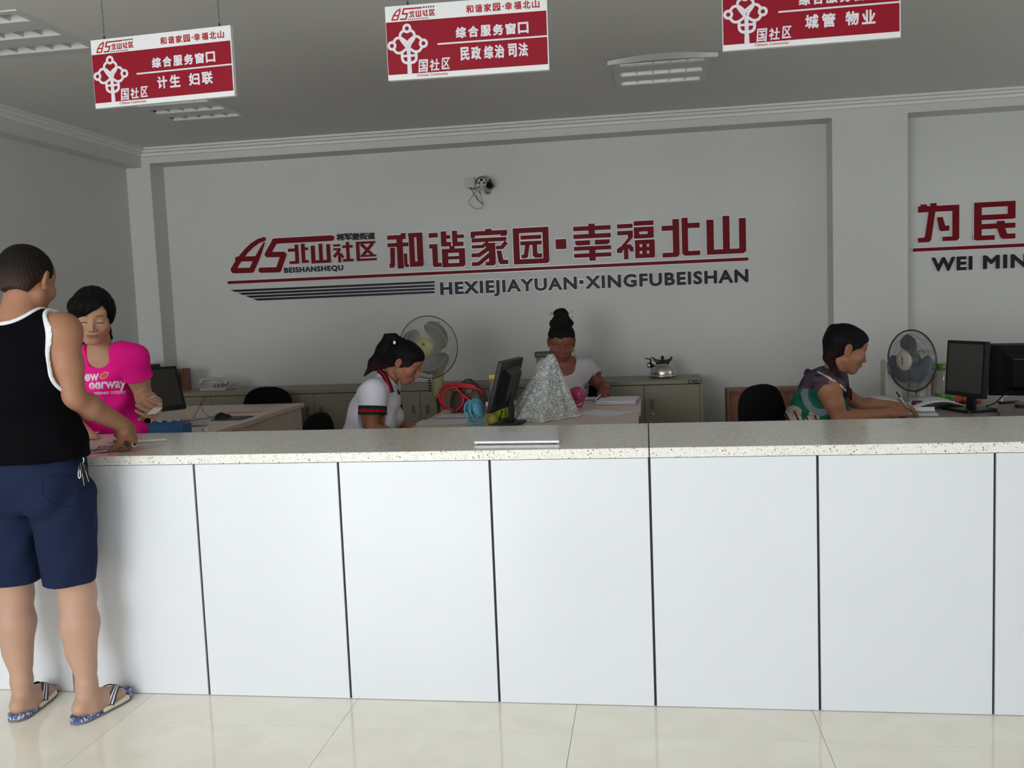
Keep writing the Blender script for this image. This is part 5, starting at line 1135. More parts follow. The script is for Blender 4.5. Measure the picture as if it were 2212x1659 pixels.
def build_right():
    e = person((.78, 1.75, 0), 'woman in a green and purple printed dress writing at the right desk')
    s = 1.03; Hc = J(1828, 755, 1.75); Rh = head_frame(85, 17, 0); skin = (.32, .140, .078)
    fw = unit((1, .02, 0)); lat = np.array([-fw[1], fw[0], 0]); neckb = J(1797, 806, 1.76)+[0, 0, -.005]; sh0 = J(1790, 838, 1.60); shF = sh0+lat*.32+[.03, 0, 0]; pelv = np.array([.735, 1.76, .56])
    el0 = J(1815, 905, 1.58)+[0, 0, -.005]; wr0 = J(1920, 893, 1.70)+[0, 0, 0]; el1 = J(1862, 868, 1.93)+[0, 0, -.02]; wr1 = J(1918, 875, 1.90)
    P, Rm, c = torso(pelv, neckb, lat, .98, True, 1.05)
    for q in (sh0, shF): P.append(cone(neckb+[0, 0, -.02], q, .04, .048, .05))
    P += [cone(neckb-[0, 0, .03], Hc+Rh@np.array([0, .03, -.055]), .055, .052, .03)]+arm(sh0, el0, wr0, 1.0)+arm(shF, el1, wr1, .93)
    hd0 = unit(J(1965, 886, 1.74)-wr0); H0 = hand_at(wr0, hd0, (-.05, -.55, .8), curls=[(45, 60, 35), (55, 70, 40), (62, 75, 40), (66, 75, 40)], thumb=(30, 38), mirror=1, s=.98)
    P += H0+hand_at(wr1, (1, -.25, -.05), (-.0, -.2, 1), curl=(22, 28, 18), mirror=-1, s=.92)
    L_, ks = sit_legs(pelv, fw, lat); P += L_+feet([k[2] for k in ks], fw, lat); P += xform(head_prims(True, 1.04, 1.0, 1.15), Rh, Hc, s)
    hb = (Hc-.13, Hc+.13); hl, hh = bb(wr0, wr0+hd0*.12, wr1+[.1, 0, 0], m=.05)
    skinmesh('body', P, [((.45, 1.4, -.005), (1.45, 2.12, 1.2), .0065), (hl, hh, .0025), ((.86, 1.62, .90), (1.14, 1.95, 1.05), .004), (hb[0], hb[1], .002)], e, M_skin, head_color(Rh, Hc, s, skin, lip=(.30, .09, .08)))
    g = Grid(Hc-[.20, .14, .34], Hc+[.15, .14, .16], .0026)
    H = xform([ell((0, .020, .038), (.084, .102, .088), .02), ell((0, -.034, .060), (.070, .056, .048), .02), ell((.066, -.022, .022), (.018, .042, .036), .012), ell((-.066, -.022, .022), (.018, .042, .036), .012), ell((0, .055, -.03), (.055, .045, .045), .03)], Rh, Hc, s)
    pts = [Hc+Rh@np.array([0, .085, .060]), J(1800, 712, 1.76), J(1792, 738, 1.76), J(1790, 772, 1.72), J(1803, 800, 1.66), J(1828, 835, 1.64), J(1832, 855, 1.64)]
    rr = [.026, .024, .029, .026, .016, .012, .010]
    for i in range(len(pts)-1): H.append(cone(pts[i], pts[i+1], rr[i], rr[i+1], .015))
    H += [cone(J(1835, 843, 1.80), J(1838, 862, 1.78), .012, .006, .01)]
    h = ev(H, g); cut = ev(xform([cone((-.13, -.119, -.006), (.13, -.119, -.006), .079, .079, .01), ell((.085, -.052, -.038), (.05, .052, .060), .01), ell((-.085, -.052, -.038), (.05, .052, .060), .01), ell((0, -.03, -.12), (.075, .085, .075), .02), ell((.086, .012, -.004), (.026, .024, .036), .008), ell((-.086, .012, -.004), (.026, .024, .036), .008)], Rh, Hc, s), g, .2, .1)
    X = sub(g, (0, 0, 0), g.n); cut = np.where(X[..., 2] < Hc[2]-.12, .2, cut); F = np.maximum(h, -cut)+(np.sin((X[..., 0]*1.2+X[..., 1])*520)*.0008).astype(np.float32)
    fieldmesh('hair', F, g, e, M_hair, hairpts_fn((.03, .010, .010), HB, (.98, 1.15)))
    cl = MB(); cl.smooth = True; cl.ell(tuple(J(1805, 719, 1.715)), (.007, .004, .006), 12, 8); cl.build('hair_clip', mat('pearl_white', (.8, .82, .8), .2), e, world=True)
    # printed dress with flutter sleeves
    g = Grid((.44, 1.38, .45), (1.22, 2.12, 1.10), .004); X = sub(g, (0, 0, 0), g.n)
    T_, _, _ = torso(pelv, neckb, lat, 1.03, True, 1.15, dp=1.08); T_ += [cone(neckb+[0, 0, -.02], q, .045, .052, .05) for q in (sh0, shF)]
    base_ = ev(T_, g)-.010+wob(g, .005, 40, 21)
    cutn = ev([cone(neckb+fw*.03+[0, 0, .03], neckb+[.07, 0, .12], .054, .07, .01), cone(neckb+fw*.09+[0, 0, .02], neckb+fw*.09+[0, 0, -.05], .03, .01, .01)], g, .2, .12)
    armc = ev([ell(sh0+[.005, -.03, -.035], (.062, .07, .075), .01), ell(shF+[.005, .03, -.035], (.062, .07, .075), .01)], g, .2, .12)
    F = np.maximum(np.maximum(base_, -cutn), -armc)
    rows_ = []
    for q, sg in ((sh0, -1), (shF, 1)):
        for dx, dz, l_, tt in ((-.015, .035, .085, 0), (.03, .028, .085, .5)):
            a0 = q+[dx-.035, -sg*.02, dz]; a1 = q+[dx+.045, -sg*.0, dz-.012]; 
            cc_ = q+[dx, sg*.020, dz]; rows_.append(ell(cc_, (.062, .030, .026), .012, R=rotm(0, -sg*.5, .35)))
    sl = ev(rows_, g)+wob(g, .012, 110, 31); sl = np.maximum(sl, -ev([ell(sh0+[.0, -.035, -.012], (.056, .05, .045), .01), ell(shF+[.0, .035, -.012], (.056, .05, .045), .01)], g, .2, .12))
    F = np.minimum(F, np.maximum(sl, -cutn))
    def dc(v):
        x, y, z = v[:, 0], v[:, 1], v[:, 2]; n = len(v); r = np.random.RandomState(3)
        c = np.tile(np.array((.012, .115, .065)), (n, 1)); c *= (1+.25*np.sin(x*60+z*45)*np.sin(y*50))[:, None]
        up = z+.35*(x-.80) > .93+.012*np.sin(x*70)*1; c[up] = (.075, .050, .070)
        bl = up & (np.sin(x*55+2)*np.sin(z*60+1)+np.sin(y*40) > .75); c[bl] = (.03, .018, .045)
        pale = (np.abs(x-.715-.5*(z-.92)) < .028) & (z > .865) & (z < .98); c[pale] = (.36, .27, .22); c[pale & (np.sin(z*150+x*80) > .4)] = (.42, .27, .06)
        pk_ = (np.hypot(x-.905, (z-.97)*1.2) < .022); c[pk_] = (.45, .12, .08)
        lace_ = (np.abs((z-.985)+.75*(x-.90)) < .006) & (x > .86) & (x < 1.0) & (y < 1.7); c[lace_] = (.55, .50, .50)
        def disc(px, pz, rx_, rz_): return (((x-px)/rx_)**2+((z-pz)/rz_)**2 < 1) & (y < 1.78)
        for px, pz in ((.745, .800), (.830, .785), (.690, .72), (.87, .70)):
            body_ = disc(px-.012, pz-.035, .040, .055); c[body_] = (.42, .40, .37); hd_ = disc(px, pz+.018, .026, .024); c[hd_] = (.46, .40, .30)
            c[hd_ & (np.sin(x*500)*np.sin(z*480) > .35)] = (.10, .05, .03); c[body_ & (np.abs(np.sin((x+.35*z)*75)) > .93)] = (.14, .012, .03)
        ear_ = disc(.665, .825, .016, .022); c[ear_] = (.50, .14, .10); bk = disc(.690, .770, .018, .022); c[bk] = (.012, .010, .03); wl = disc(.655, .775, .018, .04); c[wl] = (.45, .42, .34)
        gr = (np.abs(np.hypot((x-.86)/1.0, (z-.90)/1.2)-.070) < .014) & (y < 1.70) & (x < .90) & (z < .93); c[gr] = (.17, .19, .24)
        return c
    fieldmesh('printed_dress', F, g, e, cloth_mat('printed_silk', attr='Col', rough=.6, bump=.1), dc)
    g2 = Grid((.4, 1.38, .05), (1.4, 2.15, .72), .009); z = (g2.lo[2]+g2.h*np.arange(g2.n[2]))[None, None, :].astype(np.float32)
    tr = ev([cone(h_, k_, .1, .085, .05) for h_, k_, a_ in ks]+[ell(pelv, (.17, .18, .12), .04)], g2); fieldmesh('skirt', tr, g2, e, cloth_mat('green_silk', (.012, .10, .06)))
    # pen
    pe = emp('pen', tuple(J(1946, 860, 1.70)), label='silver and black pen held by the woman in the printed dress', cat='pen')
    a = MB(); a.smooth = True; p0, p1, p2 = J(1936, 846, 1.69), J(1944, 858, 1.695), J(1962, 882, 1.71); a.tube([tuple(p0), tuple(p1)], [.003, .004], 8); a.build('cap', M_black, pe, world=True)
    a = MB(); a.smooth = True; a.tube([tuple(p1), tuple(p2)], [.004, .0035], 8); a.build('barrel', mat('silver_plastic', (.5, .5, .54), .3), pe, world=True)
build_right()
# ================================================================== FURNITURE AND THINGS
def world_box(name, parent, m, lo, hi, bevel=.0015, **kw):
    a = MB(); a.box(lo, hi); return a.build(name, m, parent, world=True, bevel=bevel, **kw)
# ---- steel cabinets
def cabinet(x0, label, w_=.85, badge=False, fy=3.64, by=4.09, h=.82):
    e = emp('steel_cabinet', (x0+w_/2, fy, 0), label=label, cat='cabinet', group='olive grey steel cabinets')
    a = MB(); x1 = x0+w_; t = .018
    a.box((x0+.001, fy+.02, .0), (x0+t, by, h-.03)); a.box((x1-t, fy+.02, .0), (x1-.001, by, h-.03)); a.box((x0+t, by-.01, .0), (x1-t, by, h-.03)); a.box((x0+t, fy+.02, .0), (x1-t, by-.01, .06)); a.box((x0+t, fy+.03, .42), (x1-t, by-.01, .43))
    a.build('body', M_cab, e, world=True)
    world_box('top', e, M_cab, (x0+.0005, fy-.002, h-.03), (x1-.0005, by, h))
    world_box('side_frame', e, M_cab, (x0+.001, fy, 0), (x0+.022, fy+.02, h-.031)); world_box('side_frame', e, M_cab, (x1-.022, fy, 0), (x1-.001, fy+.02, h-.031))
    mid = (x0+x1)/2
    for xa, xb, hx in ((x0+.024, mid-.0015, mid-.055), (mid+.0015, x1-.024, mid+.055)):
        d = world_box('door', e, M_cab, (xa, fy-.001, .065), (xb, fy+.018, h-.035))
        a = MB(); a.box((hx-.014, fy-.0035, .60), (hx+.014, fy-.001, .68)); hd_ = a.build('handle', mat('handle_recess', (.10, .095, .07), .4), e, world=True); hd_.parent = d
        a = MB(); a.box((hx-.012, fy-.005, .600), (hx+.012, fy-.0035, .612)); a.build('handle_lip', M_cab, e, world=True).parent = d
        a = MB(); a.smooth = True; a.cyl((hx, fy-.005, .570), (hx, fy-.001, .570), .010, n=16); a.build('lock', M_steel, e, world=True).parent = d
    if badge:
        b = world_box('badge', e, mat('badge_black', (.03, .03, .05), .4), (x1-.105, fy-.0045, h-.029), (x1-.010, fy-.0005, h-.004))
        for k, cc_ in enumerate(((.6, .6, .6), (.5, .03, .03), (.5, .03, .03), (.6, .6, .6))): world_box('badge_mark', e, mat('badge_ink%d' % k, cc_, .5), (x1-.092+k*.021, fy-.0060, h-.020), (x1-.082+k*.021, fy-.0046, h-.012), 0).parent = b
    return e
cl = ['olive grey steel cabinet behind the left desk, with the beige telephone on top', 'olive grey steel cabinet behind the empty black chair, second from the left', 'olive grey steel cabinet behind the polo-shirted woman and the tall fan', 'olive grey steel cabinet behind the black monitor and the lace cover', 'olive grey steel cabinet with the kettle on it, at the right end of the row']
for k in range(5): cabinet(.405-.85*(5-k), cl[k], badge=(k == 4))
cabinet(1.97, 'olive grey steel cabinet behind the tall white-stemmed fan at the right'); cabinet(2.82, 'olive grey steel cabinet behind the two monitors at the right edge')

# ---- desks
def desk(x0, x1, y0, y1, label, ped=None, z=.75, m=None):
    m = m or M_desk; e = emp('office_desk', ((x0+x1)/2, (y0+y1)/2, 0), label=label, cat='desk')
    world_box('desktop', e, m, (x0, y0, z-.03), (x1, y1, z), .003)
    world_box('side_panel', e, m, (x0+.02, y0+.02, 0), (x0+.045, y1-.02, z-.031)); world_box('side_panel', e, m, (x1-.045, y0+.02, 0), (x1-.02, y1-.02, z-.031))
    if ped:
        xa, xb, ya, yb, face = ped; p = world_box('pedestal', e, m, (xa, ya, .06), (xb, yb, z-.032))
        for k in range(3):
            za = .08+k*.205; 
            d = world_box('drawer', e, m, (xb, ya+.01, za), (xb+.018, yb-.01, za+.195)) if face == 'x' else world_box('drawer', e, m, (xa+.01, ya-.018, za), (xb-.01, ya, za+.195))
            kk = world_box('drawer_handle', e, M_black, (xb+.018, (ya+yb)/2-.06, za+.165), (xb+.024, (ya+yb)/2+.06, za+.175), 0) if face == 'x' else world_box('drawer_handle', e, M_black, ((xa+xb)/2-.06, ya-.024, za+.165), ((xa+xb)/2+.06, ya-.018, za+.175), 0); kk.parent = d
    else: world_box('modesty_panel', e, m, (x0+.046, (y0+y1)/2, .3), (x1-.046, (y0+y1)/2+.018, z-.032))
    return e
desk(-3.95, -2.52, 2.51, 3.32, 'pale wood desk in front of the empty black chair at the left')
desk(-3.60, -2.49, 1.70, 2.50, 'pale wood desk with the tilted monitor, mouse and blue box behind the pink-shirted woman', ped=(-3.05, -2.555, 1.73, 2.47, 'x'))
desk(-1.31, -.05, 1.55, 2.345, 'pale wood desk with blue mini fan and black monitor beside the polo-shirted woman')
desk(-1.31, -.04, 2.355, 3.13, 'pale wood desk carrying the handbag, in front of the woman in lace')
desk(1.12, 2.75, 1.25, 2.05, 'greyish desk under the writing woman\'s notepad and the upright black monitor', m=mat('grey_oak_laminate', (.26, .22, .20), .4, noise=.08, nscale=5))
desk(1.12, 2.75, 2.06, 2.80, 'greyish desk carrying the open ledger and the green-capped bottle', m=mat('grey_oak_laminate', (.26, .22, .20), .4))

# ---- chairs
office_chair(-2.88, 3.27, PI*.0, 'black office chair tucked behind the left desk, nobody on it', .345, .36, .40)
office_chair(-1.66, 1.87, PI/2-.0, 'black office chair under the woman in the white polo shirt', .43, .25, .42)
office_chair(-.56, 3.375, 0, 'black office chair under the woman in white lace', .43, .34, .44)
office_chair(.75, 1.62, PI/2-.75, 'black office chair under the woman in the printed dress', .43, .36, .38)
office_chair(-3.02, 1.36, PI*.1, 'black office chair behind the pink-shirted woman, grey jacket on it', .42, .34, .42)

# ---- wooden panel behind the right woman
e = emp('wooden_bench', (.86, 3.98, 0), label='reddish brown wooden bench end with upright boards, against the wall behind the writing woman', cat='bench')
x0, x1, y0, y1 = .595, 1.36, 3.86, 4.06
world_box('top_rail', e, M_wood, (x0, y0-.01, .69), (x1, y1, .715), .003)
world_box('frame_post', e, M_wood, (x0, y0, 0), (x0+.02, y1-.01, .69)); world_box('frame_post', e, M_wood, (x1-.02, y0, 0), (x1, y1-.01, .69))
n_ = 6
for k in range(n_): world_box('board', e, M_wood, (x0+.021+k*(x1-x0-.042)/n_+.001, y0+.012, .02), (x0+.021+(k+1)*(x1-x0-.042)/n_-.001, y0+.030, .689), .002)
# ---- wooden boards on the left cabinet
q0, q1 = J(376, 800, 3.98), J(396, 836, 3.98)
e = emp('wooden_board', (q0[0], 3.97, .82), label='reddish brown wooden board leaning on the left cabinet behind the tilted monitor', cat='board')
world_box('board', e, M_wood, (q0[0]-.12, 3.975, .8205), (q1[0]+.0, 3.99, .985)); world_box('board_edge', e, M_wood, (q0[0]-.12, 3.970, .985), (q1[0], 3.992, .995))
q1 = J(398, 836, 3.94); q2 = J(413, 836, 3.94)
e = emp('wooden_board', ((q1[0]+q2[0])/2, 3.94, .82), label='narrow darker wooden board standing beside the telephone end of the left cabinet', cat='board')
world_box('board', e, wood_mat('dark_red_wood', (.09, .03, .02), (.16, .06, .04), (25, 25, 2)), (q1[0], 3.93, .8205), (q2[0], 3.948, 1.0), .002)

# ---- equipment on the left cabinet
pbx = J(318, 800, 3.80); 
e = emp('set_top_box', (-3.80, 3.78, .82), label='flat black electronic box with vent slots on the left cabinet, below a smaller box', cat='electronics')
xa, xb = J(310, 800, 3.72)[0], J(361, 800, 3.72)[0]
world_box('casing', e, M_black, (xa, 3.68, .8205), (xb, 3.86, .975), .004)
for k in range(8): world_box('vent_slot', e, mat('slot_grey', (.16, .16, .17), .5), (xa+.06+k*.014, 3.678, .930), (xa+.064+k*.014, 3.6795, .945), 0)
xc = J(334, 790, 3.75)[0]
e = emp('small_black_box', (xc-.08, 3.78, .9755), label='smaller black box stacked on the flat electronic box at the left', cat='box')
world_box('casing', e, M_black, (xc-.18, 3.70, .9755), (xc, 3.84, 1.045), .004); world_box('lid', e, mat('dark_grey_plastic', (.05, .05, .05), .5), (xc-.175, 3.705, 1.045), (xc-.005, 3.835, 1.05))
e = emp('metal_ruler', (xc-.09, 3.77, 1.0505), label='thin pale strip lying on top of the small black box at the left', cat='ruler'); world_box('strip', e, M_white, (xc-.14, 3.755, 1.072), (xc-.02, 3.785, 1.0755), 0); world_box('support', e, M_blackm, (xc-.13, 3.76, 1.0505), (xc-.10, 3.78, 1.072), 0)
# ---- telephone
e = emp('telephone', (-3.50, 3.86, .82), -.05, label='beige desk telephone with handset on the left cabinet', cat='telephone')
M_tel = mat('beige_plastic', (.42, .37, .37), .4)
a = MB(); a.prism([(-.09, 0), (.09, 0), (.09, .018), (-.09, .05)], lambda y, z: (-.075, y*-1, z), lambda y, z: (.15, y*-1, z)); a.build('base', M_tel, e, bevel=.004)
a = MB(); a.smooth = True; a.tube(bez([(-.13, .02, .055), (-.105, .02, .082), (-.03, .02, .088), (.06, .02, .078), (.115, .02, .05)], 5), [.02]*5+[.014]*12+[.02]*4, 10); a.build('handset', M_tel, e)
a = MB(); a.smooth = True; a.tube([(.115+.0045*k*.6, .02-.03*math.sin(k*.08)+.006*math.cos(k*1.4), .012+.006*math.sin(k*1.4)) for k in range(60)], .0022, 5); a.build('coiled_cord', M_tel, e)
for i in range(3):
    for j in range(4): a = MB(); a.box((.02+i*.03, -.06+j*.022, .034-.004*j*-1-.018), (.04+i*.03, -.045+j*.022, .046)); a.build('key', mat('key_grey', (.25, .23, .23), .5), e)
# ---- kettle
kc = (J(1432, 813, 3.88)[0], 3.88, .82)
e = emp('kettle', kc, label='stainless steel whistling kettle with dark handle on the right end cabinet', cat='kettle')
a = MB(); a.smooth = True; a.lathe([(0, .001), (.096, .001), (.100, .004), (.100, .022), (.096, .026), (.097, .030), (.094, .050), (.086, .075), (.070, .098), (.045, .113), (.0, .118)], 40); a.build('body', M_steel, e)
a = MB(); a.smooth = True; a.lathe([(.0975, .008), (.1012, .010), (.1012, .019), (.0975, .021)], 40); a.build('base_band', M_steel, e)
a = MB(); a.smooth = True; a.lathe([(.046, .110), (.046, .118), (.03, .124), (0, .126)], 24); l_ = a.build('lid', M_black, e)
a = MB(); a.smooth = True; a.lathe([(.006, .122), (.006, .138), (.013, .146), (.014, .155), (.009, .163), (0, .165)], 20); a.build('lid_knob', M_black, e)
a = MB(); a.smooth = True; hp_ = bez([(-.072, 0, .155), (-.052, 0, .132), (-.02, 0, .122), (.02, 0, .122), (.052, 0, .130), (.072, 0, .157)], 5); n_ = len(hp_)
for sgn in (-1, 1): a.tube([(p[0], p[1]+sgn*.014, p[2]+.0) for p in hp_], [.005+.010*math.sin(PI*i/(n_-1)) for i in range(n_)], 10)
a.build('handle', mat('dark_red_bakelite', (.03, .008, .008), .3), e)
a = MB(); a.smooth = True; a.tube([(-.075, 0, .085), (-.098, 0, .108), (-.108, 0, .098)], [.018, .014, .016], 12); a.tube([(-.095, 0, .112), (-.088, 0, .125), (-.090, 0, .142)], .006, 8); a.tube([(-.090, 0, .140), (-.132, 0, .152)], .004, 8); a.tube([(-.088, 0, .140), (-.083, 0, .160)], .0035, 8); a.build('spout_whistle', M_black, e)
a = MB(); a.smooth = True; a.tube([(-.094, 0, .088), (-.112, 0, .102)], .0175, 12); a.build('spout_ring', M_chrome, e)

# ---- fans
def fan_head(e, r, col, n_ribs, M_rib, M_blade, M_cap, capr, depth=.075, rib=.0011, ring=.004, rot=0, bladeR=.86, M_ring=None, cap_mark=None, bw=.62):
    """axis -y is forward, centre at origin of e"""
    M_ring = M_ring or M_rib
    a = MB(); a.smooth = True; a.tube([(r*math.cos(t), 0, r*math.sin(t)) for t in [2*PI*i/64 for i in range(64)]], ring, 8, closed=True); a.build('guard_ring', M_ring, e)
    for sgn, nm in ((-1, 'front_guard'), (1, 'rear_guard')):
        a = MB()
        for k in range(n_ribs):
            t = 2*PI*k/n_ribs+(.02 if sgn > 0 else 0); c_, s_ = math.cos(t), math.sin(t); r0 = capr*.9
            a.tube([((r0+(r-r0)*q)*c_, sgn*depth*math.cos(q*PI/2)**.7 if q < 1 else 0, (r0+(r-r0)*q)*s_) for q in (0, .35, .65, .85, .95, 1.0)], rib, 4, cap=False)
        for q in (.62, .82): 
            y = sgn*depth*math.cos(q*PI/2)**.7; rr_ = r0+(r-r0)*q; a.tube([(rr_*math.cos(t), y, rr_*math.sin(t)) for t in [2*PI*i/48 for i in range(48)]], rib*1.2, 4, closed=True)
        a.build(nm, M_rib, e, kind='stuff')
    hub = MB(); hub.smooth = True; hub.M = tf(rx=PI/2); hub.lathe([(0, -.03), (capr*.7, -.03), (capr*.75, .03), (0, .03)], 24); hub.build('hub', M_blade, e)
    for k in range(3):
        a = MB(); t0 = rot+2*PI*k/3; R_ = r*bladeR
        def bl(u, v):
            rr_ = capr*.45+(R_-capr*.45)*u; half = max(.30*(1-u)**2, bw*math.sqrt(max(0, 1-((u-.56)/.445)**2))); ang = t0+(v-.5)*2*half+.35*u
            return (rr_*math.cos(ang), -.018+(v-.5)*.045, rr_*math.sin(ang))
        a.smooth = True; a.grid(bl, 20, 8); o = a.build('blade', M_blade, e); md = o.modifiers.new('s', 'SOLIDIFY'); md.thickness = .002
    a = MB(); a.smooth = True; a.M = tf((0, -depth, 0), rx=PI/2); a.lathe([(0, .012), (capr*.6, .010), (capr*.96, .004), (capr, -.004), (capr*.96, -.012), (0, -.012)], 36); cp = a.build('centre_cap', M_cap, e)
    a = MB(); a.smooth = True; a.M = tf((0, 0, 0), rx=PI/2); a.lathe([(0, -.17), (.035, -.165), (.055, -.14), (.06, -.08), (.05, -depth+.01), (0, -depth+.01)], 28); a.build('motor_housing', M_cap, e)
    return cp
M_beigefan = mat('cream_yellow_plastic', (.36, .34, .17), .4)
fc = J(925, 750, 3.02); r_ = np.linalg.norm(J(991, 750, 3.02)-fc)
e = emp('pedestal_fan', tuple(fc), math.radians(-8), label='large cream pedestal fan with grey-green blades behind the polo-shirted woman', cat='fan')
cp = fan_head(e, r_*1.0, None, 100, mat('guard_wire_brown', (.52, .49, .44), .4), mat('grey_green_blade', (.10, .125, .10), .35), M_beigefan, .070, rot=.62, rib=.0013, M_ring=mat('guard_ring_brown', (.12, .085, .08), .4), bladeR=.88, bw=.92)
vs_, fs_ = text_mesh('风', 0); a = MB(); ext_letters(a, fit(vs_, -.012, .012, .010, .034), fs_, lambda x, y, d: (x, -.0875-d, y), 0, .0008); a.build('cap_mark', M_black, e)
zf = fc[2]
a = MB(); a.smooth = True
a.tube(bez([(.02, .10, -.03), (.035, .09, -.10), (.042, .06, -.18), (.045, .03, -.26), (.045, .03, -.36)], 4), [.03]*4+[.034]*4+[.040]*4+[.040]*4+[.026], 14); a.build('neck', M_beigefan, e)
a = MB(); a.smooth = True; a.cyl((.045, .03, -.35), (.045, .03, -zf+.05), .014, n=14); a.build('pole', mat('brown_steel_tube', (.07, .05, .04), .3, metal=.6), e)
a = MB(); a.smooth = True; a.M = tf((.045, .03, -zf)); a.lathe([(0, .0), (.17, .0), (.175, .012), (.15, .03), (.04, .05), (.02, .07), (0, .07)], 36); a.build('base', M_beigefan, e)
for k in range(5): a = MB(); a.box((-.008+.0, -.012, -.235-k*.018), (.012, -.004, -.225-k*.018)); a.M = Matrix.Identity(4); a.build('speed_button', M_blackm, e)
a = MB(); a.smooth = True; a.cyl((-.005, .01, -.175), (-.012, -.01, -.175), .016, n=16); a.build('tilt_knob', M_beigefan, e)

fc = J(1969, 779, 2.52); rr = np.linalg.norm(J(1969, 713, 2.52)-fc)
e = emp('pedestal_fan', tuple(fc), math.radians(-59), label='dark-ringed fan with blue-grey blades and cream cap on the right desk', cat='fan', rx=0)
fan_head(e, rr, None, 72, mat('guard_wire_dark', (.16, .15, .17), .4), mat('blue_grey_blade', (.10, .125, .14), .35), mat('cream_grey_plastic', (.42, .40, .35), .4), .058, depth=.06, rib=.0008, ring=.0048, M_ring=mat('guard_ring_dark', (.035, .03, .045), .35), rot=1.35, bladeR=.88, bw=.82)
vs_, fs_ = text_mesh('正品', 0); a = MB(); 
for k in range(4): a.box((-.004, -.0735, .018-k*.012), (.004, -.072, .025-k*.012))
a.build('cap_mark', M_red, e)
a = MB(); a.smooth = True; a.tube([(0, .09, -.02), (0, .10, -.10), (0, .08, -.22), (0, .08, .752-fc[2])], [.03, .032, .03, .03], 12); a.build('neck', mat('cream_grey_plastic', (.42, .40, .35), .4), e)
a = MB(); a.smooth = True; a.M = tf((0, .08, .7505-fc[2])); a.lathe([(0, 0), (.075, 0), (.08, .01), (.07, .025), (0, .03)], 30); a.build('base', mat('cream_grey_plastic', (.42, .40, .35), .4), e)
# white thermos / dispenser behind the right fan
c_ = J(1979, 840, 2.72)
e = emp('water_urn', (c_[0]+.01, 2.70, .75), label='white cylindrical urn with dark red knob behind the right fan', cat='urn')
a = MB(); a.smooth = True; a.lathe([(0, .0005), (.062, .0005), (.065, .01), (.062, .20), (.05, .25), (.02, .27), (0, .272)], 32); a.build('body', mat('ivory_enamel', (.55, .53, .48), .3), e)
a = MB(); a.smooth = True; a.M = tf((-.02, -.062, .045), rx=PI/2); a.lathe([(0, 0), (.018, 0), (.018, .014), (.010, .02), (0, .02)], 20); a.build('knob', mat('dark_red_plastic', (.12, .01, .03), .3), e)
e = emp('white_box', (c_[0]-.14, 2.72, .75), label='upright pale grey box left of the white urn behind the right fan', cat='box')
a = MB(); a.rbox((-.055, -.06, .0005), (.055, .06, .235), .012); a.build('body', mat('ivory_enamel', (.55, .53, .48), .3), e); a = MB(); a.rbox((-.05, -.055, .2355), (.05, .055, .245), .012); a.build('lid', M_white, e)
# ---- monitors
def monitor(loc, rz, label, w_=.42, h=.27, tilt=.0, back=True, stand_h=.12, logo=None, zc=None, screen=None, base=True):
    """screen faces local -y; loc = base centre on the desk"""
    e = emp('monitor', loc, rz, label=label, cat='monitor', group='black office monitors')
    T = tf((0, 0, stand_h+h/2), rx=-tilt)
    a = MB(); a.M = T; a.prism([(-w_/2, -h/2), (w_/2, -h/2), (w_/2, h/2), (-w_/2, h/2)], lambda x, z: (x, -.012, z), lambda x, z: (x, .016, z))
    a.prism([(-w_*.36, -h*.40), (w_*.36, -h*.40), (w_*.36, h*.36), (-w_*.36, h*.36)], lambda x, z: (x, .016, z), lambda x, z: (x*.72, .052, z*.72)); a.build('housing', M_black, e, bevel=.004)
    a = MB(); a.M = T; a.prism([(-w_/2+.017, -h/2+.024), (w_/2-.017, -h/2+.024), (w_/2-.017, h/2-.017), (-w_/2+.017, h/2-.017)], lambda x, z: (x, -.0126, z), lambda x, z: (x, -.011, z)); a.build('screen', screen or mat('dark_screen', (.03, .028, .025), .18), e)
    a = MB(); a.box((-.03, .02, .012), (.03, .04, stand_h+h*.4)); a.build('stand_neck', M_black, e, bevel=.004)
    if base: a = MB(); a.rbox((-.12, -.08, .0005), (.12, .11, .014), .03); a.build('stand_foot', M_black, e)
    return e
p = J(352, 905, 2.0)
monitor((-2.965, 1.93, .7505), math.radians(52), 'black monitor tilted back on the left desk, behind the pink-shirted woman\'s arm', tilt=.42, stand_h=.10, w_=.44, h=.28)
monitor((-.79, 1.95, .7505), math.radians(-98), 'black monitor seen from behind, beside the lace cover on the centre desk', tilt=.28, stand_h=.075, w_=.42, h=.29)
monitor((1.70, 2.07, .7505), math.radians(-70), 'upright black monitor with dark screen on the right desk, nearer the writing woman', tilt=.06, stand_h=.075, w_=.30, h=.30, screen=mat('dull_screen', (.055, .052, .048), .3))
monitor((2.12, 2.20, .7505), math.radians(160), 'black monitor turned away, cut by the right edge of the picture', tilt=.26, stand_h=.05, w_=.50, h=.30)
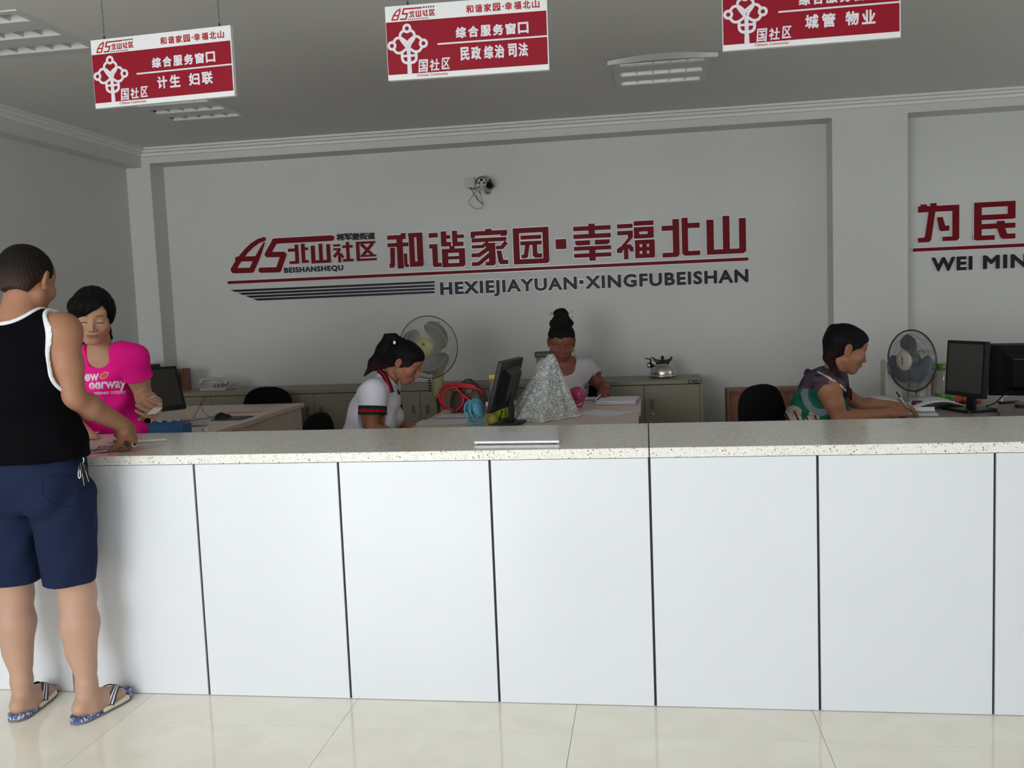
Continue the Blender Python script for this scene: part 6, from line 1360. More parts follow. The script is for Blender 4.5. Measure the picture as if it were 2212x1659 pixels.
# ---- cables
def cable(label, pts, r=.0022, m=None, name='cable'):
    e = emp(name, tuple(pts[0]), label=label, cat='cable'); a = MB(); a.smooth = True; a.tube(bez([tuple(p) for p in pts], 8), r, 6); a.build('cord', m or M_black, e, world=True)
    q = MB(); q.smooth = True; q.tube([tuple(pts[0]), tuple(lerp(pts[0], pts[1], .06))], r*1.8, 6); q.build('plug', m or M_black, e, world=True); return e
cable('thin black cable looped upright behind the mouse on the left desk', [J(418, 903, 2.35), J(430, 880, 2.35), J(444, 862, 2.35), J(445, 857, 2.35), J(438, 862, 2.35), J(434, 875, 2.35), J(443, 893, 2.35), J(460, 904, 2.35)], .0016)
cable('black cables under the right-edge monitor', [J(2130, 878, 2.15), J(2150, 870, 2.15), J(2170, 852, 2.18), J(2185, 846, 2.2), J(2200, 852, 2.2)], .004)
cable('black cable trailing forward from the upright right monitor', [unp(2125, 882, 2, .756), unp(2145, 884, 2, .755), unp(2158, 893, 2, .755), unp(2156, 899, 2, .755)], .003)
cable('black cable hanging down from the centre monitor', [J(1084, 888, 1.9), J(1080, 902, 1.88), J(1070, 914, 1.86), J(1060, 921, 1.84)], .004)
# ---- left desk clutter
def desk_item(name, label, cat, loc, rz=0): return emp(name, loc, rz, label=label, cat=cat)
m_ = unp(482, 901, 2, .76); e = desk_item('computer_mouse', 'black computer mouse on the dark pad on the left desk', 'mouse', (m_[0], m_[1], .7545), .3)
a = MB(); a.smooth = True
def ms(u, v):
    t = u*2*PI; p_ = v*PI/2; return (.055*math.cos(t)*math.cos(p_), .032*math.sin(t)*math.cos(p_)**.8, .034*math.sin(p_)*(1-.15*math.cos(t)))
a.grid(ms, 24, 8); a.build('shell', M_black, e); a = MB(); a.smooth = True; a.cyl((-.03, -.003, .026), (-.03, .003, .026), .006, n=10); a.build('scroll_wheel', mat('dark_grey_plastic', (.05, .05, .05), .5), e)
pc = unp(505, 904, 2, .75); e = desk_item('mouse_pad', 'dark blue mouse pad with faint print on the left desk', 'mouse pad', (pc[0], pc[1], .75)); a = MB(); a.rbox((-.12, -.10, .0005), (.10, .10, .004), .02); a.build('pad', mat('navy_print', (.035, .03, .07), .6, noise=.5, nscale=30), e); a = MB(); a.rbox((-.07, -.06, .004), (.05, .04, .0045), .02); a.build('pad_print', mat('blue_print', (.06, .07, .14), .6, noise=.8, nscale=60), e)
pc = unp(533, 891, 2, .75); e = desk_item('ruler', 'bright pink ruler lying on the left desk', 'ruler', (pc[0], pc[1], .75), .12); a = MB(); a.box((-.13, -.012, .0005), (.10, .012, .004)); a.build('strip', mat('hot_pink', (.65, .05, .14), .4), e)
for k in range(10): a = MB(); a.box((-.12+k*.022, -.012, .004), (-.1185+k*.022, -.006, .0043)); a.build('tick', M_blackm, e)
b0 = J(205, 935, 1.55); b1 = J(397, 917, 1.55)
e = desk_item('blue_box', 'blue cardboard box with a slanting flap on the left desk, near the counter', 'box', (-2.95, 1.78, .7505), .0)
xa, xb = J(300, 925, 1.72)[0]-.12, J(397, 925, 1.72)[0]; a = MB(); M_blue = mat('blue_card', (.035, .13, .34), .5)
a.prism([(xa, 0), (xb, 0), (xb, .055), (xa, .045)], lambda x, z: (x+2.95, 1.71-1.78, z), lambda x, z: (x+2.95, 1.81-1.78, z)); a.build('body', M_blue, e)
a = MB(); a.add([(xa+2.95+.05, -.062, .045), (xb+2.95, -.062, .052), (xb+2.95-.02, .03, .070), (xa+2.95+.1, .03, .055)], [(0, 1, 2, 3)]); o = a.build('flap', M_blue, e); o.modifiers.new('s', 'SOLIDIFY').thickness = .002
e = desk_item('key_bunch', 'small dark bunch of clips lying on the blue box', 'clips', (-2.80, 1.80, .808)); 
for k in range(5): a = MB(); a.smooth = True; a.tube([(.03*k-.06, .012*(k % 2), .002), (.03*k-.045, .01-.01*(k % 2), .012), (.03*k-.03, .005, .003)], .004, 6); a.build('clip', M_chrome if k % 2 else M_black, e)
for (u, v, rz, w_, l_, label, m2) in ((418, 917, .5, .16, .22, 'open magazine with coloured print lying beside the blue box', mat('magazine_print', (.42, .40, .38), .4, noise=.5, nscale=30)), (432, 905, -.5, .07, .22, 'violet plastic folder on the left desk near the cable', mat('violet_plastic', (.22, .19, .34), .3))):
    pc = unp(u, v, 2, .752); e = desk_item('magazine' if 'magazine' in label else 'folder', label, 'magazine' if 'magazine' in label else 'folder', (pc[0], max(pc[1], 1.82), .7505), rz)
    a = MB(); a.grid(lambda s_, t_: ((s_-.5)*w_, (t_-.5)*l_, .004+.006*math.sin(s_*PI)), 6, 2); o = a.build('cover', m2, e); o.modifiers.new('s', 'SOLIDIFY').thickness = .003
    a = MB(); a.box((-w_*.45, -l_*.45, .0), (w_*.45, l_*.45, .002)); a.build('pages', M_paper, e)
pc = unp(372, 910, 2, .75); e = desk_item('red_clip', 'coral red plastic tape dispenser standing in front of the tilted monitor', 'tape dispenser', (-2.775, 2.02, .7505), .1)
a = MB(); M_coral = mat('coral_plastic', (.55, .09, .09), .4); a.box((-.028, -.015, 0), (-.012, .015, .045)); a.box((.012, -.015, 0), (.028, .015, .045)); a.box((-.028, -.015, .035), (.028, .015, .052)); a.build('body', M_coral, e, bevel=.004); a = MB(); a.box((-.034, -.012, .0), (-.0285, .012, .055)); a.build('side', M_white, e)
pc = unp(467, 925, 2, .755); e = desk_item('eraser', 'small white eraser at the near corner of the left desk', 'eraser', (pc[0]-.03, 1.86, .7505), .3); a = MB(); a.rbox((-.016, -.008, 0), (.016, .008, .012), .003); a.build('block', M_white, e); a = MB(); a.rbox((-.018, -.0085, 0), (-.006, .0085, .0125), .003); a.build('sleeve', mat('violet_plastic', (.22, .19, .34), .3), e)
# grey jacket hung on the chair behind the pink woman
e = emp('grey_jacket', (-2.90, 1.40, .55), label='grey and black jacket draped over the chair behind the pink-shirted woman', cat='jacket')
sx_ = -.25; g = Grid((-2.95+sx_, 1.16, .50), (-2.4+sx_, 1.62, .90), .008); F = ev([cone((-2.84+sx_, 1.40, .80), (-2.60+sx_, 1.36, .78), .055, .05, .03), cone((-2.64+sx_, 1.36, .76), (-2.58+sx_, 1.34, .58), .045, .05, .03), cone((-2.84+sx_, 1.42, .76), (-2.84+sx_, 1.40, .56), .06, .06, .03)], g)+wob(g, .02, 70, 40)
def jc(v): c = np.tile(np.array((.10, .10, .105)), (len(v), 1)); c[np.sin(v[:, 2]*70+v[:, 0]*60) > .25] = (.015, .015, .02); return c
fieldmesh('cloth', F, g, e, cloth_mat('jacket_cloth', attr='Col'), jc)
# ---- centre desk things
def sheet(u, v, z, w_, l_, rz, label, name='paper_sheet', lines=0, m=None, cat='paper', th=.0008, curl=.0):
    pc = unp(u, v, 2, z); e = emp(name, (pc[0], pc[1], z+.0004), rz, label=label, cat=cat)
    a = MB(); a.grid(lambda s_, t_: ((s_-.5)*w_, (t_-.5)*l_, th+curl*(max(0, s_-.7)**2)*3), 8, 2); o = a.build('page', m or M_paper, e); o.modifiers.new('s', 'SOLIDIFY').thickness = th
    for k in range(lines): b = MB(); b.box((-w_*.38, -l_*.4+k*l_*.8/max(1, lines), th+.0002), (w_*(.15+.22*((k*7) % 5)/4), -l_*.4+k*l_*.8/max(1, lines)+.0016, th+.0004)); b.build('text_line', M_paperink, e)
    return e
sheet(958, 911, .75, .30, .21, .05, 'printed sheet under the polo-shirted woman\'s hands', lines=6); sheet(985, 899, .754, .21, .15, -.1, 'second printed sheet beyond the first on the centre desk', lines=5)
sheet(1300, 892, .75, .21, .29, .9, 'single blank white sheet lying askew near the lace cover')
sheet(1283, 861, .755, .24, .12, .0, 'white tray with papers under the pen of the woman in lace', name='paper_tray', cat='tray', th=.006, lines=2)
pc = unp(1334, 866, 2, .76); e = emp('folder', (pc[0], pc[1], .7505), -.08, label='thick stack of white and mauve folders at the far right corner of the centre desk', cat='folder')
for k in range(4): a = MB(); a.box((-.135+.004*k, -.16+.003*k, .006*k), (.135-.002*k, .16, .006*k+.005)); a.build('folder_sheet', (mat('mauve_card', (.30, .20, .24), .5), M_paper, mat('lilac_card', (.45, .42, .50), .5), M_paper)[k], e)
a = MB(); a.smooth = True; a.lathe([(0, .0235), (.006, .0235), (.004, .028), (0, .029)], 12, (.03, 0, 0)); a.build('button', M_chrome, e)
pc = J(1290, 858, 2.92); e = emp('pen', (pc[0]-.02, 2.9, .77), label='pale pen held by the woman in white lace', cat='pen'); a = MB(); a.smooth = True; a.tube([tuple(J(1284, 866, 2.86)), tuple(J(1297, 853, 2.93))], .004, 8); a.build('barrel', M_white, e, world=True); a = MB(); a.smooth = True; a.tube([tuple(J(1282, 868, 2.855)), tuple(J(1284, 866, 2.86))], .0025, 8); a.build('tip', M_black, e, world=True)
# handbag
hb_ = J(1003, 862, 2.55); e = emp('handbag', (hb_[0]+.03, 2.55, .7505), -.1, label='dark brown patterned handbag with bright red straps on the centre desk', cat='handbag')
a = MB(); a.smooth = True
def bg(u, v):
    t = u*2*PI; z = v; w_ = .125*(1-.35*z**2.2)*(math.sin(min(1, (1-z)*1.8+.05)*PI/2)**.6 if z > .5 else 1); d_ = .07*(1-.55*z); se = lambda q, n_: math.copysign(abs(q)**n_, q)
    return (w_*se(math.cos(t), .6), d_*se(math.sin(t), .6), z*.205)
a.grid(bg, 36, 14); a.add([bg(k/36, 0) for k in range(36)], [tuple(range(36))]); a.build('bag_body', mat('brown_monogram_canvas', (.045, .022, .018), .5, noise=.6, nscale=70), e)
a = MB(); a.smooth = True; a.tube([(.122*math.cos(t)*.8, -.045-.01*math.sin(t), .03+.155*math.sin(t)) for t in [PI*i/20 for i in range(21)]], .004, 6); a.build('piping', M_brownlea, e)
for k, (pts, w_) in enumerate((([(-.10, -.08, .02), (-.16, -.07, .05), (-.175, -.06, .12), (-.12, -.07, .175), (0, -.075, .178), (.07, -.07, .16)], .014), ([(-.13, -.09, .03), (-.145, -.085, .09), (-.11, -.085, .15), (-.02, -.09, .168), (.08, -.08, .15), (.11, -.07, .12)], .012), ([(-.05, -.085, .155), (-.01, -.09, .10), (-.02, -.095, .05), (-.07, -.09, .01)], .014), ([(-.03, -.088, .13), (.03, -.09, .08), (.09, -.085, .035), (.13, -.06, .01)], .012))):
    P0 = bez(pts, 6); a = MB(); a.smooth = True; n_ = len(P0); L1 = []
    for i, p_ in enumerate(P0):
        t = unit(np.array(P0[min(i+1, n_-1)])-np.array(P0[max(i-1, 0)])); sd = unit(np.cross(t, [0, -1.0, .15])); L1.append((np.array(p_)+sd*w_*.6, np.array(p_)-sd*w_*.6))
    a.add([tuple(q_[0]) for q_ in L1]+[tuple(q_[1]) for q_ in L1], [(i, i+1, n_+i+1, n_+i) for i in range(n_-1)]); o = a.build('strap', M_redlea, e); o.modifiers.new('s', 'SOLIDIFY').thickness = .006
for x, z in ((-.055, .15), (.035, .14), (-.09, .02)):
    a = MB(); a.smooth = True; a.tube([(x+.011*math.cos(t), -.098, z+.009*math.sin(t)) for t in [2*PI*i/12 for i in range(12)]], .002, 6, closed=True); a.build('buckle', M_brass, e)
# mini fans
def mini_fan(loc, rz, col, label, r=.055, tilt=.3, cap=None):
    e = emp('mini_fan', loc, rz, label=label, cat='small fan', group='small coloured desk fans'); m = mat('plastic_'+label.split()[0], col, .35); mc = cap or m
    T = tf((0, 0, r+.028), rx=-tilt)
    for y_, nm in ((-.018, 'front_ring'), (.02, 'rear_ring')): a = MB(); a.smooth = True; a.M = T; a.tube([(r*math.cos(t), y_, r*math.sin(t)) for t in [2*PI*i/40 for i in range(40)]], .004, 8, closed=True); a.build(nm, m, e)
    a = MB(); a.M = T
    for k in range(36):
        t = 2*PI*k/36; c_, s_ = math.cos(t), math.sin(t); a.tube([(r*.28*c_, -.030, r*.28*s_), (r*.8*c_, -.028, r*.8*s_), (r*c_, -.016, r*s_), (r*c_, .02, r*s_), (r*.7*c_, .034, r*.7*s_)], .0013, 4, cap=False)
    a.build('guard', m, e, kind='stuff')
    a = MB(); a.smooth = True; a.M = T @ tf(rx=PI/2); a.lathe([(0, .033), (r*.28, .031), (r*.28, .028), (0, .028)], 20); a.build('front_cap', mc, e)
    a = MB(); a.smooth = True; a.M = T @ tf(rx=PI/2); a.lathe([(0, -.040), (r*.6, -.038), (r*.72, -.030), (0, -.026)], 24); a.build('motor_cover', m, e)
    for k in range(4):
        a = MB(); a.smooth = True; a.M = T; t0 = k*PI/2+.4; a.grid(lambda u, v: (r*(.2+.65*u)*math.cos(t0+(v-.5)*.9), (v-.5)*.018, r*(.2+.65*u)*math.sin(t0+(v-.5)*.9)), 4, 3); a.build('blade', m, e)
    a = MB(); a.smooth = True; a.tube([(-r-.006, 0, r+.028), (-r*.9, 0, .02), (-.02, 0, .004), (.02, 0, .004), (r*.9, 0, .02), (r+.006, 0, r+.028)], .004, 8); a.build('stand', m, e)
    a = MB(); a.rbox((-.03, -.025, 0), (.03, .03, .010), .01); a.build('foot', m, e); return e
bf = J(1026, 905, 1.80); mini_fan((bf[0], 1.80, .7505), math.radians(-120), (.13, .42, .58), 'blue mini fan seen from behind at the near edge of the centre desk', r=.062, tilt=-.25)
pf = J(1246, 852, 2.62); mini_fan((pf[0], 2.62, .7505), math.radians(35), (.60, .05, .20), 'pink mini fan peeking out beside the lace cover', r=.050, tilt=.25, cap=mat('light_pink', (.62, .16, .32), .35))
# yellow-green bag and sponge
yb = J(1082, 908, 2.08); e = emp('plastic_bag', (yb[0]-.01, 2.09, .7505), label='crumpled yellow-green plastic bag under the centre monitor', cat='bag')
g = Grid((yb[0]-.12, 1.98, .745), (yb[0]+.10, 2.2, .86), .004); F = ev([ell((yb[0]+.02, 2.09, .785), (.055, .04, .035), .02), ell((yb[0]-.03, 2.06, .775), (.04, .035, .028), .02), ell((yb[0]+.035, 2.1, .82), (.03, .03, .025), .02)], g)+wob(g, .014, 150, 50); z = (g.lo[2]+g.h*np.arange(g.n[2]))[None, None, :].astype(np.float32); fieldmesh('bag', np.maximum(F, .7505-z), g, e, mat('lime_plastic', (.45, .52, .035), .3))
e = emp('pear', (J(1064, 913, 1.86)[0], 1.86, .7505), label='dull yellow pear at the near edge of the centre desk beside the blue fan', cat='fruit')
a = MB(); a.smooth = True; a.lathe([(0, .001), (.02, .004), (.033, .022), (.033, .040), (.022, .058), (.012, .072), (0, .078)], 24); a.build('flesh', mat('dull_yellow_skin', (.30, .27, .04), .5), e); a = MB(); a.tube([(0, 0, .076), (.004, 0, .088)], .0015, 6); a.build('stem', M_brownlea, e)
# spray bottle
sb = J(1067, 845, 2.72); e = emp('spray_bottle', (sb[0], 2.72, .7505), label='clear spray bottle with yellow head behind the centre monitor', cat='bottle')
zt_s = J(1067, 809, 2.72)[2]-.7505
a = MB(); a.smooth = True; a.lathe([(0, .001), (.032, .001), (.034, .01), (.033, zt_s-.10), (.022, zt_s-.065), (.012, zt_s-.05), (.012, zt_s-.04), (0, zt_s-.04)], 24); a.build('bottle_body', mat('cloudy_plastic', (.45, .42, .40), .2, alpha=.55), e)
a = MB(); a.box((-.028, -.012, zt_s-.028), (.03, .012, zt_s)); a.cyl((.008, 0, zt_s-.045), (.008, 0, zt_s-.026), .014, n=12); a.build('spray_head', mat('yellow_plastic', (.60, .42, .03), .4), e, bevel=.003); a = MB(); a.tube([(-.015, 0, zt_s-.028), (-.026, 0, zt_s-.05)], .004, 6); a.build('trigger', mat('yellow_plastic', (.60, .42, .03), .4), e)
# small cups behind the monitor
c_ = J(1053, 895, 2.25); e = emp('marker_pen', (c_[0], 2.25, .7505), label='white and orange marker standing left of the centre monitor', cat='marker'); a = MB(); a.smooth = True; a.cyl((0, 0, 0), (0, 0, .06), .009, n=14); a.build('barrel', mat('orange_plastic', (.55, .14, .03), .4), e); a = MB(); a.smooth = True; a.cyl((0, 0, .06), (0, 0, .088), .008, n=14); a.build('cap', M_white, e)
# ---- lace cover draped over a peaked pile
lx = J(1190, 765, 2.20); ap = np.array([lx[0], 2.20, lx[2]])
def lace_mat():
    m = bpy.data.materials.new('white_floral_lace'); m.use_nodes = True; nt = m.node_tree; b = nt.nodes['Principled BSDF']; N = nt.nodes.new; L = nt.links.new; tc = N('ShaderNodeTexCoord')
    def vor(scale, feat, w_=None):
        v = N('ShaderNodeTexVoronoi'); v.feature = feat; v.inputs['Scale'].default_value = scale; mp = N('ShaderNodeMapping'); mp.inputs['Scale'].default_value = (1, .35, 1); L(tc.outputs['Object'], mp.inputs[0]); L(mp.outputs[0], v.inputs['Vector']); return v
    big = vor(30, 'F1'); net = vor(95, 'DISTANCE_TO_EDGE'); edge = vor(30, 'DISTANCE_TO_EDGE')
    lt = lambda s_, v, inv=False: (lambda n_: (setattr(n_, 'operation', 'GREATER_THAN' if inv else 'LESS_THAN'), L(s_, n_.inputs[0]), setattr(n_.inputs[1], 'default_value', v), n_.outputs[0])[-1])(N('ShaderNodeMath'))
    mxm = lambda a_, b_: (lambda n_: (setattr(n_, 'operation', 'MAXIMUM'), L(a_, n_.inputs[0]), L(b_, n_.inputs[1]), n_.outputs[0])[-1])(N('ShaderNodeMath'))
    fl = lt(big.outputs['Distance'], .34); ln = lt(net.outputs['Distance'], .035); ed = lt(edge.outputs['Distance'], .05)
    solid = mxm(mxm(fl, ln), ed)
    mr = N('ShaderNodeMapRange'); L(solid, mr.inputs[0]); mr.inputs[3].default_value = .62; mr.inputs[4].default_value = .97; L(mr.outputs[0], b.inputs['Alpha'])
    mx = N('ShaderNodeMix'); mx.data_type = 'RGBA'; L(solid, mx.inputs[0]); mx.inputs[6].default_value = (.42, .43, .44, 1); mx.inputs[7].default_value = (.60, .63, .60, 1); L(mx.outputs[2], b.inputs['Base Color'])
    b.inputs['Roughness'].default_value = .85; return m
e = emp('lace_cover', (ap[0], 2.2, .7505), label='white floral lace cloth draped in a tall peak over things on the centre desk', cat='cloth')
base_pts = []
for k in range(48):
    t = 2*PI*k/48; rx_ = .20+.03*math.sin(3*t+.5)+.012*math.sin(11*t); ry_ = .19+.02*math.cos(4*t); base_pts.append((ap[0]-.075+rx_*math.cos(t)*1.0, 2.14+ry_*math.sin(t)))
a = MB(); a.smooth = True
def lc(u, v):
    k = u*48; i = int(k) % 48; bx, by = base_pts[i]; fold = .012*math.sin(u*2*PI*9+1)*v; t = v; top = np.array([ap[0]+.018*math.cos(u*2*PI), ap[1]+.018*math.sin(u*2*PI), ap[2]])
    h = (1-t)**1.12; x = top[0]+(bx-top[0])*(t**.92)+fold*math.cos(u*2*PI); y = top[1]+(by-top[1])*(t**.92)+fold*math.sin(u*2*PI); z = .7508+(top[2]-.7508)*h+.002*math.sin(u*40)*t
    return (x, y, max(z, .7508))
a.grid(lc, 96, 26); a.add([lc(k/48, 0) for k in range(48)], [tuple(range(48))]); o = a.build('cloth', lace_mat(), e, world=True, smooth=True)
a = MB(); a.smooth = True; hem_ = [lc(k/96, 1.0) for k in range(96)]; a.tube([(p_[0], p_[1], p_[2]+.004) for p_ in hem_], .003, 5, closed=True); a.build('scalloped_hem', M_white, e, world=True)
e = emp('covered_monitor', (ap[0]-.01, 2.22, .7505), .5, label='grey screen hidden under the white lace cloth', cat='monitor'); a = MB(); a.box((-.05, -.012, .02), (.05, .012, .30)); a.build('housing', mat('mid_grey_plastic', (.30, .29, .30), .5), e, bevel=.004); a = MB(); a.rbox((-.07, -.06, 0), (.07, .06, .02), .02); a.build('foot', mat('mid_grey_plastic', (.30, .29, .30), .5), e)
pp = J(1150, 908, 2.02); e = emp('patterned_cloth', (pp[0], 2.02, .7505), label='red and cream patterned bundle showing through the lace near the counter', cat='cloth')
g = Grid((pp[0]-.10, 1.94, .745), (pp[0]+.14, 2.12, .83), .005); F = ev([ell((pp[0], 2.04, .77), (.07, .04, .035), .02), ell((pp[0]+.06, 2.03, .765), (.05, .04, .025), .02)], g)+wob(g, .01, 120, 60); z = (g.lo[2]+g.h*np.arange(g.n[2]))[None, None, :].astype(np.float32)
def rc(v): c = np.tile(np.array((.50, .44, .38)), (len(v), 1)); c[np.sin(v[:, 0]*160)*np.sin(v[:, 2]*190+v[:, 0]*60) > .15] = (.42, .02, .03); return c
fieldmesh('bundle', np.maximum(F, .7505-z), g, e, cloth_mat('patterned_cotton', attr='Col'), rc)
# ---- right desk things
def book_page(u0, v0): return unp(u0, v0, 2, .76)
bc_ = unp(1965, 872, 2, .75); e = emp('ledger_book', (1.46, 2.28, .7505), -.05, label='large open ledger with curling white pages and dark cover on the right desk', cat='book')
a = MB(); a.smooth = True; a.grid(lambda s_, t_: (-.31+.31*s_, (t_-.5)*.27, .004+.055*math.sin(s_*PI)**.8*(.6+.4*t_)), 14, 3); o = a.build('page_stack', M_paper, e); o.modifiers.new('s', 'SOLIDIFY').thickness = .003
a = MB(); a.smooth = True; a.grid(lambda s_, t_: (.26*s_, (t_-.5)*.27, .004+.040*math.sin(s_*PI*.9)**.9), 14, 3); o = a.build('page_stack', M_paper, e); o.modifiers.new('s', 'SOLIDIFY').thickness = .003
a = MB(); a.box((-.32, -.14, 0), (.27, .14, .0035)); a.build('cover', mat('dark_teal_cover', (.02, .04, .05), .4), e)
np_ = unp(1990, 893, 2, .755); e = emp('notepad', (np_[0], np_[1], .7505), -.15, label='small white notepad under the writing woman\'s hand', cat='notepad'); a = MB(); a.box((-.075, -.06, 0), (.075, .06, .006)); a.build('pad', M_paper, e)
a = MB(); a.smooth = True; a.grid(lambda s_, t_: (-.07+.14*s_, .025+.035*t_, .0125+.022*math.sin(t_*PI)), 3, 8); a.build('turned_leaf', M_paper, e)
for k in range(5): a = MB(); a.box((-.06, -.05+k*.013, .006), (.05-.01*(k % 3), -.0488+k*.013, .0063)); a.build('text_line', M_paperink, e)
s_ = unp(1987, 874, 2, .77); e = emp('ink_pad', (s_[0], s_[1]+.05, .7505), label='round dark red ink tin between the notepad and the ledger', cat='tin'); a = MB(); a.smooth = True; a.lathe([(0, .0), (.03, 0), (.03, .03), (.028, .034), (0, .034)], 28); a.build('tin', mat('dark_red_plastic', (.12, .01, .03), .3), e); a = MB(); a.smooth = True; a.lathe([(.0305, .018), (.0315, .019), (.0315, .021), (.0305, .022)], 28); a.build('rim', M_black, e)
bt = J(2042, 830, 2.55); zb_t = J(2042, 785, 2.55)[2]-.7505
e = emp('water_bottle', (J(2040, 830, 2.55)[0], 2.55, .7505), label='clear plastic bottle with green cap and green base on the right desk', cat='bottle'); M_green = mat('leaf_green_plastic', (.10, .30, .02), .35)
a = MB(); a.smooth = True; a.lathe([(.048, .045), (.05, .05), (.05, zb_t-.06), (.045, zb_t-.045), (.036, zb_t-.035)], 32); a.build('bottle_body', mat('clear_bottle', (.50, .46, .44), .12, alpha=.45), e)
a = MB(); a.smooth = True; a.lathe([(0, .0005), (.046, .0005), (.052, .006), (.052, .042), (.050, .046), (0, .046)], 32); a.build('base_cup', M_green, e)
a = MB(); a.smooth = True; a.lathe([(.037, zb_t-.040), (.042, zb_t-.036), (.042, zb_t-.002), (.038, zb_t), (0, zb_t)], 28); a.build('cap', M_green, e); a = MB(); a.smooth = True; a.tube([(.04+.014*math.sin(t), 0, zb_t-.018+.016*math.cos(t)) for t in [PI*i/10 for i in range(11)]], .004, 6); a.build('carry_loop', M_green, e)
rt = unp(2076, 880, 2, .76); e = emp('snack_bag', (1.83, 2.42, .7505), label='orange-red snack packet under the upright right monitor', cat='packet'); g = Grid((1.72, 2.34, .745), (1.95, 2.5, .83), .005); F = ev([ell((1.83, 2.42, .775), (.08, .05, .03), .02)], g)+wob(g, .012, 110, 70); z = (g.lo[2]+g.h*np.arange(g.n[2]))[None, None, :].astype(np.float32); fieldmesh('packet', np.maximum(F, .7505-z), g, e, mat('orange_foil', (.50, .07, .02), .35, noise=.4, nscale=40))
kb = unp(2165, 890, 2, .755); e = emp('stapler', (2.02, 2.36, .7505), .4, label='white and dark stapler between the two right monitors', cat='stapler'); a = MB(); a.box((-.06, -.015, 0), (.06, .015, .012)); a.build('base', M_black, e, bevel=.003); a = MB(); a.prism([(-.06, .03), (.05, .05), (.06, .062), (-.06, .042)], lambda x, z_: (x, -.012, z_), lambda x, z_: (x, .012, z_)); a.box((-.06, -.010, .012), (-.045, .010, .032)); a.build('arm', M_white, e, bevel=.003)
# ---- things on the counter
ZT = .911
def on_counter(name, label, cat, u, v, rz=0): p_ = unp(u, v, 2, ZT); return emp(name, (p_[0], p_[1], ZT+.0003), rz, label=label, cat=cat)
c0, c1, c2, c3 = [unp(u, v, 2, ZT) for u, v in ((1025, 961, ), (1208, 959), (1206, 939), (1052, 940))]
e = emp('flat_board', tuple((c0+c1+c2+c3)/4), label='flat white board lying on the counter top near its middle', cat='board')
e.location.z = ZT
a = MB(); z0, z1 = ZT+.004, ZT+.0125; a.add([(p_[0], p_[1], z0) for p_ in (c0, c1, c2, c3)]+[(p_[0], p_[1], z1) for p_ in (c0, c1, c2, c3)], [(3, 2, 1, 0), (4, 5, 6, 7), (0, 1, 5, 4), (1, 2, 6, 5), (2, 3, 7, 6), (3, 0, 4, 7)]); a.build('board', mat('glossy_white_board', (.74, .76, .82), .12), e, world=True, bevel=.0006)
for p_ in (c0, c1, c2, c3): q_ = lerp(p_, (c0+c1+c2+c3)/4, .12); a = MB(); a.cyl((q_[0], q_[1], ZT+.0003), (q_[0], q_[1], z0), .006, n=10); a.build('rubber_foot', M_black, e, world=True)
cc4 = [unp(u, v, 2, ZT) for u, v in ((165, 983), (283, 973), (287, 948), (180, 946))]
e = emp('calligraphy_paper', tuple(sum(cc4)/4), label='pinkish paper with brushed dark red characters under the man\'s hand', cat='paper'); e.location.z = ZT+.0003
a = MB(); M_pinkpaper = mat('pinkish_paper', (.62, .47, .47), .7)
a.grid(lambda s_, t_: tuple(lerp(lerp(cc4[0], cc4[1], s_), lerp(cc4[3], cc4[2], s_), t_)*[1, 1, 0]+np.array([0, 0, ZT+.001+.002*math.sin(s_*9)**2])), 16, 4); a.build('page', M_pinkpaper, e, world=True)
a = MB(); q_ = [unp(u, v, 2, ZT) for u, v in ((200, 980), (283, 973), (283, 957), (262, 966), (225, 976))]; a.add([(p_[0], p_[1], ZT+.0036) for p_ in q_], [tuple(range(5))]); a.build('white_edge', M_paper, e, world=True)
M_ink = mat('dark_red_ink', (.10, .012, .03), .6)
for u, v, ch, sz in ((208, 974, '禾', .05), (240, 966, '吃', .05), (258, 957, '沙', .045)):
    vs_, fs_ = text_mesh(ch, 0); vs_ = fit(vs_, -sz, sz, -sz*.6, sz*.6); p_ = unp(u, v, 2, ZT); a = MB(); ext_letters(a, vs_, fs_, lambda x, y, d: (p_[0]+x*.85-y*.35, p_[1]+x*.45+y*.9, ZT+.0042+d), 0, .0004); a.build('brush_character', M_ink, e, world=True)
e = emp('rolled_paper', tuple(unp(320, 950, 2, ZT)), label='long rolled white paper strip lying right of the man\'s hand', cat='paper'); e.location.z = ZT+.0003
a = MB(); a.smooth = True; p0, p1 = unp(285, 955, 2, ZT+.006), unp(360, 950, 2, ZT+.006); a.tube([tuple(p0), tuple(p1)], [.004, .0065], 10); a.build('roll', M_paper, e, world=True)
a = MB(); q_ = [unp(u, v, 2, ZT) for u, v in ((288, 975), (352, 966), (362, 952), (290, 958))]; a.add([(p_[0], p_[1], ZT+.0009) for p_ in q_], [(0, 1, 2, 3)]); a.build('clear_film', mat('clear_film', (.62, .60, .56), .15, alpha=.45), e, world=True)
e = emp('paper_card', tuple(unp(192, 940, 2, ZT)), label='white card at the far edge of the counter beside the man\'s waist', cat='paper'); e.location.z = ZT+.0003
a = MB(); q_ = [unp(u, v, 2, ZT) for u, v in ((165, 946), (190, 944), (216, 934), (175, 935))]; a.add([(p_[0], p_[1], ZT+.0008) for p_ in q_]+[(p_[0], p_[1], ZT+.004) for p_ in q_], [(3, 2, 1, 0), (4, 5, 6, 7), (0, 1, 5, 4), (1, 2, 6, 5), (2, 3, 7, 6), (3, 0, 4, 7)]); a.build('card', M_paper, e, world=True)
pz = [J(285, 945, .085), J(291, 966, .085)]; e = emp('mobile_phone', tuple(lerp(pz[0], pz[1], .5)), label='slim silver-edged phone gripped in the man\'s right hand', cat='phone')
d_ = unit(pz[1]-pz[0]); a = MB(); sd = unit(np.array([.4, 1, 0])); nn = unit(np.cross(d_, sd))
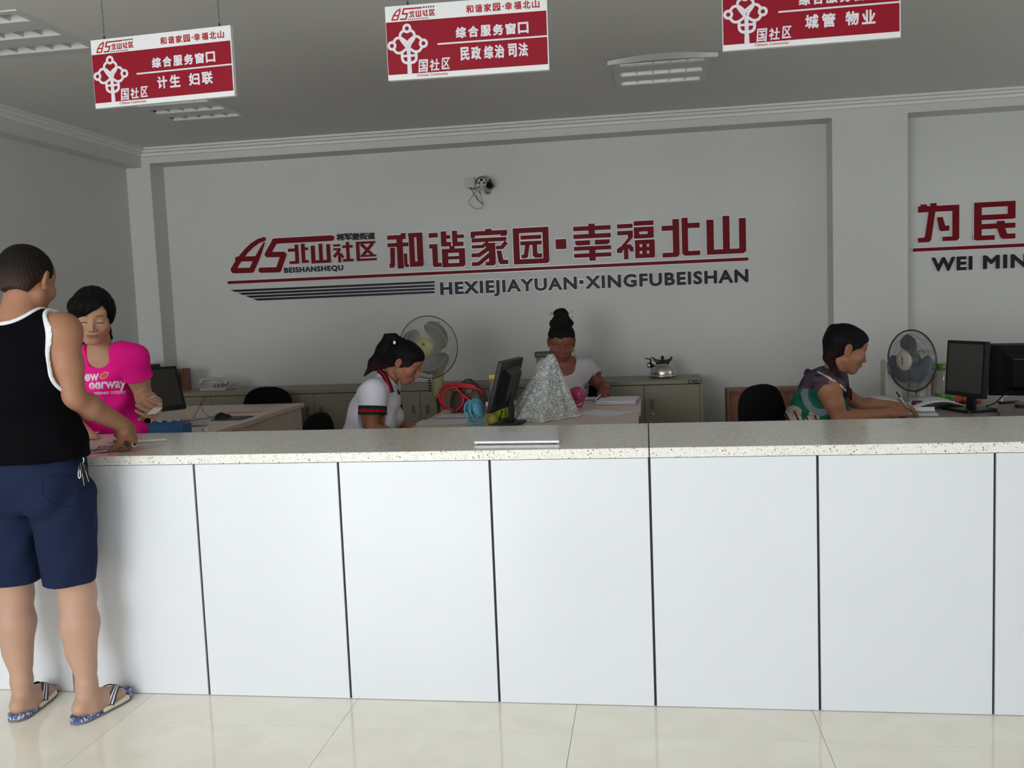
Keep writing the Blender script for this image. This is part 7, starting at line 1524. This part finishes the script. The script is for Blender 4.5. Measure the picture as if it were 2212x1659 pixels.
def pbx_(l, w1, t): return [tuple(pz[0]+d_*a_*l+sd*b_*w1+nn*c_*t) for a_, b_, c_ in ((0, -1, -1), (1, -1, -1), (1, 1, -1), (0, 1, -1), (0, -1, 1), (1, -1, 1), (1, 1, 1), (0, 1, 1))]
a.add(pbx_(.036, .008, .004), [(0, 1, 2, 3), (7, 6, 5, 4), (0, 4, 5, 1), (1, 5, 6, 2), (2, 6, 7, 3), (3, 7, 4, 0)]); a.build('casing', mat('silver_plastic', (.5, .5, .54), .3), e, world=True, bevel=.001)
a = MB(); q_ = pbx_(.033, .0065, .0043); a.add(q_, [(0, 1, 2, 3), (7, 6, 5, 4), (0, 4, 5, 1), (1, 5, 6, 2), (2, 6, 7, 3), (3, 7, 4, 0)]); a.build('screen', M_black, e, world=True)
# ---- security camera on the back wall
cx, cz = J(1040, 392, 4.24)[[0, 2]]
e = emp('security_camera', (float(cx), YI, float(cz)), label='white bullet security camera with black cables on the back wall above the lettering', cat='camera')
def CJ(u, v, Y): return J(980+u/13.825, 350+v/13.825, Y)
pb = [CJ(360, 480, YI), CJ(650, 780, YI)]
a = MB(); a.box((pb[0][0], YI-.035, pb[1][2]), (pb[1][0], YI-.0005, pb[0][2])); a.build('junction_box', mat('offwhite_plastic', (.50, .50, .47), .5), e, world=True, bevel=.003)
cf = CJ(835, 600, 4.10); cbk = CJ(900, 560, 4.27); M_camw = mat('camera_white', (.62, .62, .60), .35); ax = unit(cbk-cf)
def frame_ring(c, ax_, r, n=24, a0=0, a1=2*PI):
    s1 = unit(np.cross(ax_, [0, 0, 1.0])); s2 = np.cross(s1, ax_); return [tuple(c+s1*r*math.cos(t)+s2*r*math.sin(t)) for t in [a0+(a1-a0)*i/n for i in range(n+1)]]
a = MB(); a.smooth = True; a.tube([tuple(cf), tuple(cbk)], .036, 24); a.build('barrel', M_camw, e, world=True)
a = MB(); a.smooth = True
r0, r1 = frame_ring(cf-ax*.018, ax, .042, 20, -.25, PI+.25), frame_ring(cbk+ax*.01, ax, .042, 20, -.25, PI+.25); n_ = len(r0); a.add(r0+r1, [(i, i+1, n_+i+1, n_+i) for i in range(n_-1)]); o = a.build('sun_shield', mat('shield_beige', (.42, .38, .34), .4), e, world=True); o.modifiers.new('s', 'SOLIDIFY').thickness = .002
a = MB(); a.smooth = True; a.tube(frame_ring(cf-ax*.018, ax, .042, 20, -.25, PI+.25), .0035, 6); a.build('shield_rim', M_black, e, world=True)
for u, v, r in ((828, 530, .0125), (765, 620, .0105), (905, 620, .0105)):
    p_ = CJ(u, v, 4.098); a = MB(); a.smooth = True; a.tube([tuple(p_-ax*.002), tuple(p_+ax*.004)], r, 18); a.build('lens' if r > .012 else 'infrared_lamp', M_black if r > .012 else mat('lamp_grey', (.10, .10, .11), .3), e, world=True)
p_ = CJ(838, 662, 4.098); a = MB(); a.smooth = True; a.tube([tuple(p_-ax*.001), tuple(p_+ax*.003)], .003, 10); a.build('sensor', M_black, e, world=True)
a = MB(); a.smooth = True; a.tube([tuple(CJ(920, 740, 4.2)), tuple(CJ(1010, 840, 4.25)), tuple(CJ(1010, 850, YI-.01))], .010, 10); a.tube([tuple(CJ(1020, 860, YI-.012)), tuple(CJ(1020, 860, YI-.001))], .030, 24); a.build('bracket', mat('bracket_chrome', (.45, .45, .46), .25, metal=.7), e, world=True)
g_ = [CJ(1000, 620, 4.24), CJ(1090, 560, 4.22), CJ(1180, 680, 4.22), CJ(1120, 790, 4.24), CJ(960, 740, 4.24)]
a = MB(); a.add([tuple(p_) for p_ in g_]+[tuple(p_+[0, .06, 0]) for p_ in g_], [(0, 1, 2, 3, 4), (9, 8, 7, 6, 5)]+[(i, 5+i, 5+(i+1) % 5, (i+1) % 5) for i in range(5)]); a.build('power_adapter', M_black, e, world=True, bevel=.004)
a = MB(); a.smooth = True; a.tube([tuple(CJ(1090, 570, 4.23)), tuple(CJ(1105, 510, 4.23))], .007, 8); a.build('plug', M_black, e, world=True)
def loop(nm, pts, r): a = MB(); a.smooth = True; a.tube(bez([tuple(CJ(u, v, 4.25)) for u, v in pts], 6), r, 6); a.build(nm, M_blackm, e, world=True)
loop('cable', [(800, 720), (700, 780), (600, 815), (530, 780), (480, 775)], .0035); loop('cable', [(480, 775), (560, 870), (600, 960), (700, 1080), (745, 1160), (830, 1220), (862, 1270)], .0030)
loop('cable', [(890, 780), (760, 850), (690, 860), (600, 960), (530, 1060), (455, 1170), (500, 1290), (620, 1380), (740, 1395), (830, 1370), (865, 1250), (850, 1130), (800, 950), (760, 860)], .0018)
loop('connector', [(480, 775), (515, 785)], .006); loop('connector', [(770, 880), (795, 940)], .0045); loop('connector', [(650, 1010), (730, 1150)], .0035)

wq = J(1162, 779, 3.55); e = emp('wooden_chair', (float(wq[0])+.09, 3.50, 0), label='brown wooden chair back just visible left of the woman in white lace', cat='chair')
for sx in (-.105, .075): world_box('back_post', e, M_wood, (wq[0]+.09+sx, 3.565, 0), (wq[0]+.09+sx+.03, 3.595, wq[2]+.03), .004)
world_box('top_rail', e, mat('dark_padding', (.03, .02, .012), .5), (wq[0]+.09-.115, 3.560, wq[2]+.02), (wq[0]+.09+.13, 3.600, wq[2]+.065), .008)
